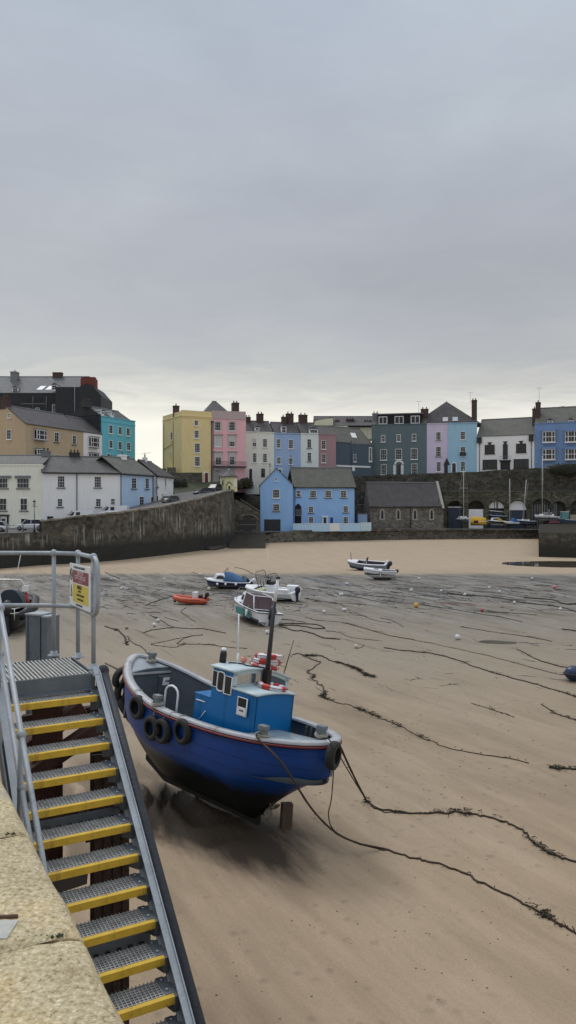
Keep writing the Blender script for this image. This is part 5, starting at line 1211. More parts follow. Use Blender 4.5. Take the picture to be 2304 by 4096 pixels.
def hull_mat():
    m=HULLB; t=m.node_tree; L=t.links.new; b=t.nodes['Principled BSDF']; src=b.inputs['Base Color'].links[0].from_socket
    tc=N(t,'ShaderNodeTexCoord'); sp=N(t,'ShaderNodeSeparateXYZ'); L(tc.outputs['Object'],sp.inputs[0])
    n=N(t,'ShaderNodeTexNoise',i_Scale=1.6,i_Detail=7.0,i_Roughness=.7); L(tc.outputs['Object'],n.inputs[0])
    ma=N(t,'ShaderNodeMath',operation='MULTIPLY_ADD'); L(n.outputs[0],ma.inputs[0]); ma.inputs[1].default_value=-.8; L(sp.outputs[2],ma.inputs[2])
    r=ramp(t,[(0,1.0),(1,0.0)]); mr=N(t,'ShaderNodeMapRange',i_1=.62,i_2=1.0); L(ma.outputs[0],mr.inputs[0]); L(mr.outputs[0],r.inputs[0])
    mx=N(t,'ShaderNodeMix',data_type='RGBA'); L(r.outputs[0],mx.inputs[0]); L(src,mx.inputs[6]); mx.inputs[7].default_value=(.010,.012,.013,1); L(mx.outputs[2],b.inputs['Base Color'])
def seams(m,col_w,period,depth,scuff,sc=(.2,.25,.3,1),horiz=True):
    t=m.node_tree; L=t.links.new; b=t.nodes['Principled BSDF']; src=b.inputs['Base Color'].links[0].from_socket
    tc=N(t,'ShaderNodeTexCoord'); wv=N(t,'ShaderNodeTexWave',bands_direction='Z' if horiz else 'X',i_Scale=period,i_Distortion=.6); wv.inputs['Detail Scale'].default_value=.4; L(tc.outputs['Object'],wv.inputs[0])
    r=ramp(t,[(.0,depth),(.08,1.0)]); L(wv.outputs[1],r.inputs[0])
    mx=N(t,'ShaderNodeMix',data_type='RGBA',blend_type='MULTIPLY'); mx.inputs[0].default_value=1; L(src,mx.inputs[6]); L(r.outputs[0],mx.inputs[7])
    mp=N(t,'ShaderNodeMapping'); mp.inputs['Scale'].default_value=(2.2,2.2,9) if horiz else (9,9,1.4); L(tc.outputs['Object'],mp.inputs[0])
    n=N(t,'ShaderNodeTexNoise',i_Scale=1.3,i_Detail=9.0,i_Roughness=.8); L(mp.outputs[0],n.inputs[0])
    r2=ramp(t,[(.60,0.0),(.70,scuff)]); L(n.outputs[0],r2.inputs[0])
    m2=N(t,'ShaderNodeMix',data_type='RGBA'); L(r2.outputs[0],m2.inputs[0]); L(mx.outputs[2],m2.inputs[6]); m2.inputs[7].default_value=sc
    L(m2.outputs[2],b.inputs['Base Color'])
seams(HULLB,1,1.1,.72,.45,(.045,.075,.14,1)); hull_mat()
CAPM=M('worn_grey_capping',(.42,.43,.45),rough=.5,var=.2,scale=3,stains=.6,stain_col=(.13,.12,.12,1))
REDP=M('dull_red_paint',(.16,.02,.018),rough=.5,var=.25)
BGREY=M('boat_inner_grey',(.085,.105,.125),rough=.55,var=.15,scale=2,stains=.3,stain_col=(.04,.04,.04,1))
CABB=M('wheelhouse_blue',(.0,.15,.42),rough=.45,spec=.3,var=.08,scale=1.5,coat=.1,stains=.12,stain_col=(.01,.05,.14,1))
seams(CABB,1,.35,.8,.3,(.12,.12,.12,1),False)
ROOFW=M('pale_cabin_roof',(.50,.60,.62),rough=.5,var=.1,scale=2)
def b_half(u):
    t=abs(u/(4.07 if u<0 else 3.62)); 
    if t>=1: return 0
    return 1.43*(1-t**2.7)**(.62 if u<0 else .55)
def sheer(u,v): 
    s=2.47+(.046*u*u if u<0 else .012*u*u)
    if u<0: s+= (v/1.43)*min(1,-u/3)*.10
    return s
def keelz(u):
    if u<-1.4: return .24+((-u-1.4)/2.67)**2.6*2.1
    if u>1.6: return .24+((u-1.6)/2.02)**.7*1.6
    return .24
UE=lambda a:-4.07*math.cos(a) if math.cos(a)>0 else -3.62*math.cos(a)
us=[UE(PI*i/44) for i in range(45)]
m=MB(); rows=[]
for u in us:
    b_=max(.02,b_half(u)); k=keelz(u); row=[]
    SEC=[(.0,0),(.12,.015),(.27,.10),(.42,.22),(.55,.34),(.74,.43),(.86,.50),(.93,.57),(.965,.66),(.985,.76),(1.0,.88),(1.0,1.0)]
    ef=smooth(.9,3.3,u)+smooth(-2.4,-3.8,u) if 1 else 0
    for j in range(-11,12):
        fv,fw=SEC[abs(j)]; sg_=-1 if j<0 else 1; ph=abs(j)/11*PI/2
        fv=fv*(1-ef)+math.sin(ph)**.75*ef; fw=fw*(1-ef)+(1-math.cos(ph))*ef
        s=sheer(u,b_*sg_); k_=min(k,s-.3); row.append((u,b_*fv*sg_,k_+(s-k_)*fw))
    rows.append(row)
m.sheet(rows); m.build('hull',HULLB,boat)
# keel, skeg
m=MB(); m.box((-2.1,-.05,.10),(1.6,.05,.42)); m.prism([(-2.1,-.05,.10),(-2.1,-.05,.42),(-3.0,-.05,.62),(-3.0,-.05,.45)],(0,.10,0)); m.build('keel',M('keel_timber',(.012,.011,.009),rough=.9,var=.4,bump=.4),boat)
def ring(off,dz,n=90,u_lim=None):
    out=[]
    for i in range(n):
        a=2*PI*i/n; u=UE(a); sg_=-1 if math.sin(a)<0 else 1
        b_=b_half(u)*sg_
        # inward normal offset
        u2=UE(a+.01); s2=-1 if math.sin(a+.01)<0 else 1; u0=UE(a-.01); s0=-1 if math.sin(a-.01)<0 else 1
        t=Vector((u2-u0,b_half(u2)*s2-b_half(u0)*s0,0))
        if t.length<1e-6: t=Vector((0,1,0))
        t.normalize(); nn=Vector((t.y,-t.x,0))
        if nn.dot(Vector((u,b_,0)))>0: nn=-nn   # inward
        p=Vector((u,b_,0))+nn*off; out.append(Vector((p.x,p.y,sheer(u,b_)+dz)))
    return out
def ringsheet(mb,sets):
    n=len(sets[0]); o=[]
    for s in sets: o+=s
    mb.add(o,[(i*n+k,i*n+(k+1)%n,(i+1)*n+(k+1)%n,(i+1)*n+k) for i in range(len(sets)-1) for k in range(n)],True)
m=MB(); ringsheet(m,[ring(-.05,-.03),ring(-.05,.03),ring(.16,.035),ring(.16,-.03)]); m.build('gunwale_cap',CAPM,boat)
m=MB(); m.tube(ring(-.055,-.075),.03,6,close=True); m.build('rubbing_strake',REDP,boat)
m=MB(); m.tube(ring(-.02,-.15),.02,6,close=True); m.build('lower_strake',CAPM if 0 else HULLB,boat)
# inner bulwark and deck
m=MB(); ringsheet(m,[ring(.10,-.03),[Vector((p.x*.97,p.y*.93,1.62)) for p in ring(.12,0)]]); m.build('bulwark_lining',BGREY,boat)
m=MB(); dk=[Vector((p.x*.99,p.y*.97,1.63)) for p in ring(.10,0)]; m.add([Vector((0,0,1.63))]+dk,[(0,1+k,1+(k+1)%len(dk)) for k in range(len(dk))]); m.build('deck',M('well_deck',(.07,.075,.075),rough=.8,var=.3,stains=.3,stain_col=(.12,.04,.02,1)),boat)
# ribs on the far side aft
m=MB()
for k in range(8):
    u=1.9+k*.2; b_=b_half(u); m.box((u-.03,b_-.22,1.7),(u+.03,b_-.13,sheer(u,b_)-.05))
m.build('bulwark_ribs',M('rib_grey',(.12,.14,.15)),boat)
# foredeck with bulkhead (high left end)
def deckpatch(u0,u1,v0,v1,dz,mat,name,n=14,inset=.11):
    rows=[]
    for i in range(n+1):
        u=u0+(u1-u0)*i/n; b_=max(.0,b_half(u)-inset); lo=-b_ if v0 is None else max(-b_,v0); hi=b_ if v1 is None else min(b_,v1)
        if hi<lo: hi=lo
        rows.append([(u,lo+(hi-lo)*j/8,sheer(u,lo+(hi-lo)*j/8)+dz+.05*(1-(2*j/8-1)**2)*(v0 is None)) for j in range(9)])
    mb=MB(); mb.sheet(rows); return mb.build(name,mat,boat,solid=.03)
UB=-3.3
deckpatch(-4.04,UB,None,None,-.05,M('foredeck_grey',(.30,.33,.36),rough=.45,var=.25,scale=2),'foredeck')
bb=b_half(UB)-.11
m=MB(); m.prism([(UB,-bb,1.62),(UB,bb,1.62),(UB,bb,sheer(UB,bb)-.05),(UB,0,sheer(UB,0)-.02),(UB,-bb,sheer(UB,-bb)-.05)],(-.05,0,0)); blk=m.build('bulkhead',BGREY,boat)
m=MB(); m.box((UB-.02,-bb,sheer(UB,0)-.14),(UB+.05,bb,sheer(UB,0)-.09)); m.build('beam',CAPM,blk)
m=MB(); h1_=bu(626,2790,UB); h2_=bu(722,2700,UB); m.box((UB,h1_.y,h1_.z),(UB+.03,h2_.y,h2_.z)); hd=m.build('hatch_door',BGREY,blk); m=MB(); m.box((UB,h1_.y-.05,h2_.z),(UB+.05,h2_.y+.05,h2_.z+.04)); m.box((UB+.03,h2_.y-.05,h1_.z+.03),(UB+.045,h2_.y-.03,h2_.z-.03)); m.build('door_trim',M('trim_grey',(.16,.19,.21)),hd)
m=MB(); c1=bu(653,2710,UB+.04); c2=bu(688,2738,UB+.04); y0,y1=sorted((c1.y,c2.y)); z0_,z1_=sorted((c1.z,c2.z)); m.box((UB+.035,y0,z0_),(UB+.045,y1,z1_)); pl=m.build('name_plate',SWH,blk)
TMu=lambda u,v,w_: Matrix.Translation((u,v,w_))@Matrix.Rotation(R(90),4,'Z')@Matrix.Rotation(R(90),4,'X')
text('4448',.085,TMu(UB+.047,(y0+y1)/2,(z0_+z1_)/2),BK_,pl,bold=.004)
# quarter deck (low right end), near half only
deckpatch(1.85,3.65,None,.12,-.045,M('aft_deck_grey',(.26,.31,.34),rough=.22,var=.2,scale=3),'aft_deck')
m=MB(); m.box((1.85,.10,1.65),(3.5,.14,2.45)); m.build('deck_edge_board',BGREY,boat)
# wheelhouse
V0,V1=-.9,1.08
RN,RF=3.80,3.52
def zr(v,dz=0): f=(v-V0)/(V1-V0); return RN+(RF-RN)*f+.14*(1-(2*f-1)**2)+dz
def zt_(v,dz=0): f=(v-V0)/(V1-V0); return 3.40+(3.18-3.40)*f+.10*(1-(2*f-1)**2)+dz
wh=None
m=MB() # side wall near, stepped outline
U0,U1,U2,U3=-.22,.35,1.08,1.88
m.prism([(U0,V0,1.6),(U2,V0,1.6),(U2,V0,RN),(U1,V0,RN+.03),(U1,V0,3.02),(U0,V0,3.0)],(0,.05,0))
m.prism([(U0,V1,1.6),(U2,V1,1.6),(U2,V1,RF),(U1,V1,RF+.03),(U1,V1,2.9),(U0,V1,2.9)],(0,-.05,0))
m.prism([(U0,V0+.05,1.6),(U0,V1-.05,1.6),(U0,V1-.05,2.9),(U0,V0+.05,3.0)],(.05,0,0))
m.prism([(U1,V0+.05,2.9),(U1,V1-.05,2.9),(U1,V1-.05,3.1),(U1,V0+.05,3.2)],(.05,0,0))
VN,VF=-.84,.50
m.prism([(U2,V0,1.6),(U3,VN,1.6),(U3,VN,zt_(VN)-.02),(U2,V0,zt_(V0))],(0,.05,0))
m.prism([(U2,V1,1.6),(U3,VF,1.6),(U3,VF,zt_(VF)-.02),(U2,V1,zt_(V1))],(0,-.05,0))
m.prism([(U3,VN,1.6),(U3,VF,1.6),(U3,VF,zt_(VF)-.02)]+[(U3,VF+(VN-VF)*k/8,zt_(VF+(VN-VF)*k/8)-.02) for k in range(1,8)]+[(U3,VN,zt_(VN)-.02)],(-.05,0,0))
wh=m.build('wheelhouse',CABB,boat)
# rear posts (open back) and front screen frame
def strip_u(u,zf0,zf1,v0,v1,th,mb,n=10):
    for k in range(n):
        a=v0+(v1-v0)*k/n; b=v0+(v1-v0)*(k+1)/n
        mb.prism([(u,a,zf0(a)),(u,b,zf0(b)),(u,b,zf1(b)),(u,a,zf1(a))],(th,0,0))
m=MB(); strip_u(U2,lambda v:zr(v,-.10),lambda v:zr(v,-.0),V0,V1,.05,m); strip_u(U2,lambda v:zt_(v,-.02),lambda v:zt_(v,.07),V0,V1,.05,m)
for v in (V0,.06,V1-.1): strip_u(U2,lambda q:zt_(q),lambda q:zr(q,-.05),v,v+.10,.05,m,1)
m.build('screen_frame',ROOFW,wh); m=MB(); strip_u(U1,lambda v:zr(v,-.10),lambda v:zr(v),V0,V1,.05,m)
for v in (V0+.05,-.3,.45,V1-.2): strip_u(U1,lambda q:2.95,lambda q:zr(q,-.05),v,v+.14,.05,m,1)
m.build('rear_frame',ROOFW,wh)
CLEAR=bpy.data.materials.new('cabin_glass'); CLEAR.use_nodes=True; _b=CLEAR.node_tree.nodes['Principled BSDF']; _b.inputs['Base Color'].default_value=(.22,.26,.26,1); _b.inputs['Roughness'].default_value=.05; _b.inputs['Alpha'].default_value=.25; _b.inputs['Specular IOR Level'].default_value=.8
m=MB(); strip_u(U2+.02,lambda v:zt_(v,.05),lambda v:zr(v,-.09),V0+.1,V1-.1,.008,m); m.build('windscreen',CLEAR,wh)
# roofs
rows=[]
for i in range(5):
    u=U1-.06+(U2+.10-U1+.06)*i/4; rows.append([(u,v,zr(v,.015)) for v in [V0-.06+(V1-V0+.12)*j/12 for j in range(13)]])
m=MB(); m.sheet(rows); m.build('roof',ROOFW,wh,solid=.04)
rows=[]
for i in range(5):
    f=i/4; u=U2+(U3-U2+.05)*f; a=V0+(VN-V0)*f-.04; b_=V1+(VF-V1)*f+.04; rows.append([(u,a+(b_-a)*j/12,zt_(a+(b_-a)*j/12,.015-.03*f)) for j in range(13)])
m=MB(); m.sheet(rows); m.build('trunk_roof',ROOFW,wh,solid=.035)
m=MB(); m.box((U0-.03,V0-.02,3.0),(U1,V1,3.03)); m.build('locker_top',CABB,wh)
# near side windows
def side_win(x0,y0,x1,y1,rnd=False,hang=0):
    a=bv(x0,y0,V0-.02); b=bv(x1,y1,V0-.02); u0,u1=sorted((a.x,b.x)); w0,w1=sorted((a.z,b.z))
    m=MB(); t=.035
    pts=[(u0,w0),(u1,w0),(u1,w1),(u0,w1)]
    if rnd:
        r_=.08; pts=[]
        for cx_,cz_,a0 in ((u1-r_,w0+r_,-90),(u1-r_,w1-r_,0),(u0+r_,w1-r_,90),(u0+r_,w0+r_,180)):
            for k in range(4): pts.append((cx_+r_*math.cos(R(a0+30*k)),cz_+r_*math.sin(R(a0+30*k))))
    P=[Vector((p[0],V0-.015,p[1])) for p in pts]; m.tube(P,.02,6,close=True); o=m.build('window',SWH,wh)
    g=MB(); g.prism([p+Vector((0,.01,0)) for p in P],(0,-.006,0)); g.build('pane',GLASS,o); return o,(u0,u1,w0,w1)
side_win(853,2680,866,2748); side_win(873,2684,892,2768,True); side_win(901,2702,922,2782)
o,(u0,u1,w0,w1)=side_win(953,2786,982,2868)
m=MB(); m.box((u0+.02,V0-.034,w0+.02),(u1-.02,V0-.024,w0+(w1-w0)*.48)); pl=m.build('notice',SWH,o)
text('4448',.075,Matrix.Translation(((u0+u1)/2,V0-.036,w0+(w1-w0)*.27))@Matrix.Rotation(R(90),4,'X'),BK_,pl,bold=.002)
m=MB(); a=bv(786,2797,V0-.03); b=bv(820,2808,V0-.03); m.tube([a,b],.015,6); m.tube([bv(822,2843,V0-.03),bv(795,2877,V0-.03)],.01,6); m.build('grab_rail',SWH,wh)
# exhaust/horn, aerial, mast
a=bv(890,2652,-.55); m=MB(); m.lathe([(.09,0),(.09,.22),(.07,.3)],(a.x,-.55,zr(-.55,.03)),10); o=m.build('horn',BLACK,boat); m=MB(); m.ball((a.x,-.55,zr(-.55,.36)),.075,(1,1,.7),10); m.build('horn_cap',SWH,o)
a=bv(945,2680,-.3); b=bv(955,2455,-.3); m=MB(); m.tube([(a.x,-.3,zr(-.3)),(a.x+.01,-.3,zr(-.3,.3))],.03,8); m.tube([(a.x,-.3,zr(-.3,.3)),b],.018,8); m.build('aerial',SWH,boat)
a=bv(1050,2740,.08); b=bv(1099,2405,.08); c=bv(1112,2315,.08); a.x+=.12
m=MB(); m.tube([(a.x,a.y,zt_(.08)),a+(b-a)*.3,b],[.075,.062,.045],12); m.box((a.x-.09,.0,zt_(.08,0)),(a.x+.10,.14,zt_(.08,.45))); mo=m.build('mast',M('mast_black',(.012,.011,.012),rough=.45),boat)
m=MB(); m.tube([b,c],[.045,.04],12); m.build('mast_top',SWH,mo); m=MB(); m.lathe([(.06,0),(.06,.04),(.03,.06)],c,10); m.build('mast_cap',BLACK,mo)
m=MB(); e_=bv(1173,2672,1.0); m.tube([bv(1140,2675,.2) if 0 else Vector((1.0,1.0,zr(1.0))),bv(1175,2560,1.0)],.009,5); m.tube([Vector((1.0,1.0,zr(1.0,.1))),bv(1175,2560,1.0)],.006,5); m.build('whip_aerial',IRON,boat)
m=MB(); pts=[]
for k in range(26): t=k/25; pts.append((.45+t*.9,-.5+t*.75+.12*math.sin(t*9),zr(-.5+t*.75+.12*math.sin(t*9),.05)))
m.tube(pts[:20],.02,6); m.build('roof_cable',BLACK,boat)
# handrail loop at the near gunwale
a=bv(655,2836,-1.05);b=bv(706,2838,-1.05);c=bv(682,2743,-1.05)
pts=[Vector((a.x,-1.05,1.9)),Vector((a.x,-1.05,c.z-.18))]+[Vector(((a.x+b.x)/2-(b.x-a.x)/2*math.cos(t),-1.05,c.z-.18+.2*math.sin(t))) for t in (.5,1.0,1.57,2.1,2.6)]+[Vector((b.x,-1.05,c.z-.18)),Vector((b.x,-1.05,1.9))]
m=MB(); m.tube(pts,.028,8); m.build('boarding_rail',SWH,boat)
# deck gear
m=MB(); m.box((-1.1,-.9,1.66),(-.3,-.1,1.86)); m.box((-.95,.0,1.66),(-.4,.6,1.80)); m.build('red_hatch',M('faded_red_boards',(.22,.065,.05),rough=.7,var=.3),boat)
m=MB(); random.seed(3)
for k in range(7):
    r_=.16+.03*k%.2; m.tube([(-.45+(.2+r_)*math.cos(t*PI/7)*1.0,.55+(.15+r_)*math.sin(t*PI/7),1.75+.035*k+.02*math.sin(t*2+k)) for t in range(14)],.018,5,close=True)
m.build('rope_coil',M('green_rope',(.10,.11,.07),rough=.9,var=.4),boat)
def bitt(u,v,dz=0,name='mooring_post'):
    z=sheer(u,v); m=MB(); m.box((u-.09,v-.07,z-.1),(u+.09,v+.07,z+.28)); m.box((u-.11,v-.09,z+.2),(u+.11,v+.09,z+.30)); o=m.build(name,M('post_grey',(.17,.2,.21),var=.2),boat,bevel=.01)
    r=MB(); 
    for k in range(3): r.tube([(u+(.13+.02*(k%2))*math.cos(t*PI/7),v+(.13+.02*k%.04)*math.sin(t*PI/7),z+.04+.03*k+.02*math.sin(t)) for t in range(14)],.017,5,close=True)
    r.build('rope_turns',M('pale_rope',(.36,.34,.28),rough=.9,var=.3),o); return o
q=bv(1028,2950,-1.22); bitt(q.x,-b_half(q.x)+.12)
bitt(3.15,.15); q=bv(690,2640,.3); bitt(-3.6,.25)
bitt(-1.15,-b_half(-1.15)+.05)
m=MB()
for u in (-2.2,-.45,-.1): m.tube([(u,-b_half(u)-.07,sheer(u,-1)-.04),(u,-b_half(u)-.02,sheer(u,-1)+.05),(u+.02,-b_half(u)+.18,sheer(u,-1)+.05)],.012,5)
m.build('lashing',M('pale_rope',(1,1,1)),boat)
# propeller and rudder
q=bv(1085,3228,0.0); pr_=q
m=MB(); m.ball((pr_.x,0,pr_.z),.06,(1.4,1,1),10)
for k in range(3):
    a=2*PI*k/3+.4; mt=Matrix.Translation((pr_.x,0,pr_.z))@Matrix.Rotation(a,4,'X')@Matrix.Translation((0,0,.16))@Matrix.Rotation(.6,4,'Z')
    m.ball((0,0,0),1,(.016,.10,.15),10) if 0 else None
    vs=MB(); vs.ball((0,0,0),.15,(.10,.72,1),10,mt=mt.to_3x3()); off=mt.to_translation(); vs.v=[tuple(Vector(p)+off) for p in vs.v]; m.add(vs.v,vs.f,True)
m.build('propeller',M('bronze',(.16,.14,.11),rough=.45,metal=.4,var=.3),boat)
m=MB(); m.tube([(pr_.x,0,pr_.z),(1.7,0,.4)],.04,8); m.build('propeller_shaft',BLACK,boat)
m=MB(); z_=gh(-.05,19.1); q=px(1143,3230,19.1); mt=Matrix.Translation((q.x,19.1,0))@Matrix.Rotation(.25,4,'Z')@Matrix.Rotation(.06,4,'Y'); m.box((-.14,-.10,z_-.3),(.14,.10,.60),mt); o=m.build('timber_baulk',M('wet_timber',(.10,.068,.05),rough=.85,var=.5,scale=4,bump=.6,bscale=14,stretch=(1,1,.3)),bevel=.02)
tag(o,'short squared timber baulk stuck upright in the sand beside the propeller','timber')
# ---------------- things on the boat
def ring_thing(u,v,w_,rot,label,ph):
    mt=BM@Matrix.Translation((u,v,w_))@Matrix.Rotation(ph,4,'Z')@rot
    e=empty('life_ring',(0,0,0),0,label,'life ring','life rings on the blue fishing boat'); e.matrix_world=mt
    n=36
    for idx,(name,mat) in enumerate((('ring',M('ring_white',(.70,.72,.76),rough=.5,var=.08,scale=6)),('band',M('ring_red',(.52,.04,.03),rough=.5,var=.15)))):
        m=MB()
        for q in range(4):
            a0=PI/2*q-(.32 if idx else -.30); a1=PI/2*q+(.32 if idx else PI/2-.30)
            m.tube([(.30*math.cos(a0+(a1-a0)*k/8),.30*math.sin(a0+(a1-a0)*k/8),0) for k in range(9)],.074 if idx else .070,10)
            if idx: m.build(name,mat,e); m=MB()
        if not idx: m.build(name,mat,e)
    m=MB(); m.tube([((.39+.025*math.sin(k*PI/3))*math.cos(k*PI/18),(.39+.025*math.sin(k*PI/3))*math.sin(k*PI/18),.02) for k in range(36)],.008,5,close=True); m.build('grab_line',REDP,e)
I4=Matrix.Identity(4); tilt=Matrix.Rotation(-.12,4,'X')
for k,l in enumerate(('red and white life ring, bottom of the stack on the cabin roof','red and white life ring, middle of the stack on the cabin roof','red and white life ring, top of the stack on the cabin roof')):
    ring_thing(.80+.02*k,.50+.05*(k-1),zr(.42,.06+.135*k),tilt,l,.5*k)
ring_thing(1.50,.06,zt_(.1,.07),Matrix.Rotation(-.10,4,'X')@Matrix.Rotation(.06,4,'Y'),'red and white life ring lying alone on the low cabin roof below the mast',.3)
FL=M('pink_float',(.62,.25,.2),rough=.5,var=.1)
for k,(u,v,l) in enumerate(((.42,.05,'pink net float at the back edge of the wheelhouse roof'),(.50,.28,'paler pink net float touching the stack of life rings'))):
    m=MB(); m.ball((0,0,0),.09,n=12); m.tube([(0,0,.08),(.02,0,.12)],.02,6); o=m.build('float',FL if k==0 else M('pale_pink_float',(.66,.42,.34),rough=.5)); o.matrix_world=BM@Matrix.Translation((u,v,zr(v,.12))); tag(o,l,'float')
TYRE=M('tyre_rubber',(.014,.015,.016),rough=.75,var=.3,scale=5,bump=.3,bscale=25)
def tyre(pw,nrm,label,r=.31,t=.105,rope_to=None,i=0):
    e=empty('fender_tyre',pw,0,label,'tyre','old tyres hung round the blue boat'); e.rotation_euler=Vector(nrm).to_track_quat('Z','Y').to_euler()
    m=MB(); prof=[(r-.13,-t*.9),(r-.05,-t),(r,-t*.7),(r+.01,0),(r,t*.7),(r-.05,t),(r-.13,t*.9),(r-.09,t*.6),(r-.05,0),(r-.09,-t*.6)]
    n=24; vs=[];fs=[]
    for a in range(n):
        for q in prof: vs.append((q[0]*math.cos(2*PI*a/n),q[0]*math.sin(2*PI*a/n),q[1]))
    k=len(prof)
    for a in range(n):
        for j in range(k): fs.append((a*k+j,a*k+(j+1)%k,((a+1)%n)*k+(j+1)%k,((a+1)%n)*k+j))
    m.add(vs,fs,True); m.build('tread',TYRE,e)
    if rope_to is not None:
        bpy.context.view_layer.update(); inv=e.matrix_world.inverted(); m=MB(); m.tube([inv@(Vector(pw)+Vector((0,0,r-.05))),inv@Vector(rope_to)],.012,5); m.tube([inv@(Vector(pw)+Vector((.03,0,r-.05))),inv@(Vector(rope_to)+Vector((.05,0,0)))],.012,5); m.build('rope',M('pale_rope',(1,1,1)),e)
R3=BM.to_3x3()
for (x,y,l) in ((551,2829,'fender tyre hung highest on the near side, close to the bow'),(610,2912,'fender tyre, left one of the touching pair on the near side'),(651,2924,'fender tyre, right one of the touching pair on the near side'),(732,2926,'single fender tyre hung nearest the wheelhouse')):
    q=bv(x,y,-1.50); hb=b_half(q.x); q=bv(x,y,-hb*.985-.06); s_=BM@Vector((q.x,-b_half(q.x)-.03,sheer(q.x,-1)))
    tyre(BM@q,R3@Vector((-.25 if q.x<-2 else -.08,-1,-.05)),l,rope_to=s_)
for (x,y,nr,l) in ((484,2712,(-1,-.25,.1),'fender tyre at the very bow, uppermost of three'),(489,2768,(-1,-.35,-.1),'fender tyre at the bow, middle of three'),(496,2827,(-.7,-.9,-.9),'fender tyre at the bow, lowest of three and swinging out at an angle')):
    q=bu(x,y,-4.12 if y<2800 else -3.95); tyre(BM@q,R3@Vector(nr),l,rope_to=(BM@Vector((-4.0,-.25,sheer(-4,0)))))
q=bu(1334,3022,3.84); tyre(BM@q,R3@Vector((1,.35,0)),'fender tyre hung on the rounded stern of the blue boat',rope_to=(BM@Vector((3.7,.1,sheer(3.7,0)))))
m=MB(); q=bu(487,2685,-4.1); q2=px(421,2653,(BM@q).y+1.2); m.tube([BM@q,q2],.025,6); o=m.build('boat_pole',BLACK); tag(o,'thin dark pole sticking out over the bow of the blue boat','pole')
# ================================================================ smaller boats, cars, lamps, ropes, buoys
BWH=M('boat_white',(.76,.78,.80),rough=.35,var=.06,stains=.15,stain_col=(.3,.3,.28,1),scale=2)
BNAVY=M('boat_navy',(.012,.03,.085),rough=.35,var=.15); BTEAL=M('boat_teal',(.03,.22,.24),rough=.4,var=.15); ANTI=M('antifoul_dark',(.018,.02,.03),rough=.8,var=.3)
CANV=M('blue_canvas',(.045,.12,.25),rough=.8,var=.2,scale=3); MAROON=M('maroon_cover',(.06,.03,.035),rough=.6,var=.2); ORNG=M('orange_tube',(.50,.085,.03),rough=.45,var=.12,stains=.3,stain_col=(.3,.06,.03,1)); YELC=M('yellow_cover',(.62,.36,.02),rough=.6,var=.15)
OBM=M('outboard_cowl',(.02,.024,.032),rough=.35,var=.2); DGREY=M('inner_dark_grey',(.06,.06,.065),rough=.7,var=.3)
def outboard(parent,x,y,z,tilt=0.0,s=1.0,mat=None):
    e=MB(); mt=Matrix.Translation((x,y,z))@Matrix.Rotation(-tilt,4,'Y')@Matrix.Scale(s,4)
    vs=MB(); vs.ball((0,0,0),1,(.26,.19,.30),12); vs.v=[tuple(mt@(Vector(p)+Vector((-.12,0,.38)))) for p in vs.v]; e.add(vs.v,vs.f,True)
    o=e.build('outboard_motor',mat or OBM,parent)
    l=MB(); l.box((-.22,-.06,-.75),(.0,.06,.2),mt); l.box((-.34,-.09,-.55),(.02,.09,-.51),mt); l.box((-.02,-.12,-.1),(.10,.12,.12),mt); l.build('leg',OBM,o)
    p=MB(); 
    for k in range(3):
        a=2*PI*k/3; p.prism([mt@Vector((-.26,.02*math.sin(a),-.68+.02*math.cos(a))),mt@Vector((-.26,.13*math.sin(a+.4),-.68+.13*math.cos(a+.4))),mt@Vector((-.26,.13*math.sin(a-.4),-.68+.13*math.cos(a-.4)))],mt.to_3x3()@Vector((-.03,0,0)))
    p.build('propeller',BWH,o); return o
def fender(parent,x,y,z,mat=None,r=.09,h=.45):
    m=MB(); m.lathe([(.02,-h/2),(r,-h/2+.06),(r,h/2-.06),(.02,h/2)],(x,y,z),8); m.tube([(x,y,z+h/2),(x,y*.93,z+h/2+.25)],.01,4); m.build('fender',mat or BWH,parent)
def bhalf(B,f,tr): # f: 0 transom .. 1 bow
    return B/2*((tr+(1-tr)*min(1,f/.35)) if f<.35 else math.sqrt(max(0,1-((f-.35)/.65)**2.3)))
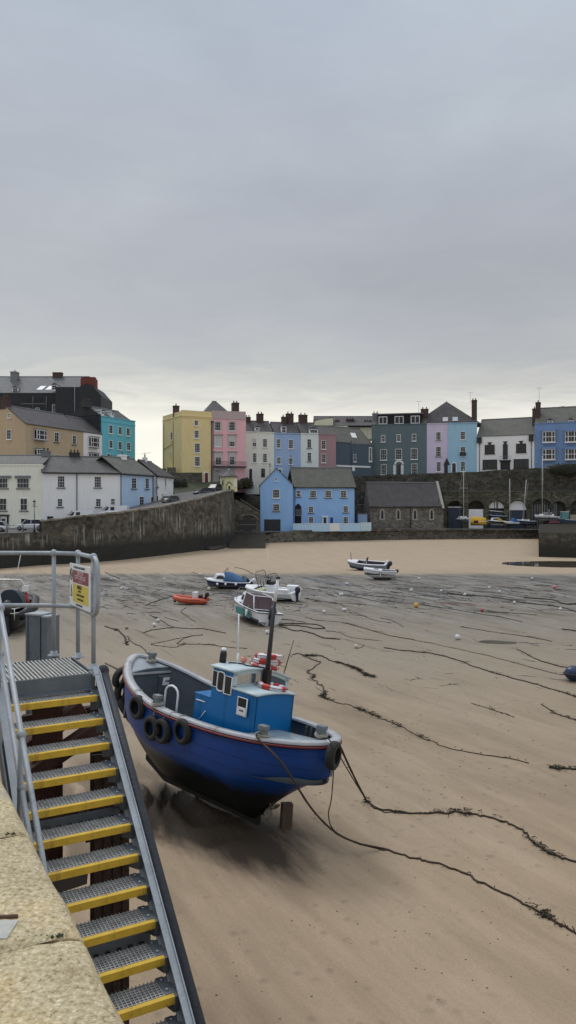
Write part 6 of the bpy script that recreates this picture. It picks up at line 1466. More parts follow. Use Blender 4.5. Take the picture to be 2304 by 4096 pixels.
def small_hull(e,L,B,H,hullm,capm,inner,band=None,tr=.86,flare=.75,rise=.28,keelm=None,floor=.35,deck=None,capw=.09):
    n=18; rows=[]
    for i in range(n+1):
        f=i/n; x=-L/2+L*f; b=max(.015,bhalf(B,f,tr)); s=H*(1+rise*f*f); k=H*.02+max(0,(f-.62)/.38)**2.4*H*.9
        row=[]
        for j in range(-7,8):
            q=abs(j)/7; sg_=-1 if j<0 else 1
            if q<.4: yy=b*flare*(q/.4)*.9; zz=k+(s-k)*.26*(q/.4)
            else: g=(q-.4)/.6; yy=b*(flare*.9+(1-flare*.9)*g**.8); zz=k+(s-k)*(.26+.74*g)
            row.append((x,yy*sg_,zz))
        rows.append(row)
    m=MB(); m.sheet(rows); m.add(rows[0],[tuple(range(15))]); 
    mats=[hullm,band or hullm,keelm or ANTI]
    for k in range(len(m.f)):
        if k<n*14:
            j=k%14; m.m[k]=2 if 3<=j<=10 else (0 if j in(1,2,11,12) else 1)
    hu=m.build('hull',mats,e)
    # gunwale
    def ol(inset,dz):
        L_=[]
        for sg_ in (-1,1):
            seq=range(n+1) if sg_<0 else range(n,-1,-1)
            for i in seq:
                f=i/n; b=max(.01,bhalf(B,f,tr)-inset) if f<.99 else .01; x=-L/2+L*f-(inset if f>.9 else 0)+(inset if f<.02 else 0)
                L_.append(Vector((x,b*sg_,H*(1+rise*f*f)+dz)))
        return L_
    m=MB(); sets=[ol(-.03,-.05),ol(-.03,.02),ol(capw,.02),ol(capw,-.05)]; k=len(sets[0]); o=[]
    for s in sets: o+=s
    m.add(o,[(i*k+q,i*k+(q+1)%k,(i+1)*k+(q+1)%k,(i+1)*k+q) for i in range(3) for q in range(k)],True); m.build('gunwale',capm,e)
    m=MB(); a=ol(capw*.8,-.03); fl=[Vector((p.x*.98,p.y*.88,H*floor)) for p in a]; m.add(a+fl,[(q,(q+1)%k,k+(q+1)%k,k+q) for q in range(k)],True); m.add([Vector((0,0,H*floor))]+fl,[(0,1+q,1+(q+1)%k) for q in range(k)]); m.build('interior',inner,e)
    if deck:
        f0=deck[0]; rows=[]
        for i in range(9):
            f=f0+(1-f0)*i/8; b=max(.0,bhalf(B,f,tr)-.03); x=-L/2+L*f-(.04 if i==8 else 0); rows.append([(x,b*(j/4-1),H*(1+rise*f*f)+.03+.07*(1-(j/4-1)**2)) for j in range(9)])
        m=MB(); m.sheet(rows); m.build('foredeck',deck[1],e,solid=.03)
    return hu
def place(x0,y0,name,label,cat,group,yaw,roll=0,pitch=0,lift=0):
    p=G(x0,y0); e=empty(name,(p.x,p.y,p.z-.03+lift),0,label,cat,group,rot=(roll,pitch,yaw)); return e
GB='small boats lying on the mud'
def cuddy(e,L,B,H,f0,f1,h,mat,glass=GLASS,roofm=None):
    x0=-L/2+L*f0; x1=-L/2+L*f1; b0=bhalf(B,f0,.86)*.82; b1=bhalf(B,f1,.86)*.6; z=H*1.08
    m=MB(); P=[(x0,-b0,z),(x1,-b1,z),(x1,b1,z),(x0,b0,z)]; T=[(x0,-b0*.85,z+h),(x1-.35*h*1.6,-b1*.8,z+h),(x1-.35*h*1.6,b1*.8,z+h),(x0,b0*.85,z+h)]
    m.add(P+T,[(0,1,5,4),(1,2,6,5),(2,3,7,6),(3,0,4,7),(4,5,6,7)]); o=m.build('cuddy',mat,e,bevel=.03)
    g=MB()
    for sg_ in (-1,1):
        lerp=lambda a,b,t:Vector(a)+(Vector(b)-Vector(a))*t
        i0,i1,i4,i5=(0,1,4,5) if sg_<0 else (3,2,7,6)
        A=lambda s,t:lerp(lerp(P[i0] if sg_<0 else P[3],P[i1] if sg_<0 else P[2],s),lerp(T[0] if sg_<0 else T[3],T[1] if sg_<0 else T[2],s),t)+Vector((0,.015*sg_,0))
        g.prism([A(.12,.35),A(.75,.35),A(.68,.82),A(.12,.82)],(0,.01*sg_,0))
    a=lambda y,t: Vector((P[1][0]+(T[1][0]-P[1][0])*t+.012,y*b1*(1-.2*t),z+h*t))
    g.prism([a(-.85,.25),a(.85,.25),a(.8,.85),a(-.8,.85)],(.01,0,0)); g.build('window',glass,o); return o
# 1 blue cuddy boat with canvas cover
e=place(915,2352,'cuddy_boat','dark blue and white cuddy boat under a blue canvas cover, with round fenders','boat',GB,R(172),R(-5))
L_,B_,H_b=4.4,1.8,.72
small_hull(e,L_,B_,H_b,BNAVY,BWH,DGREY,band=BNAVY,deck=(.55,BWH)); cuddy(e,L_,B_,H_b,.55,.86,.62,BWH)
m=MB(); rows=[]
for i in range(9):
    f=i/8; x=-L_*.42+(L_*.50)*f; hh=.22+.62*smooth(0,1,f*1.15); b=bhalf(B_,.08+.5*f,.86)*.98; rows.append([(x,b*(j/5-1),H_b*1.05+hh*(1-abs(j/5-1)**2.2)+.015*math.sin(j*2+i)) for j in range(11)])
m.sheet(rows); m.build('canvas_cover',CANV,e,solid=.02)
m=MB(); z=H_b+.7; m.tube([(.15,-.5,z),(.15,-.5,z+.5),(.15,.5,z+.5),(.15,.5,z)],.022,6); m.tube([(.75,-.5,z-.1),(.15,-.5,z+.4)],.018,6); m.tube([(.75,.5,z-.1),(.15,.5,z+.4)],.018,6); m.build('rail_frame',IRON,e)
outboard(e,-L_/2,0,.55,.5,.85,BWH); 
for x in (-.9,.1,.9): 
    m=MB(); m.ball((x,.93,.58),.13,n=10); m.build('fender',BWH,e)
m=MB(); m.ball((L_/2+.06,0,.95),.11,n=8); m.build('bow_fender',BWH,e)
m=MB(); random.seed(5)
for k in range(14): a=random.uniform(-1,1); m.tube([(-1.9+.2*random.random(),a*.7,.7),(-1.6+.3*random.random(),a*.6+.1,.9+.3*random.random()),(-1.3,a*.7,.75)],.03,5)
m.build('fishing_gear',M('green_rope',(1,1,1)),e)
# 2 white open boat with netting frames
e=place(1085,2398,'work_boat','white open work boat with upright net frames, behind the teal-striped cabin boat','boat',GB,R(148),R(-7))
L_,B_,H_b=5.0,2.1,.85
small_hull(e,L_,B_,H_b,BWH,BWH,BWH,band=BWH,deck=(.74,BWH),capw=.2)
m=MB(); m.box((-.5,-.4,.4),(.25,.35,1.35)); o=m.build('console',BWH,e,bevel=.05); m=MB(); m.box((.1,-.35,1.35),(.14,.3,1.7)); m.build('screen',GLASS,o); m=MB(); m.box((-.45,-.3,1.36),(.0,.28,1.6)); m.build('cushion',BLACK,o)
def netframe(x,y,z,w_,h,ang,mesh=True):
    mt=Matrix.Translation((x,y,z))@Matrix.Rotation(ang,4,'Z')@Matrix.Rotation(.18,4,'Y'); m=MB()
    pts=[mt@Vector(p) for p in ((-w_/2,0,0),(-w_/2,0,h*.8),(-w_/2+.12,0,h),(w_/2-.1,0,h),(w_/2,0,h*.8),(w_/2,0,0))]; m.tube(pts,.025,6,close=True); o=m.build('net_frame',IRON,e)
    n=MB()
    for k in range(7): n.tube([mt@Vector((-w_/2+w_*(k+.5)/7,0,0)),mt@Vector((-w_/2+w_*(k+.5)/7,0,h))],.006,4); n.tube([mt@Vector((-w_/2,0,h*(k+.5)/7)),mt@Vector((w_/2,0,h*(k+.5)/7))],.006,4)
    n.build('netting',IRON,o)
netframe(1.0,-.5,.9,.9,1.5,.9); netframe(-.2,-.4,1.2,.8,1.0,.5)
m=MB(); m.tube([(.1,-.2,1.6),(.2,-.2,4.2)],.018,5); m.build('whip_aerial',BWH,e)
outboard(e,-L_/2,0,.65,.15,1.0); 
m=MB()
for k in range(5): m.tube([(.6+.12*k,-.7+.2*k,.95),(.6+.14*k,-.7+.22*k,1.5+.1*(k%2))],.03,5)
m.build('rods',IRON,e)
m=MB(); m.box((.5,-.5,.5),(1.3,.5,.95)); m.build('yellow_crates',M('pale_yellow_gear',(.55,.55,.33),var=.25),e)
m=MB(); m.box((-2.3,-.95,.85),(-1.2,-.6,1.2)); m.box((-2.3,.6,.85),(-1.2,.95,1.2)); m.build('stern_seat',BWH,e,bevel=.08)
# 3 cabin boat, stern on
e=place(1008,2482,'cabin_boat','white cabin boat with teal side panels and a black outboard, stern towards the stairs','boat',GB,R(115),R(8),R(-2))
L_,B_,H_b=5.6,2.15,1.0
small_hull(e,L_,B_,H_b,BWH,BWH,DGREY,band=BWH,deck=(.62,BWH),tr=.9,capw=.16)
m=MB()
for sg_ in (-1,1):
    for a,b in ((-1.9,-1.1),(-.8,.6)): m.prism([(a,sg_*1.0,.42),(b,sg_*1.04,.42),(b,sg_*1.10,.88),(a,sg_*1.085,.88)],(0,sg_*.02,0))
m.build('teal_panel',BTEAL,e)
m=MB(); m.tube([(-2.8,-.98,.98),(-1,-1.1,1.02),(1,-1.03,1.08),(2.1,-.65,1.2)],.035,6); m.tube([(-2.8,.98,.98),(-1,1.1,1.02),(1,1.03,1.08),(2.1,.65,1.2)],.035,6); m.tube([(-2.82,-.98,.96),(-2.82,.98,.96)],.035,6); m.build('rubbing_strip',BLACK,e)
cuddy(e,L_,B_,H_b,.52,.80,.75,BWH)
# canopy: sloping dark cover over the cockpit with white frame
m=MB(); P=[(-2.0,-.86,1.06),(-2.0,.86,1.06),(.35,.82,1.1),(.35,-.82,1.1)]; T=[(-1.25,-.66,1.86),(-1.25,.66,1.86),(.35,.64,1.92),(.35,-.64,1.92)]
m.add(P+T,[(1,0,4,5),(2,1,5,6),(3,2,6,7),(0,3,7,4),(4,7,6,5)]); o=m.build('canopy',MAROON,e,bevel=.05)
m=MB(); 
for a,b in ((P[0],T[0]),(P[1],T[1]),(T[0],T[1]),(T[0],T[3]),(T[1],T[2]),(P[0],P[1])): m.tube([Vector(a)*1.01,Vector(b)*1.01],.032,6)
m.build('canopy_frame',BWH,o)
m=MB(); 
for y in (-.5,.5): m.tube([(-1.9,y,1.15),(-1.35,y*.85,1.8)],.02,5)
m.build('zip_seam',BLACK,o)
m=MB(); m.box((-1.15,-.45,1.0),(-1.0,-.1,1.9)) if 0 else m.tube([(1.4,-.8,1.25),(1.6,-.78,1.8),(2.5,-.2,2.0),(2.7,0,1.95),(2.5,.2,2.0),(1.6,.78,1.8),(1.4,.8,1.25)],.02,6); m.tube([(2.1,-.5,1.3),(2.1,-.5,1.9)],.02,5); m.tube([(2.1,.5,1.3),(2.1,.5,1.9)],.02,5); m.build('bow_rail',LEAD,e)
outboard(e,-L_/2-.05,-.05,.72,.08,1.25)
fender(e,-1.6,1.2,.75); fender(e,-2.6,-.85,.5,M('cream_fender',(.55,.55,.42))); fender(e,.9,-1.15,.8)
m=MB(); m.box((-2.95,.25,.3),(-2.8,.8,.36)); m.tube([(-2.9,.3,.35),(-2.9,.3,.05)],.02,5); m.tube([(-2.9,.75,.35),(-2.9,.75,.05)],.02,5); m.build('boarding_ladder',LEAD,e)
# 4 orange inflatable
e=place(762,2415,'inflatable_boat','small orange inflatable with a white console and dark outboard on the mud','boat',GB,R(176),R(-3),lift=.03)
m=MB(); r_=.23
pts=[(-1.45,-.52,.30),(-1.0,-.54,.30),(0,-.55,.34),(.7,-.48,.40),(1.15,-.28,.50),(1.32,0,.56),(1.15,.28,.50),(.7,.48,.40),(0,.55,.34),(-1.0,.54,.30),(-1.45,.52,.30)]
m.tube(pts,[.12,r_,r_,r_,r_*.9,r_*.85,r_*.9,r_,r_,r_,.12],14); m.build('tube',ORNG,e)
m=MB(); m.prism([(-1.25,-.45,.1),(.9,-.3,.12),(1.1,0,.2),(.9,.3,.12),(-1.25,.45,.1)],(0,0,.12)); m.build('floor',DGREY,e)
m=MB(); m.box((-.62,-.25,.2),(-.2,.25,.98)); o=m.build('console',BWH,e,bevel=.05); m=MB(); m.prism([(-.25,-.22,.98),(-.2,-.22,.98),(-.35,-.22,1.2),(-.4,-.22,1.2)],(0,.44,0)); m.build('screen',CLEAR,o)
m=MB(); m.box((-1.0,-.18,.25),(-.7,.18,.75)); m.build('seat',BLACK,e,bevel=.04); outboard(e,-1.2,0,.52,.3,.72)
m=MB(); m.ball((1.28,0,.22),.12,n=10); m.build('bow_roller',BLACK,e)
m=MB(); m.tube([(-.9,-.76,.42),(-.3,-.79,.45),(.3,-.79,.47)],.015,5); m.tube([(-.9,.76,.42),(-.3,.79,.45),(.3,.79,.47)],.015,5); m.build('grab_rope',BLACK,e)
# 5 white/blue boat far
e=place(1470,2281,'day_boat','white open day boat with a blue-grey bottom, farther of the two boats at centre right','boat',GB,R(158),R(-9))
L_,B_,H_b=5.0,2.2,.95
small_hull(e,L_,B_,H_b,M('slate_blue_hull',(.18,.24,.32),rough=.4),M('lilac_white',(.72,.70,.75),rough=.4),DGREY,band=M('slate_blue_hull',(1,1,1)),keelm=BNAVY,deck=(.72,M('lilac_white',(1,1,1))),capw=.24,flare=.8)
m=MB(); m.box((0,-.35,.5),(.5,.35,1.1)); m.build('console',DGREY,e,bevel=.05); m=MB(); m.prism([(.0,-.1,1.0),(.3,-.1,1.0),(-.05,-.1,1.65),(-.2,-.1,1.65)],(0,.25,0)); m.build('seat_back',BLACK,e); m=MB(); m.tube([(-.1,.7,.7),(-.1,.7,1.5)],.03,6); m.build('post',BWH,e)
m=MB(); m.tube([(2.0,0,1.1),(2.05,0,2.2)],.035,6); m.build('flag_pole',IRON,e); outboard(e,-L_/2-.1,0,.6,.35,1.1)
m=MB(); m.ball((-L_/2+.1,-.5,1.15),.16,n=8); m.ball((-L_/2-.05,.1,1.2),.14,n=8); m.build('stern_fender',BWH,e)
# 6 small white dinghy with cuddy
e=place(1520,2318,'sailing_dinghy','small white boat with dark oval window and raised outboard, nearer of two at centre right','boat',GB,R(170),R(-2))
L_,B_,H_b=3.5,1.6,.85
small_hull(e,L_,B_,H_b,BWH,BWH,DGREY,band=BWH,keelm=BWH,rise=.32,deck=(.42,BWH),flare=.7,floor=.5)
m=MB(); m.ball((.42,.42,1.03),.26,(1.3,.5,.35),10); m.build('window',DGREY,e); m=MB(); m.tube([(-1.4,.6,.62),(0,.70,.66),(.8,.5,.74),(1.3,.2,.85)],.025,6); m.tube([(-1.4,-.6,.62),(0,-.70,.66),(.8,-.5,.74),(1.3,-.2,.85)],.025,6); m.build('rubbing_strip',BLACK,e)
m=MB(); m.box((-1.2,-.08,-.16),(.7,.08,.06)); m.build('keel',ANTI,e); e.location.z+=.14
outboard(e,-1.5,0,.75,1.0,.75); fender(e,-.1,.78,.42,r=.05,h=.4); fender(e,1.3,.2,.45,r=.07,h=.45)
# 7 grey boat with chrome arch behind the railings
e=place(52,2500,'rigid_inflatable','large dark boat with a chrome arch and twin outboards behind the landing railings','boat',GB,R(98),0,lift=0)
e.scale=(1.2,1.2,1.2); L_,B_,H_b=6.2,2.3,1.05
small_hull(e,L_,B_,H_b,BLACK,DGREY,DGREY,deck=(.7,DGREY),tr=.92)
m=MB(); m.tube([(-3.0,-1.05,.95),(0,-1.15,1.0),(2.2,-.8,1.2),(3.1,0,1.4),(2.2,.8,1.2),(0,1.15,1.0),(-3.0,1.05,.95)],.24,10); m.build('tube',BLACK,e)
m=MB(); z=2.75; pts=[(-1.6,-1.1,1.1),(-1.9,-1.05,2.3),(-1.95,-.8,2.7),(-1.95,.8,2.75),(-1.9,1.05,2.3),(-1.6,1.1,1.1)]; m.tube(pts,.05,8); m.tube([(-.6,-1.05,1.2),(-1.9,-.85,2.6)],.035,6); m.tube([(-.6,1.05,1.2),(-1.9,.85,2.6)],.035,6); o=m.build('radar_arch',M('chrome',(.75,.72,.68),rough=.25,metal=.8,var=.05),e)
m=MB(); m.tube([(-1.95,-.55,2.75),(-1.75,-.75,4.0)],.018,5); m.tube([(-1.95,.6,2.75),(-1.75,.45,4.1)],.018,5); m.build('aerial',BWH,o)
m=MB(); m.box((-2.1,-1.2,2.1),(-1.85,-.9,2.4)); m.build('light_box',BWH,o); m=MB(); m.tube([(-1.8,-1.15,1.3),(-1.85,-1.05,2.0)],.07,6); m.build('flare_tube',M('red_plastic',(.5,.04,.03)),o)
m=MB(); rows=[[(-.9+1.5*i/6,(j/5-1)*.75,1.25+.85*(1-abs(j/5-1)**2.4)*(1-.25*i/6)+.02*math.sin(i*3+j)) for j in range(11)] for i in range(7)]; m.sheet(rows); m.add(rows[0],[tuple(range(11))]); m.build('canvas_cover',M('navy_canvas',(.035,.045,.065),rough=.8),e)
outboard(e,-L_/2-.1,-.42,.85,.05,1.45); outboard(e,-L_/2-.1,.42,.85,.05,1.45)
m=MB(); 
for z in (1.15,1.38): m.tube([(-3.0,-1.05,z),(-3.55,-.8,z),(-3.6,.8,z),(-3.0,1.05,z)],.025,6)
m.tube([(-3.55,-.8,.8),(-3.55,-.8,1.38)],.025,6); m.tube([(-3.6,.8,.8),(-3.6,.8,1.38)],.025,6); m.build('stern_rail',MC['chrome'],e)
# 8 dark round thing at the right edge
e=place(2296,2722,'mooring_float','big dark blue and black mooring float cut by the right edge of the view','buoy',None,0)
m=MB(); m.ball((0,0,.36),.37,(1.15,1,.95),16); m.build('body',BNAVY,e); m=MB(); m.tube([(.42*math.cos(k*PI/8),.40*math.sin(k*PI/8),.34) for k in range(16)],.06,8,close=True); m.build('rubber_band',TYRE,e)
# ---------------- boats in the harbour yard
GY='laid-up boats in the harbour yard'
def yplace(x0,x1,yb,Y,name,label,yaw,cat='boat',lift=.35):
    xc=(x0+x1)/2; e=empty(name,((xc-CX)/F*Y,Y,YZ+lift+.65),R(yaw),label,cat,GY); return e,(x1-x0)/F*Y
def cradle(e,w_,x=0,zz=-.45):
    m=MB()
    for a in (-.6,.6):
        for s_ in (-1,1): m.beam((x+a*w_,s_*.5,zz),(x+a*w_*.8,s_*.35,.15),.08,.08)
    m.build('cradle',IRON,e)
def mast(e,x,h,lean=0,r=.06,spread=.9,boom=0,z=.9):
    m=MB(); m.tube([(x,0,z),(x+lean,0,h)],r,8); m.tube([(x+lean*.55,-spread,z+(h-z)*.62),(x+lean*.55,spread,z+(h-z)*.62)],.035,5)
    if boom: m.tube([(x,0,z+.7),(x-boom,0,z+.8)],.07,6)
    for s_ in (-1,1): m.tube([(x-.2,s_*spread*.9,z),(x+lean*.55,s_*spread,z+(h-z)*.62),(x+lean,0,h)],.012,4)
    m.build('mast',M('mast_alloy',(.55,.55,.53),rough=.4,var=.1),e)
def zof(y,Y): return EYE-(y-HY)/F*Y
Y=177
e,w_=yplace(1828,1878,2104,Y,'sailing_boat','white sailing boat seen bow-on under the leftmost mast in the yard',-90,lift=.9); small_hull(e,5,2.7,.95,BWH,BWH,DGREY,deck=(.3,BWH),keelm=LEAD); cuddy(e,5,2.7,.95,.35,.7,.45,BWH); mast(e,.4,zof(1888,Y)-YZ-.9); cradle(e,2)
e,w_=yplace(1886,1947,2108,Y,'covered_boat','boat wrapped in a bright yellow cover in the harbour yard',-12,lift=.3); small_hull(e,3.8,1.9,.8,YELC,BWH,YELC,keelm=ANTI)
m=MB(); rows=[[(-1.85+3.4*i/8,(j/6-1)*.98*(1-.0*i)*(1 if i<6 else .85 if i==6 else .6 if i==7 else .3),.75+1.25*(1-abs(j/6-1)**2.6)*(1-.25*(i/8)**3)+.04*math.sin(i*2.3+j*1.7)) for j in range(13)] for i in range(9)]; m.sheet(rows); m.add(rows[0],[tuple(range(13))]); m.build('cover',YELC,e)
m=MB(); m.box((-1.2,-1.02,.55),(-.2,-.96,1.15)); m.build('dark_patch',M('brown_patch',(.06,.015,.01)),e)
e,w_=yplace(1955,2014,2108,Y,'cabin_cruiser','dark-hulled cabin boat with white windows and a yellow awning in the yard',172,lift=.3); small_hull(e,3.9,1.9,.95,BLACK,BWH,DGREY,keelm=BWH); cuddy(e,3.9,1.9,.95,.38,.86,.75,BWH)
m=MB(); m.prism([(-.2,-.9,1.0),(-1.7,-.9,1.0),(-.35,-.9,1.9)],(0,1.8,0)); m.build('awning',M('pale_yellow_awning',(.55,.42,.09)),e)
e,w_=yplace(1958,2024,2060,Y+5,'launch','dark blue launch with a white boom behind the black-hulled cabin boat',178,lift=1.4); small_hull(e,4,1.9,1,BNAVY,BWH,DGREY); cuddy(e,4,1.9,1,.3,.7,.5,BNAVY); m=MB(); m.tube([(-2.0,0,1.9),(2.0,0,2.3)],.1,6); m.build('boom',BWH,e)
e,w_=yplace(2013,2073,2110,Y-1,'sailing_boat','small white sailing boat with a blue tarpaulin and straight mast in the yard',10+180,lift=.3); small_hull(e,3.6,1.6,.75,BWH,BWH,DGREY,deck=(.4,BWH),keelm=ANTI); mast(e,.25,zof(1928,Y)-YZ-.3,z=.7,spread=.5)
m=MB(); m.prism([(-.1,-.7,.8),(-1.9,-.7,.8),(-.6,-.7,1.75)],(0,1.4,0)); m.build('tarpaulin',M('blue_tarp',(.03,.12,.32),var=.2),e)
e,w_=yplace(2072,2136,2110,Y,'sailing_yacht','navy-hulled white-decked yacht with its mast leaning slightly, next to the big yacht',176,lift=.3); small_hull(e,4.2,1.7,1.0,BNAVY,BWH,DGREY,deck=(.35,BWH),keelm=ANTI); cuddy(e,4.2,1.7,1.0,.35,.8,.35,BWH); mast(e,.8,zof(1930,Y)-YZ-.3,lean=-.9,spread=.7)
m=MB(); m.tube([(.7,.1,1),(-.5,.1,zof(1930,Y)-YZ-1)],.05,6); m.build('spare_spar',LEAD,e)
e,w_=yplace(2142,2232,2100,Y,'sailing_yacht','largest white sailing yacht with the tallest mast, raised on a cradle in the yard',178,lift=1.35); small_hull(e,5.6,2.2,1.05,BWH,BWH,DGREY,deck=(.2,BWH),keelm=BWH,tr=.8); o=cuddy(e,5.6,2.2,1.05,.25,.85,.45,BWH); mast(e,1.0,zof(1836,Y)-YZ-1.35,spread=1.0,boom=2.2,z=1.1)
m=MB(); m.box((-2.2,-1.08,.78),(2.2,-1.0,.95)); m.build('dark_stripe',BLACK,e); m=MB(); m.box((-1,-.1,-1.3),(.6,.1,.2)); m.build('keel',BLACK,e); cradle(e,2.4,zz=-1.3)
e,w_=yplace(2200,2236,2112,Y-1.5,'covered_boat','small boat under a dark maroon cover below the big yacht',5,lift=.2); small_hull(e,3.2,1.4,.7,MAROON,MAROON,MAROON); m=MB(); rows=[[(-1.5+2.6*i/6,(j/4-1)*.7,.7+.5*(1-abs(j/4-1)**2)) for j in range(9)] for i in range(7)]; m.sheet(rows); m.build('cover',M('maroon_tarp',(.09,.012,.022)),e)
e,w_=yplace(2236,2330,2112,Y-1,'wheelhouse_boat','blue boat with a large turquoise screened wheelhouse at the right end of the yard',172,lift=.25); small_hull(e,5.6,2.2,1.3,M('mid_blue_hull',(.05,.10,.18)),BWH,DGREY,keelm=BNAVY); m=MB(); m.box((.6,-.95,1.45),(2.1,.95,3.2)); o=m.build('wheelhouse',M('turquoise_screen',(.13,.30,.31),var=.2),e,bevel=.12); m=MB()
for x in (.6,2.05): m.box((x,-1.0,1.4),(x+.08,-.94,3.15))
m.box((.5,-1.0,3.15),(2.2,1.0,3.28)); m.build('frame',BWH,o); m=MB(); m.box((-1.2,-.8,1.3),(.3,.8,2.5)); m.build('deck_gear',M('tan_gear',(.35,.3,.22),var=.4,scale=4),e,bevel=.1)
# bollard & lamp in yard
def lamp(x,yt,yb,Y,label,h=None):
    p=px(x,yb,Y); h=h or (yb-yt)/F*Y; e=empty('street_lamp',p,0,label,'street lamp','cast iron street lamps')
    m=MB(); m.lathe([(.19,0),(.19,.3),(.13,.35),(.10,.9),(.06,.95),(.055,h*.52),(.08,h*.53),(.045,h*.55),(.04,h*.78)],(0,0,0),10); m.tube([(-.38,0,h*.775),(.38,0,h*.775)],.025,6); m.build('post',IRON,e)
    m=MB(); m.lathe([(.10,h*.8),(.20,h*.92),(.19,h*.925)],(0,0,0),6); m.build('lantern_glass',M('lantern_glass',(.55,.56,.55),rough=.2),e)
    m=MB(); m.lathe([(.12,h*.785),(.12,h*.80)],(0,0,0),6); m.lathe([(.27,h*.922),(.16,h*.955),(.07,h*.965),(.04,h*.985),(.015,h)],(0,0,0),8)
    for k in range(4): a=PI/4+PI/2*k; m.tube([(.1*math.cos(a),.1*math.sin(a),h*.8),(.2*math.cos(a),.2*math.sin(a),h*.92)],.012,4)
    m.build('lantern_cap',IRON,e); return e
lamp(137.5,1997,2128,107.5,'tall black Victorian street lamp at the low end of the quay street')
lamp(878,1884,1970,151,'black street lamp beside the tiny yellow lodge')
lamp(1080,1852,1915,176,'street lamp standing in front of the cornflower blue terrace house')
lamp(1163,1870,1900,172,'lamp top showing just above the roof of the bright blue house',4.5)
lamp(2196,2033,2112,174,'slim dark lamp standing before the largest yacht')
# railings at the low quay
def railing():
    pts=[px(x,2129,105.5) for x in (-60,28,92,157)]; z=4.15
    e=empty('quay_railing',(pts[0].x,pts[0].y,0),0,'low two-bar iron railing by the tall street lamp','railing'); o=Vector((pts[0].x,pts[0].y,0)); m=MB()
    for p in pts: m.tube([(p.x-o.x,p.y-o.y,z-.3),(p.x-o.x,p.y-o.y,z+1.15)],.06,6)
    m.build('posts',IRON,e); m=MB(); a,b=pts[0]-o,pts[-1]-o
    for h in (1.05,.55): m.tube([(a.x,a.y,z+h),(b.x,b.y,z+h)],.025,5)
    m.build('rails',IRON,e)
railing()
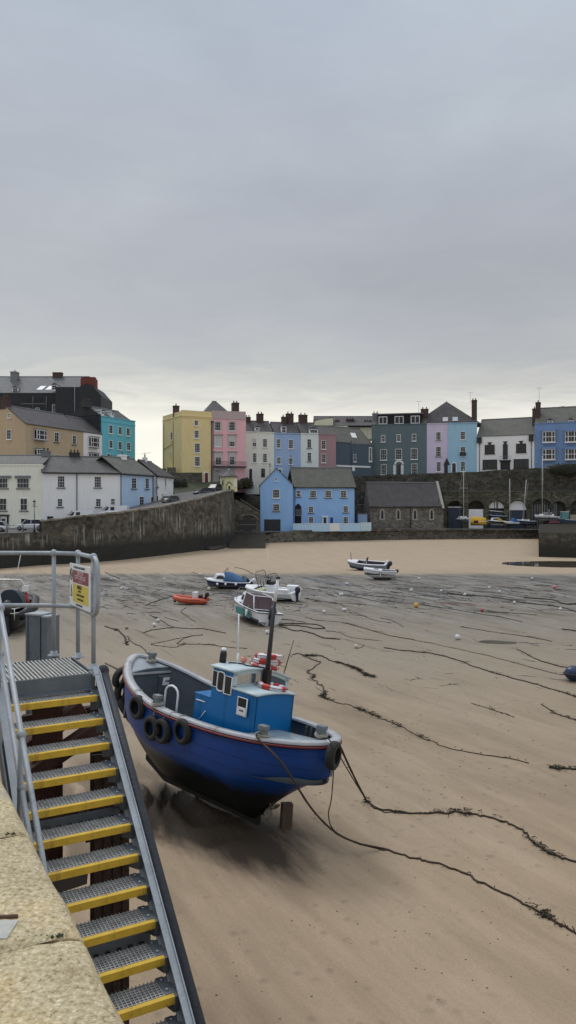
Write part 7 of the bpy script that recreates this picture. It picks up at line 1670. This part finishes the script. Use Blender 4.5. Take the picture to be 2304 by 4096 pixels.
# ---------------- cars
def car(loc,yaw,label,col,rough=.25,kind='suv',pitch=0,name='parked_car'):
    e=empty(name,loc,0,label,'car' if kind!='van' else 'van','cars parked along the quay street',rot=(0,pitch,yaw))
    L_={'suv':4.6,'hatch':4.1,'van':5.0}[kind]; W_=1.85; H={'suv':1.62,'hatch':1.5,'van':1.9}[kind]; h=L_/2; BODY=M('car_'+str(col),col,rough=rough,var=.03,coat=.6)
    # lower body: loft of cross-sections
    rows=[]; 
    st={'suv':[(-h,.45,.75,.72),(-h+.12,.34,.98,.86),(-h+.9,.3,1.02,.93),(0,.28,1.0,.94),(.7,.28,.98,.93),(h-.9,.3,.93,.9),(h-.25,.34,.82,.84),(h,.42,.66,.66)],
        'hatch':[(-h,.42,.85,.72),(-h+.1,.32,.98,.84),(-h+.8,.28,.98,.9),(0,.26,.95,.91),(.7,.26,.93,.9),(h-.9,.28,.86,.87),(h-.25,.32,.74,.8),(h,.4,.58,.64)],
        'van':[(-h,.45,1.0,.88),(-h+.1,.34,1.1,.92),(-h+.9,.3,1.1,.94),(0,.28,1.08,.95),(1.0,.28,1.05,.94),(h-.9,.3,1.0,.9),(h-.25,.34,.85,.85),(h,.42,.6,.66)]}[kind]
    for x,z0,z1,w_ in st: rows.append([(x,-w_*.9,z0),(x,-w_,z0+.12),(x,-w_,(z0+z1)/2),(x,-w_*.96,z1-.06),(x,-w_*.86,z1),(x,0,z1+.02),(x,w_*.86,z1),(x,w_*.96,z1-.06),(x,w_,(z0+z1)/2),(x,w_,z0+.12),(x,w_*.9,z0)])
    m=MB(); m.sheet(rows); m.add(rows[0],[tuple(range(11))]); m.add(rows[-1],[tuple(range(11))]); m.build('body',BODY,e)
    zb=1.0 if kind!='van' else 1.08
    cab={'suv':(-h+.15,-h+.75,.55,1.35),'hatch':(-h+.1,-h+.6,.35,1.15),'van':(-h+.02,-h+.12,.85,1.75)}[kind]
    a,b,c,d=cab
    P=[(a,zb-.05),(b,H),(c,H),(d,zb-.08)]
    m=MB(); q=lambda x,z,s_,w_: (x,s_*w_,z)
    vs=[q(x,z,-1,.84 if i in(0,3) else .66) for i,(x,z) in enumerate(P)]+[q(x,z,1,.84 if i in(0,3) else .66) for i,(x,z) in enumerate(P)]
    m.add(vs,[(0,1,2,3),(7,6,5,4),(0,4,5,1),(1,5,6,2),(2,6,7,3)]); gh_=m.build('glasshouse',GLASS if kind!='van' else BODY,e,bevel=.04)
    if kind=='van':
        m=MB()
        for s_ in (-1,1): m.prism([(.75,s_*.79,1.2),(1.45,s_*.85,1.12),(.85,s_*.72,1.72),(.55,s_*.72,1.72)],(0,s_*.03,0)); m.prism([(-.35,s_*.80,1.18),(.3,s_*.80,1.18),(.3,s_*.70,1.72),(-.35,s_*.70,1.72)],(0,s_*.03,0))
        m.prism([(1.72,-.72,1.12),(1.72,.72,1.12),(1.0,.58,1.82),(1.0,-.58,1.82)],(.05,0,.05)); m.build('window',GLASS,gh_)
    m=MB(); m.box((b+.02,-.66,H-.02),(c+.03,.66,H+.035))
    if kind!='van':
        for s_ in (-1,1):
            for (p0,p1) in ((P[0],P[1]),(P[3],P[2]),((.0-.25,zb),(-.2,H))): m.beam((p0[0],s_*.845,p0[1]),(p1[0],s_*.675,p1[1]),.07,.07)
    m.build('roof',BODY,e,bevel=.02)
    for sx in (-1,1):
        for sy in (-1,1):
            x=sx*(h-.82); t=MB(); mt=Matrix.Translation((x,sy*.86,.34))@Matrix.Rotation(R(90),4,'X'); prof=[(.2,-.1),(.33,-.1),(.345,-.06),(.345,.06),(.33,.1),(.2,.1)]
            vv=MB(); vv.lathe(prof,(0,0,0),18); vv.v=[tuple(mt@Vector(p)) for p in vv.v]; o=vv.build('wheel',TYRE,e)
            vv=MB(); vv.lathe([(.21,-.108),(.21,.108)],(0,0,0),14); vv.v=[tuple(mt@Vector(p)) for p in vv.v]; vv.build('rim',LEAD,o)
    for sy in (-1,1):
        m=MB(); m.ball((h-.1,sy*.62,.66),.15,(.8,1,.5),8); m.build('headlight',SWH,e); m=MB(); m.box((-h-.02,sy*.72-.12,.78),(-h+.06,sy*.72+.12,.94)); m.build('tail_light',M('tail_light_red',(.25,.01,.01),rough=.3),e)
    m=MB(); m.box((h-.05,-.45,.38),(h+.02,.45,.55)); m.build('grille',BLACK,e); m=MB(); m.box((-h-.03,-.25,.55),(-h-.0,.25,.66)); m.build('number_plate',M('plate_pale',(.6,.58,.4)),e)
    m=MB()
    for sy in (-1,1): m.ball((c+.35,sy*.98,zb+.05),.1,(.7,1,.7),8)
    m.build('mirror',BODY,e)
WC=(.66,.68,.71)
def sz(x,y,Y): return px(x,y,Y)
p=sz(128,2122,113); car((p.x,p.y,p.z),R(172),'white SUV parked on the quay street just right of the tall lamp',WC)
p=sz(-28,2128,110); car((p.x,p.y,p.z),R(190),'white car almost cut off by the left edge of the view',WC,kind='hatch')
p=sz(318,2096,123); car((p.x,p.y,p.z+.2),R(176),'white van with a dark side window parked behind the harbour wall',WC,kind='van',name='parked_van')
p=sz(455,2072,126); car((p.x,p.y,p.z+.1),R(174),'white van roof half hidden by the harbour wall, in front of the blue cottage',WC,kind='van',name='parked_van')
BC=(.012,.014,.02)
p=sz(689,2018,133); car((p.x,p.y,p.z),R(62),'black car seen from behind at the end of the white cottages',BC,kind='hatch')
p=sz(815,1984,148); car((p.x,p.y,p.z+.05),R(-150),'black car parked half way up the hill, lower of two',BC,kind='hatch')
p=sz(862,1972,152); car((p.x,p.y,p.z+.1),R(-118),'dark car with a bright windscreen beside the tiny yellow lodge',(.03,.04,.055),kind='suv')
# hedges
def shrub(x,y,Y,w_,h,d,label,name='hedge',col=(.035,.04,.02)):
    p=px(x,y,Y); e=empty(name,p,0,label,'hedge'); m=MB(); mt=M('hedge_leaves'+name,col,rough=.9,var=.5,scale=3)
    m.ball((0,0,h*.42),h*.45,(w_/h,d/h*.8,.95),10,jit=.5); m.build('branches',M('hedge_dark',(.02,.022,.012),rough=.95,var=.4),e); m=MB()
    for k in range(900):
        a=random.uniform(0,2*PI); r_=math.sqrt(random.random()); z=random.random(); q=Vector((r_*math.cos(a)*w_/2*(1-.3*z*z),r_*math.sin(a)*d/2,z*h*(.85+.2*fb(a,r_*2)))); s=random.uniform(.08,.18)
        n=Vector((random.uniform(-1,1),random.uniform(-1,1),random.uniform(-.3,1))).normalized(); t=n.orthogonal().normalized()*s; b=n.cross(t)
        m.add([q-t,q+b*.6,q+t,q-b*.6],[(0,1,2,3)])
    m.build('foliage',mt,e)
shrub(708,1966,163,5.6,3.3,3,'dark clipped hedge at the foot of the tall yellow house')
shrub(935,1958,160,4,2.4,2.5,'brown bush beside the tiny yellow lodge','bush',(.05,.05,.022))
shrub(985,1955,163,3.4,2.6,2,'dark bush between the lodge and the off-white terrace house','bush',(.04,.035,.025))
shrub(2262,1905,178,9,3.5,3,'overgrown dark bush on the retaining wall below the periwinkle house','bush',(.03,.035,.02))
# ---------------- ropes and chains on the beach
ROPE=M('weedy_rope',(.045,.036,.024),rough=.9,var=.5,scale=5,bump=.4,bscale=25); CHAIN=M('rusty_chain',(.05,.032,.022),rough=.9,var=.5,scale=6); WEED=M('brown_weed',(.035,.03,.016),rough=.85,var=.5,scale=4); REDR=M('red_rope',(.30,.05,.045),rough=.9,var=.2)
Zc=Zm(1080,2280,.42788); Zd=Zm(1300,2180,.69289); Ze=Zm(1200,2700,.76190); Zf=Zm(380,2240,.27605); Zg=Zm(420,2260,.52450); Zh=Zm(1750,2240,.38233)
def smoothpts(P,n=5):
    out=[]
    for i in range(len(P)-1):
        p0=P[max(0,i-1)];p1=P[i];p2=P[i+1];p3=P[min(len(P)-1,i+2)]
        for k in range(n):
            t=k/n; out.append(.5*((2*p1)+(p2-p0)*t+(2*p0-5*p1+4*p2-p3)*t*t+(3*p1-p0-3*p2+p3)*t*t*t))
    out.append(P[-1]); return out
def rope(Z,pts,label,r=.03,weed=0,mat=None,name='mooring_rope',chain=False,air=None,wob=.05):
    r*=.8; P=[G(*Z(*p)) for p in pts]; S=smoothpts(P,8)
    out=[]
    for i,q in enumerate(S):
        x=q.x+fb(i*.35,r*50,len(pts))*wob*2; y=q.y+fb(i*.35,9,len(pts)+3)*wob*3
        out.append(Vector((x,y,gh(x,y)+r*.55)))
    if air: out=air+out
    j0=len(air) if air else 0
    e=empty(name,out[len(air) if air else 0].copy(),0,label,'chain' if chain else 'rope','mooring ropes and chains stretched over the beach'); o=e.location.copy()
    m=MB(); m.tube([q-o for q in out],[r*(1+.25*fb(i*.8,2)) for i in range(len(out))],7); m.build('strand',mat or (CHAIN if chain else ROPE),e)
    if chain and r>.02:
        m=MB()
        n0=len(air) if air else 0
        for a,b in zip(out[n0:],out[n0+1:]):
            L_=(b-a).length; n=max(1,int(L_/.09))
            for k in range(min(n,14)): q=a+(b-a)*(k/n)-o; m.ball(q,r*1.5,(1,1,.8),5)
        m.build('links',CHAIN,e)
    if weed:
        m=MB(); n0=len(air) if air else 0
        for i in range(n0,len(out)):
            cl=fb(i*.16,label.__len__()*.37); cnt=int(weed*(max(0,cl-.12)*34))+(random.random()<.25)
            for k in range(cnt):
                q=out[i]+Vector((random.gauss(0,.06),random.gauss(0,.10),random.uniform(0,.05)))-o; s=random.uniform(.01,.03)
                m.tube([q,q+Vector((random.gauss(0,1),random.gauss(0,1),.25))*s*2,q+Vector((random.gauss(0,1),random.gauss(0,1),0))*s*3.4],[s*.5,s*.4,s*.15],4)
        if m.v: m.build('seaweed',WEED,e)
    return e
BU=bv(1028,2950,-1.22).x
def sag(a,b,s,n=14): return [a+(b-a)*(k/n)+Vector((0,0,-s*4*(k/n)*(1-k/n))) for k in range(n)]
rA=[(440,915),(560,955),(650,975),(780,1010),(920,1075),(1060,1145),(1200,1215),(1330,1290),(1449,1355),(1600,1440)]
g1=BM@Vector((BU,-b_half(BU)-.07,sheer(BU,-1)+.05)); g0=BM@Vector((BU,-b_half(BU)+.12,sheer(BU,-1)+.12))
airA=smoothpts([g0,g1,px(1130,3055,16.9),px(1245,3232,17.15),px(1345,3332,17.5),px(1440,3376,17.62)],8)
rope(Ze,rA,'heavy weed-hung mooring chain from the blue boat to the lower right corner',.030,.8,chain=True,air=airA)
airB=smoothpts([BM@Vector((3.15,.15,2.6)),px(1322,2965,17.1),px(1334,3060,17.1),px(1326,3190,17.2),px(1314,3262,17.35),px(1340,3325,17.5),px(1440,3378,17.7)],6)
rope(Ze,[(440,919),(470,927)],'thin rope hanging from the stern post and joining the nearest chain',.017,0,air=airB)
rB=[(350,660),(400,700),(520,722),(700,728),(860,728),(960,742),(1060,770),(1150,810),(1210,860),(1300,930),(1380,965),(1520,1010)]
rope(Ze,rB,'doubled brown rope curving right from the blue boat stern, ending in thick weed',.034,.8,air=sag(BM@Vector((3.6,.25,2.6)),G(*Ze(350,660)),.05))
rope(Ze,[(350,660),(420,712),(520,728),(640,722)],'short loose strand beside the curving brown rope',.018,0,air=sag(BM@Vector((3.62,.3,2.3)),G(*Ze(350,660)),.02))
rope(Zc,[(215,793),(262,785),(370,830),(430,850),(465,865),(400,920),(355,960),(415,985),(395,1015),(450,1060),(515,1130),(490,1190),(560,1215)],'kinked weedy rope zigzagging over the sand behind the wheelhouse',.034,1.0)
rope(Ze,[(110,110),(200,148),(265,160),(330,190),(380,208),(440,235),(520,268),(620,320),(740,372),(900,410),(1080,435),(1200,465)],'long thin rope trailing right across the sand beyond the boat stern',.024,.8)
rope(Zc,[(330,805),(470,805),(560,850),(660,875),(780,915),(850,955),(900,985),(960,1000)],'thick dark weedy chain with a pale shackle, behind the zigzag rope',.04,1.2,chain=True)
rope(Zd,[(340,595),(500,615),(640,632),(730,655),(840,695),(960,735),(1100,775),(1250,815),(1449,875),(1540,905)],'long heavy rope running off the right edge above the boat stern',.04,1.0)
rope(Zd,[(120,450),(190,470),(250,490),(380,525),(520,550)],'dark rope lying below the two white cylinder floats',.032,.6)
rope(Zd,[(525,552),(640,575),(860,622),(1000,655),(1200,710),(1449,768)],'thin broken rope continuing past the large white ball buoy',.02,.4)
rope(Zd,[(340,315),(480,340),(620,355),(760,375),(900,400),(1030,420),(1140,445)],'long straight rope running right from the orange ball buoy',.036,.2)
rope(Zd,[(50,268),(100,288),(200,305),(280,322),(360,335)],'rope threaded through the upper white cylinder float',.035,.2)
rope(Zc,[(85,515),(150,505),(300,505),(440,515),(510,548),(420,550),(280,525),(150,520),(90,530),(150,545),(220,570),(300,572),(410,600),(520,640),(650,650)],'thick brown rope doubled back in a flat loop behind the mast',.055,.3)
rope(Zc,[(330,440),(430,470),(560,480),(700,495),(830,535)],'thin rope below the small white buoy in the middle of the beach',.025,.2)
rope(Zc,[(740,402),(790,395),(900,440),(1000,475),(1130,497)],'rope trailing right from the lower white cylinder float',.025,.2)
rope(Zc,[(660,310),(700,350),(750,380)],'short dark rope end slanting past the lower white cylinder float',.03,0)
rope(Zc,[(520,572),(640,585),(750,630),(820,640),(1050,668)],'thin curved rope between the flat loop and the cream buoy',.022,.4)
rope(Zc,[(820,730),(860,725),(875,700)],'short curled tail of the cream ball buoy',.022,0); 
rope(Ze,[(1265,155),(1330,195),(1400,225),(1449,238),(1520,245)],'short dark rope by the white patch at the right edge',.03,.2)
rope(Zd,[(1110,605),(1180,640),(1270,680),(1400,710)],'brown rope with a knotted end left of the dark mooring float',.04,.3)
rope(Zg,[(745,535),(620,550),(480,580),(350,605),(430,620),(520,630),(570,620),(620,600)],'rope lying in a long hairpin beyond the bow of the blue boat',.026,.2)
rope(Zg,[(745,533),(620,555),(560,590),(560,605),(640,605),(780,608),(900,625),(1080,638)],'rope running right from the hairpin towards the aerial of the blue boat',.030,.2)
rope(Zg,[(290,520),(380,495),(520,480),(660,488),(770,492),(920,522)],'dark rope passing just below the pair of white ball buoys',.04,.4)
rope(Zg,[(0,470),(80,495),(110,510),(155,560),(160,600),(180,612)],'bent weed-clogged chain just right of the landing posts',.05,.9,chain=True)
rope(Zg,[(165,545),(220,600),(280,630),(350,695)],'short rope end beside the bent weed-clogged chain',.03,.3)
rope(Zg,[(620,325),(580,355),(610,385),(690,435)],'curled rope below the orange inflatable',.035,0)
rope(Zg,[(340,380),(380,400),(430,430),(520,475)],'tangled rope from the pair of white ball buoys',.035,.5)
rope(Zg,[(0,57),(60,85),(115,105)],'far rope beside the twin small white floats',.05,.3)
rope(Zg,[(660,52),(790,92)],'far thin rope beside the white float near the blue cuddy boat',.03,0)
rope(Zg,[(990,18),(1060,35),(1130,70)],'far rope leading to the white work boat',.05,.3)
rope(Zg,[(310,310),(400,275),(520,238)],'rope from the bow of the orange inflatable',.05,.3)
rope(Zg,[(450,400),(560,430)],'short rope lying between ball buoys and orange inflatable',.03,0)
rope(Ze,[(895,148),(1000,180),(1120,220)],'short dashed rope half buried in the right-hand sand',.018,.3)
rope(Ze,[(1315,490),(1380,492),(1449,500),(1530,505)],'stub of thick weed-covered rope at the right edge',.045,1.2)
rope(Zh,[(100,345),(300,375),(500,385),(700,410),(900,450),(1250,490),(1449,545)],'long dark rope across the right-hand mud past several white floats',.055,.3)
rope(Zh,[(900,400),(1200,420),(1330,465),(1449,460)],'thick weedy rope near the right edge of the mud',.08,.3)
rope(Zh,[(1300,725),(1449,745)],'short dark rope at the right edge below the mud',.05,0)
rope(Zh,[(240,700),(400,725),(600,760),(900,800),(1200,855)],'dark straight rope lying along the shallow drain',.03,.1)
rope(Zh,[(0,440),(230,475)],'faint red rope on the mud left of the red float',.03,0,mat=REDR); rope(Zh,[(290,465),(400,490)],'short red rope just above left of the red float',.03,0,mat=REDR)
rope(Zh,[(520,530),(700,550),(1030,575)],'thin rope trailing right from the red float',.03,0)
rope(Zc,[(60,310),(150,312),(300,325)],'rope lying right of the white work boat',.045,.2)
rope(Zc,[(330,268),(430,285),(620,310)],'rope with a black clump right of the peach buoys',.045,.6)
rope(Zc,[(0,455),(140,465),(330,490)],'rope between the cabin boat and the flat loop',.035,.2)
rope(Zc,[(1030,450),(1150,480),(1240,530)],'faint curved rope left of the wet drain',.025,.2)
# many small dark ropes and weed drifts over the mud are uncountable
def weedlitter():
    random.seed(11); m=MB()
    for k in range(620):
        if k<470: x=random.uniform(380,2300); y=random.triangular(2300,2470,2370)
        else: x=random.uniform(400,2300); y=random.uniform(2440,2760)
        if x<900 and y>2520: continue
        p=G(x,y); L_=random.uniform(.4,2.6)*(1 if k<470 else .4); a=math.atan2(-.875,.485)+random.gauss(0,.42); n=6; pts=[]; ph=random.random()*9
        for i in range(n+1):
            t=(i/n-.5)*L_; q=Vector((p.x+math.cos(a)*t+.4*fb(t*.9,ph),p.y+math.sin(a)*t+.6*fb(t*.9,ph+5),0)); q.z=gh(q.x,q.y)+.006; pts.append(q)
        r=random.uniform(.012,.038)*(1 if k<470 else .4); m.tube(pts,[r*.3]+[r*random.uniform(.5,1.3) for _ in range(n-1)]+[r*.3],5)
    tag(m.build('weed_strands',M('dark_weed',(.02,.02,.016),rough=.8,var=.5)),'strands of dark seaweed and old line strewn over the mud','seaweed',kind='stuff')
    m=MB()
    for k in range(420):
        x=random.uniform(500,2300); y=random.triangular(2500,4090,2900); p=G(x,y); m.ball(p+Vector((0,0,.004)),random.uniform(.006,.028)*(1 if y<3200 else .6),(1.3,1,.5),5)
    tag(m.build('pebbles',M('small_pebble',(.07,.055,.045),var=.5)),'scattered small pebbles, shells and weed scraps on the sand','pebbles',kind='stuff')
weedlitter()
# ---------------- buoys
COLS={'white':(.66,.67,.68),'cream':(.55,.50,.40),'peach':(.60,.45,.36),'orange':(.70,.36,.03),'red':(.50,.03,.05),'pink':(.75,.18,.2),'tan':(.34,.32,.22),'yellowish':(.6,.6,.38)}
def buoy(Z,x,y,rp,col,label,shape='ball'):
    X,Y=Z(x,y+rp*.9); p=G(X,Y); s=Z(rp,0)[0]-Z(0,0)[0]; r=max(.12,s/F*p.y*1.1)
    e=empty('mooring_buoy',p,random.uniform(0,6),label,'buoy','mooring buoys stranded on the beach')
    m=MB(); mt=M('buoy_'+col,COLS[col],rough=.45,var=.12,scale=3,stains=.35,stain_col=(.2,.19,.15,1))
    if shape=='ball': m.ball((0,0,r*.93),r,n=14)
    else: m.v=[]; c=MB(); c.lathe([(r*.3,-r*1.5),(r*.9,-r*1.3),(r*.9,r*1.3),(r*.3,r*1.5)],(0,0,0),10); rt=Matrix.Rotation(R(90),4,'Y'); m.add([(Matrix.Rotation(.9-e.rotation_euler.z,4,'Z')@rt@Vector(v))+Vector((0,0,r*.85)) for v in c.v],c.f,True)
    m.build('float',mt,e); m=MB(); m.lathe([(r*.22,0),(r*.22,r*.3),(r*.1,r*.35)],(r*.8,0,r*.5),6) if shape=='ball' else m.tube([(0,0,r*1.6),(0,0,r*1.9)],r*.2,5); m.build('eye',ROPE,e)
for a in ((Zc,285,180,17,'peach','peach ball buoy, farther of two right of the white work boat'),(Zc,250,252,22,'peach','larger peach ball buoy, nearer of two right of the white work boat'),(Zc,505,390,15,'white','small white ball buoy in the middle of the beach, right of the cabin boat'),
 (Zc,805,715,18,'cream','cream ball buoy with a curled tail, right of the mast'),(Zc,1367,332,21,'orange','orange ball buoy, the only one of its colour'),(Zc,1322,190,13,'white','white float just below right of the small white boat'),
 (Zd,765,533,14,'white','large white ball buoy beside the shallow drain on the right'),(Zd,907,377,8,'red','small red float right of the orange buoy'),(Zd,1325,243,9,'pink','pink and red float on the far right mud'),
 (Zd,807,286,8,'white','white float on the rope above the orange buoy'),(Zd,1007,270,7,'white','white float on the mud, third to the right of the small white boat'),(Zd,948,247,6,'white','tiny white float above its neighbour on the right-hand mud'),
 (Zd,1093,332,8,'white','white float with a yellow top on the long dark rope'),(Zd,1360,370,8,'white','white float lowest on the far right mud'),(Zd,543,194,6,'white','tiny white float at the edge of the dry sand right of the dinghy'),(Zd,1196,193,6,'white','tiny white float at the top edge of the mud, far right'),
 (Zd,672,266,5,'white','speck-like white float between the dinghy and the long rope'),(Zf,858,942,28,'white','bigger white ball buoy of the pair left of centre, nearer the stairs'),(Zf,912,878,22,'white','smaller white ball buoy of the pair left of centre, just behind'),(Zf,458,982,23,'tan','tan ball buoy just right of the landing railing'),
 (Zf,380,415,14,'white','white float in the left-hand mud right of the sign'),(Zf,235,283,11,'cream','dull cream float, left of the twin floats beyond the sign'),(Zf,278,273,14,'white','bright white float, right of the twin floats beyond the sign'),
 (Zg,792,183,11,'yellowish','yellow-white float under the bow of the blue cuddy boat'),(Zg,1236,512,14,'white','white ball buoy just left of the black mast'),(Zg,452,108,7,'white','small white float left of the blue cuddy boat')): buoy(*a)
for a in ((Zc,665,228,14,'white','upper of two white cylinder floats in mid beach'),(Zc,695,370,15,'white','lower of two white cylinder floats in mid beach'),(Zg,728,70,8,'white','white cylinder float beyond the bow of the blue cuddy boat'),(Zc,718,129,8,'white','white cylinder float left of the small white boat')): buoy(*a,shape='cyl')
# bird over the right-hand roofs
m=MB(); p=px(2250,1627,150); m.prism([(p.x-.5,p.y,p.z+.15),(p.x,p.y-.12,p.z),(p.x+.5,p.y,p.z+.18),(p.x,p.y+.15,p.z+.05)],(0,0,.05)); m.ball(p,.12,(.8,2,.7),8); tag(m.build('gull',IRON),'single gull flying above the roofs at the right','bird')
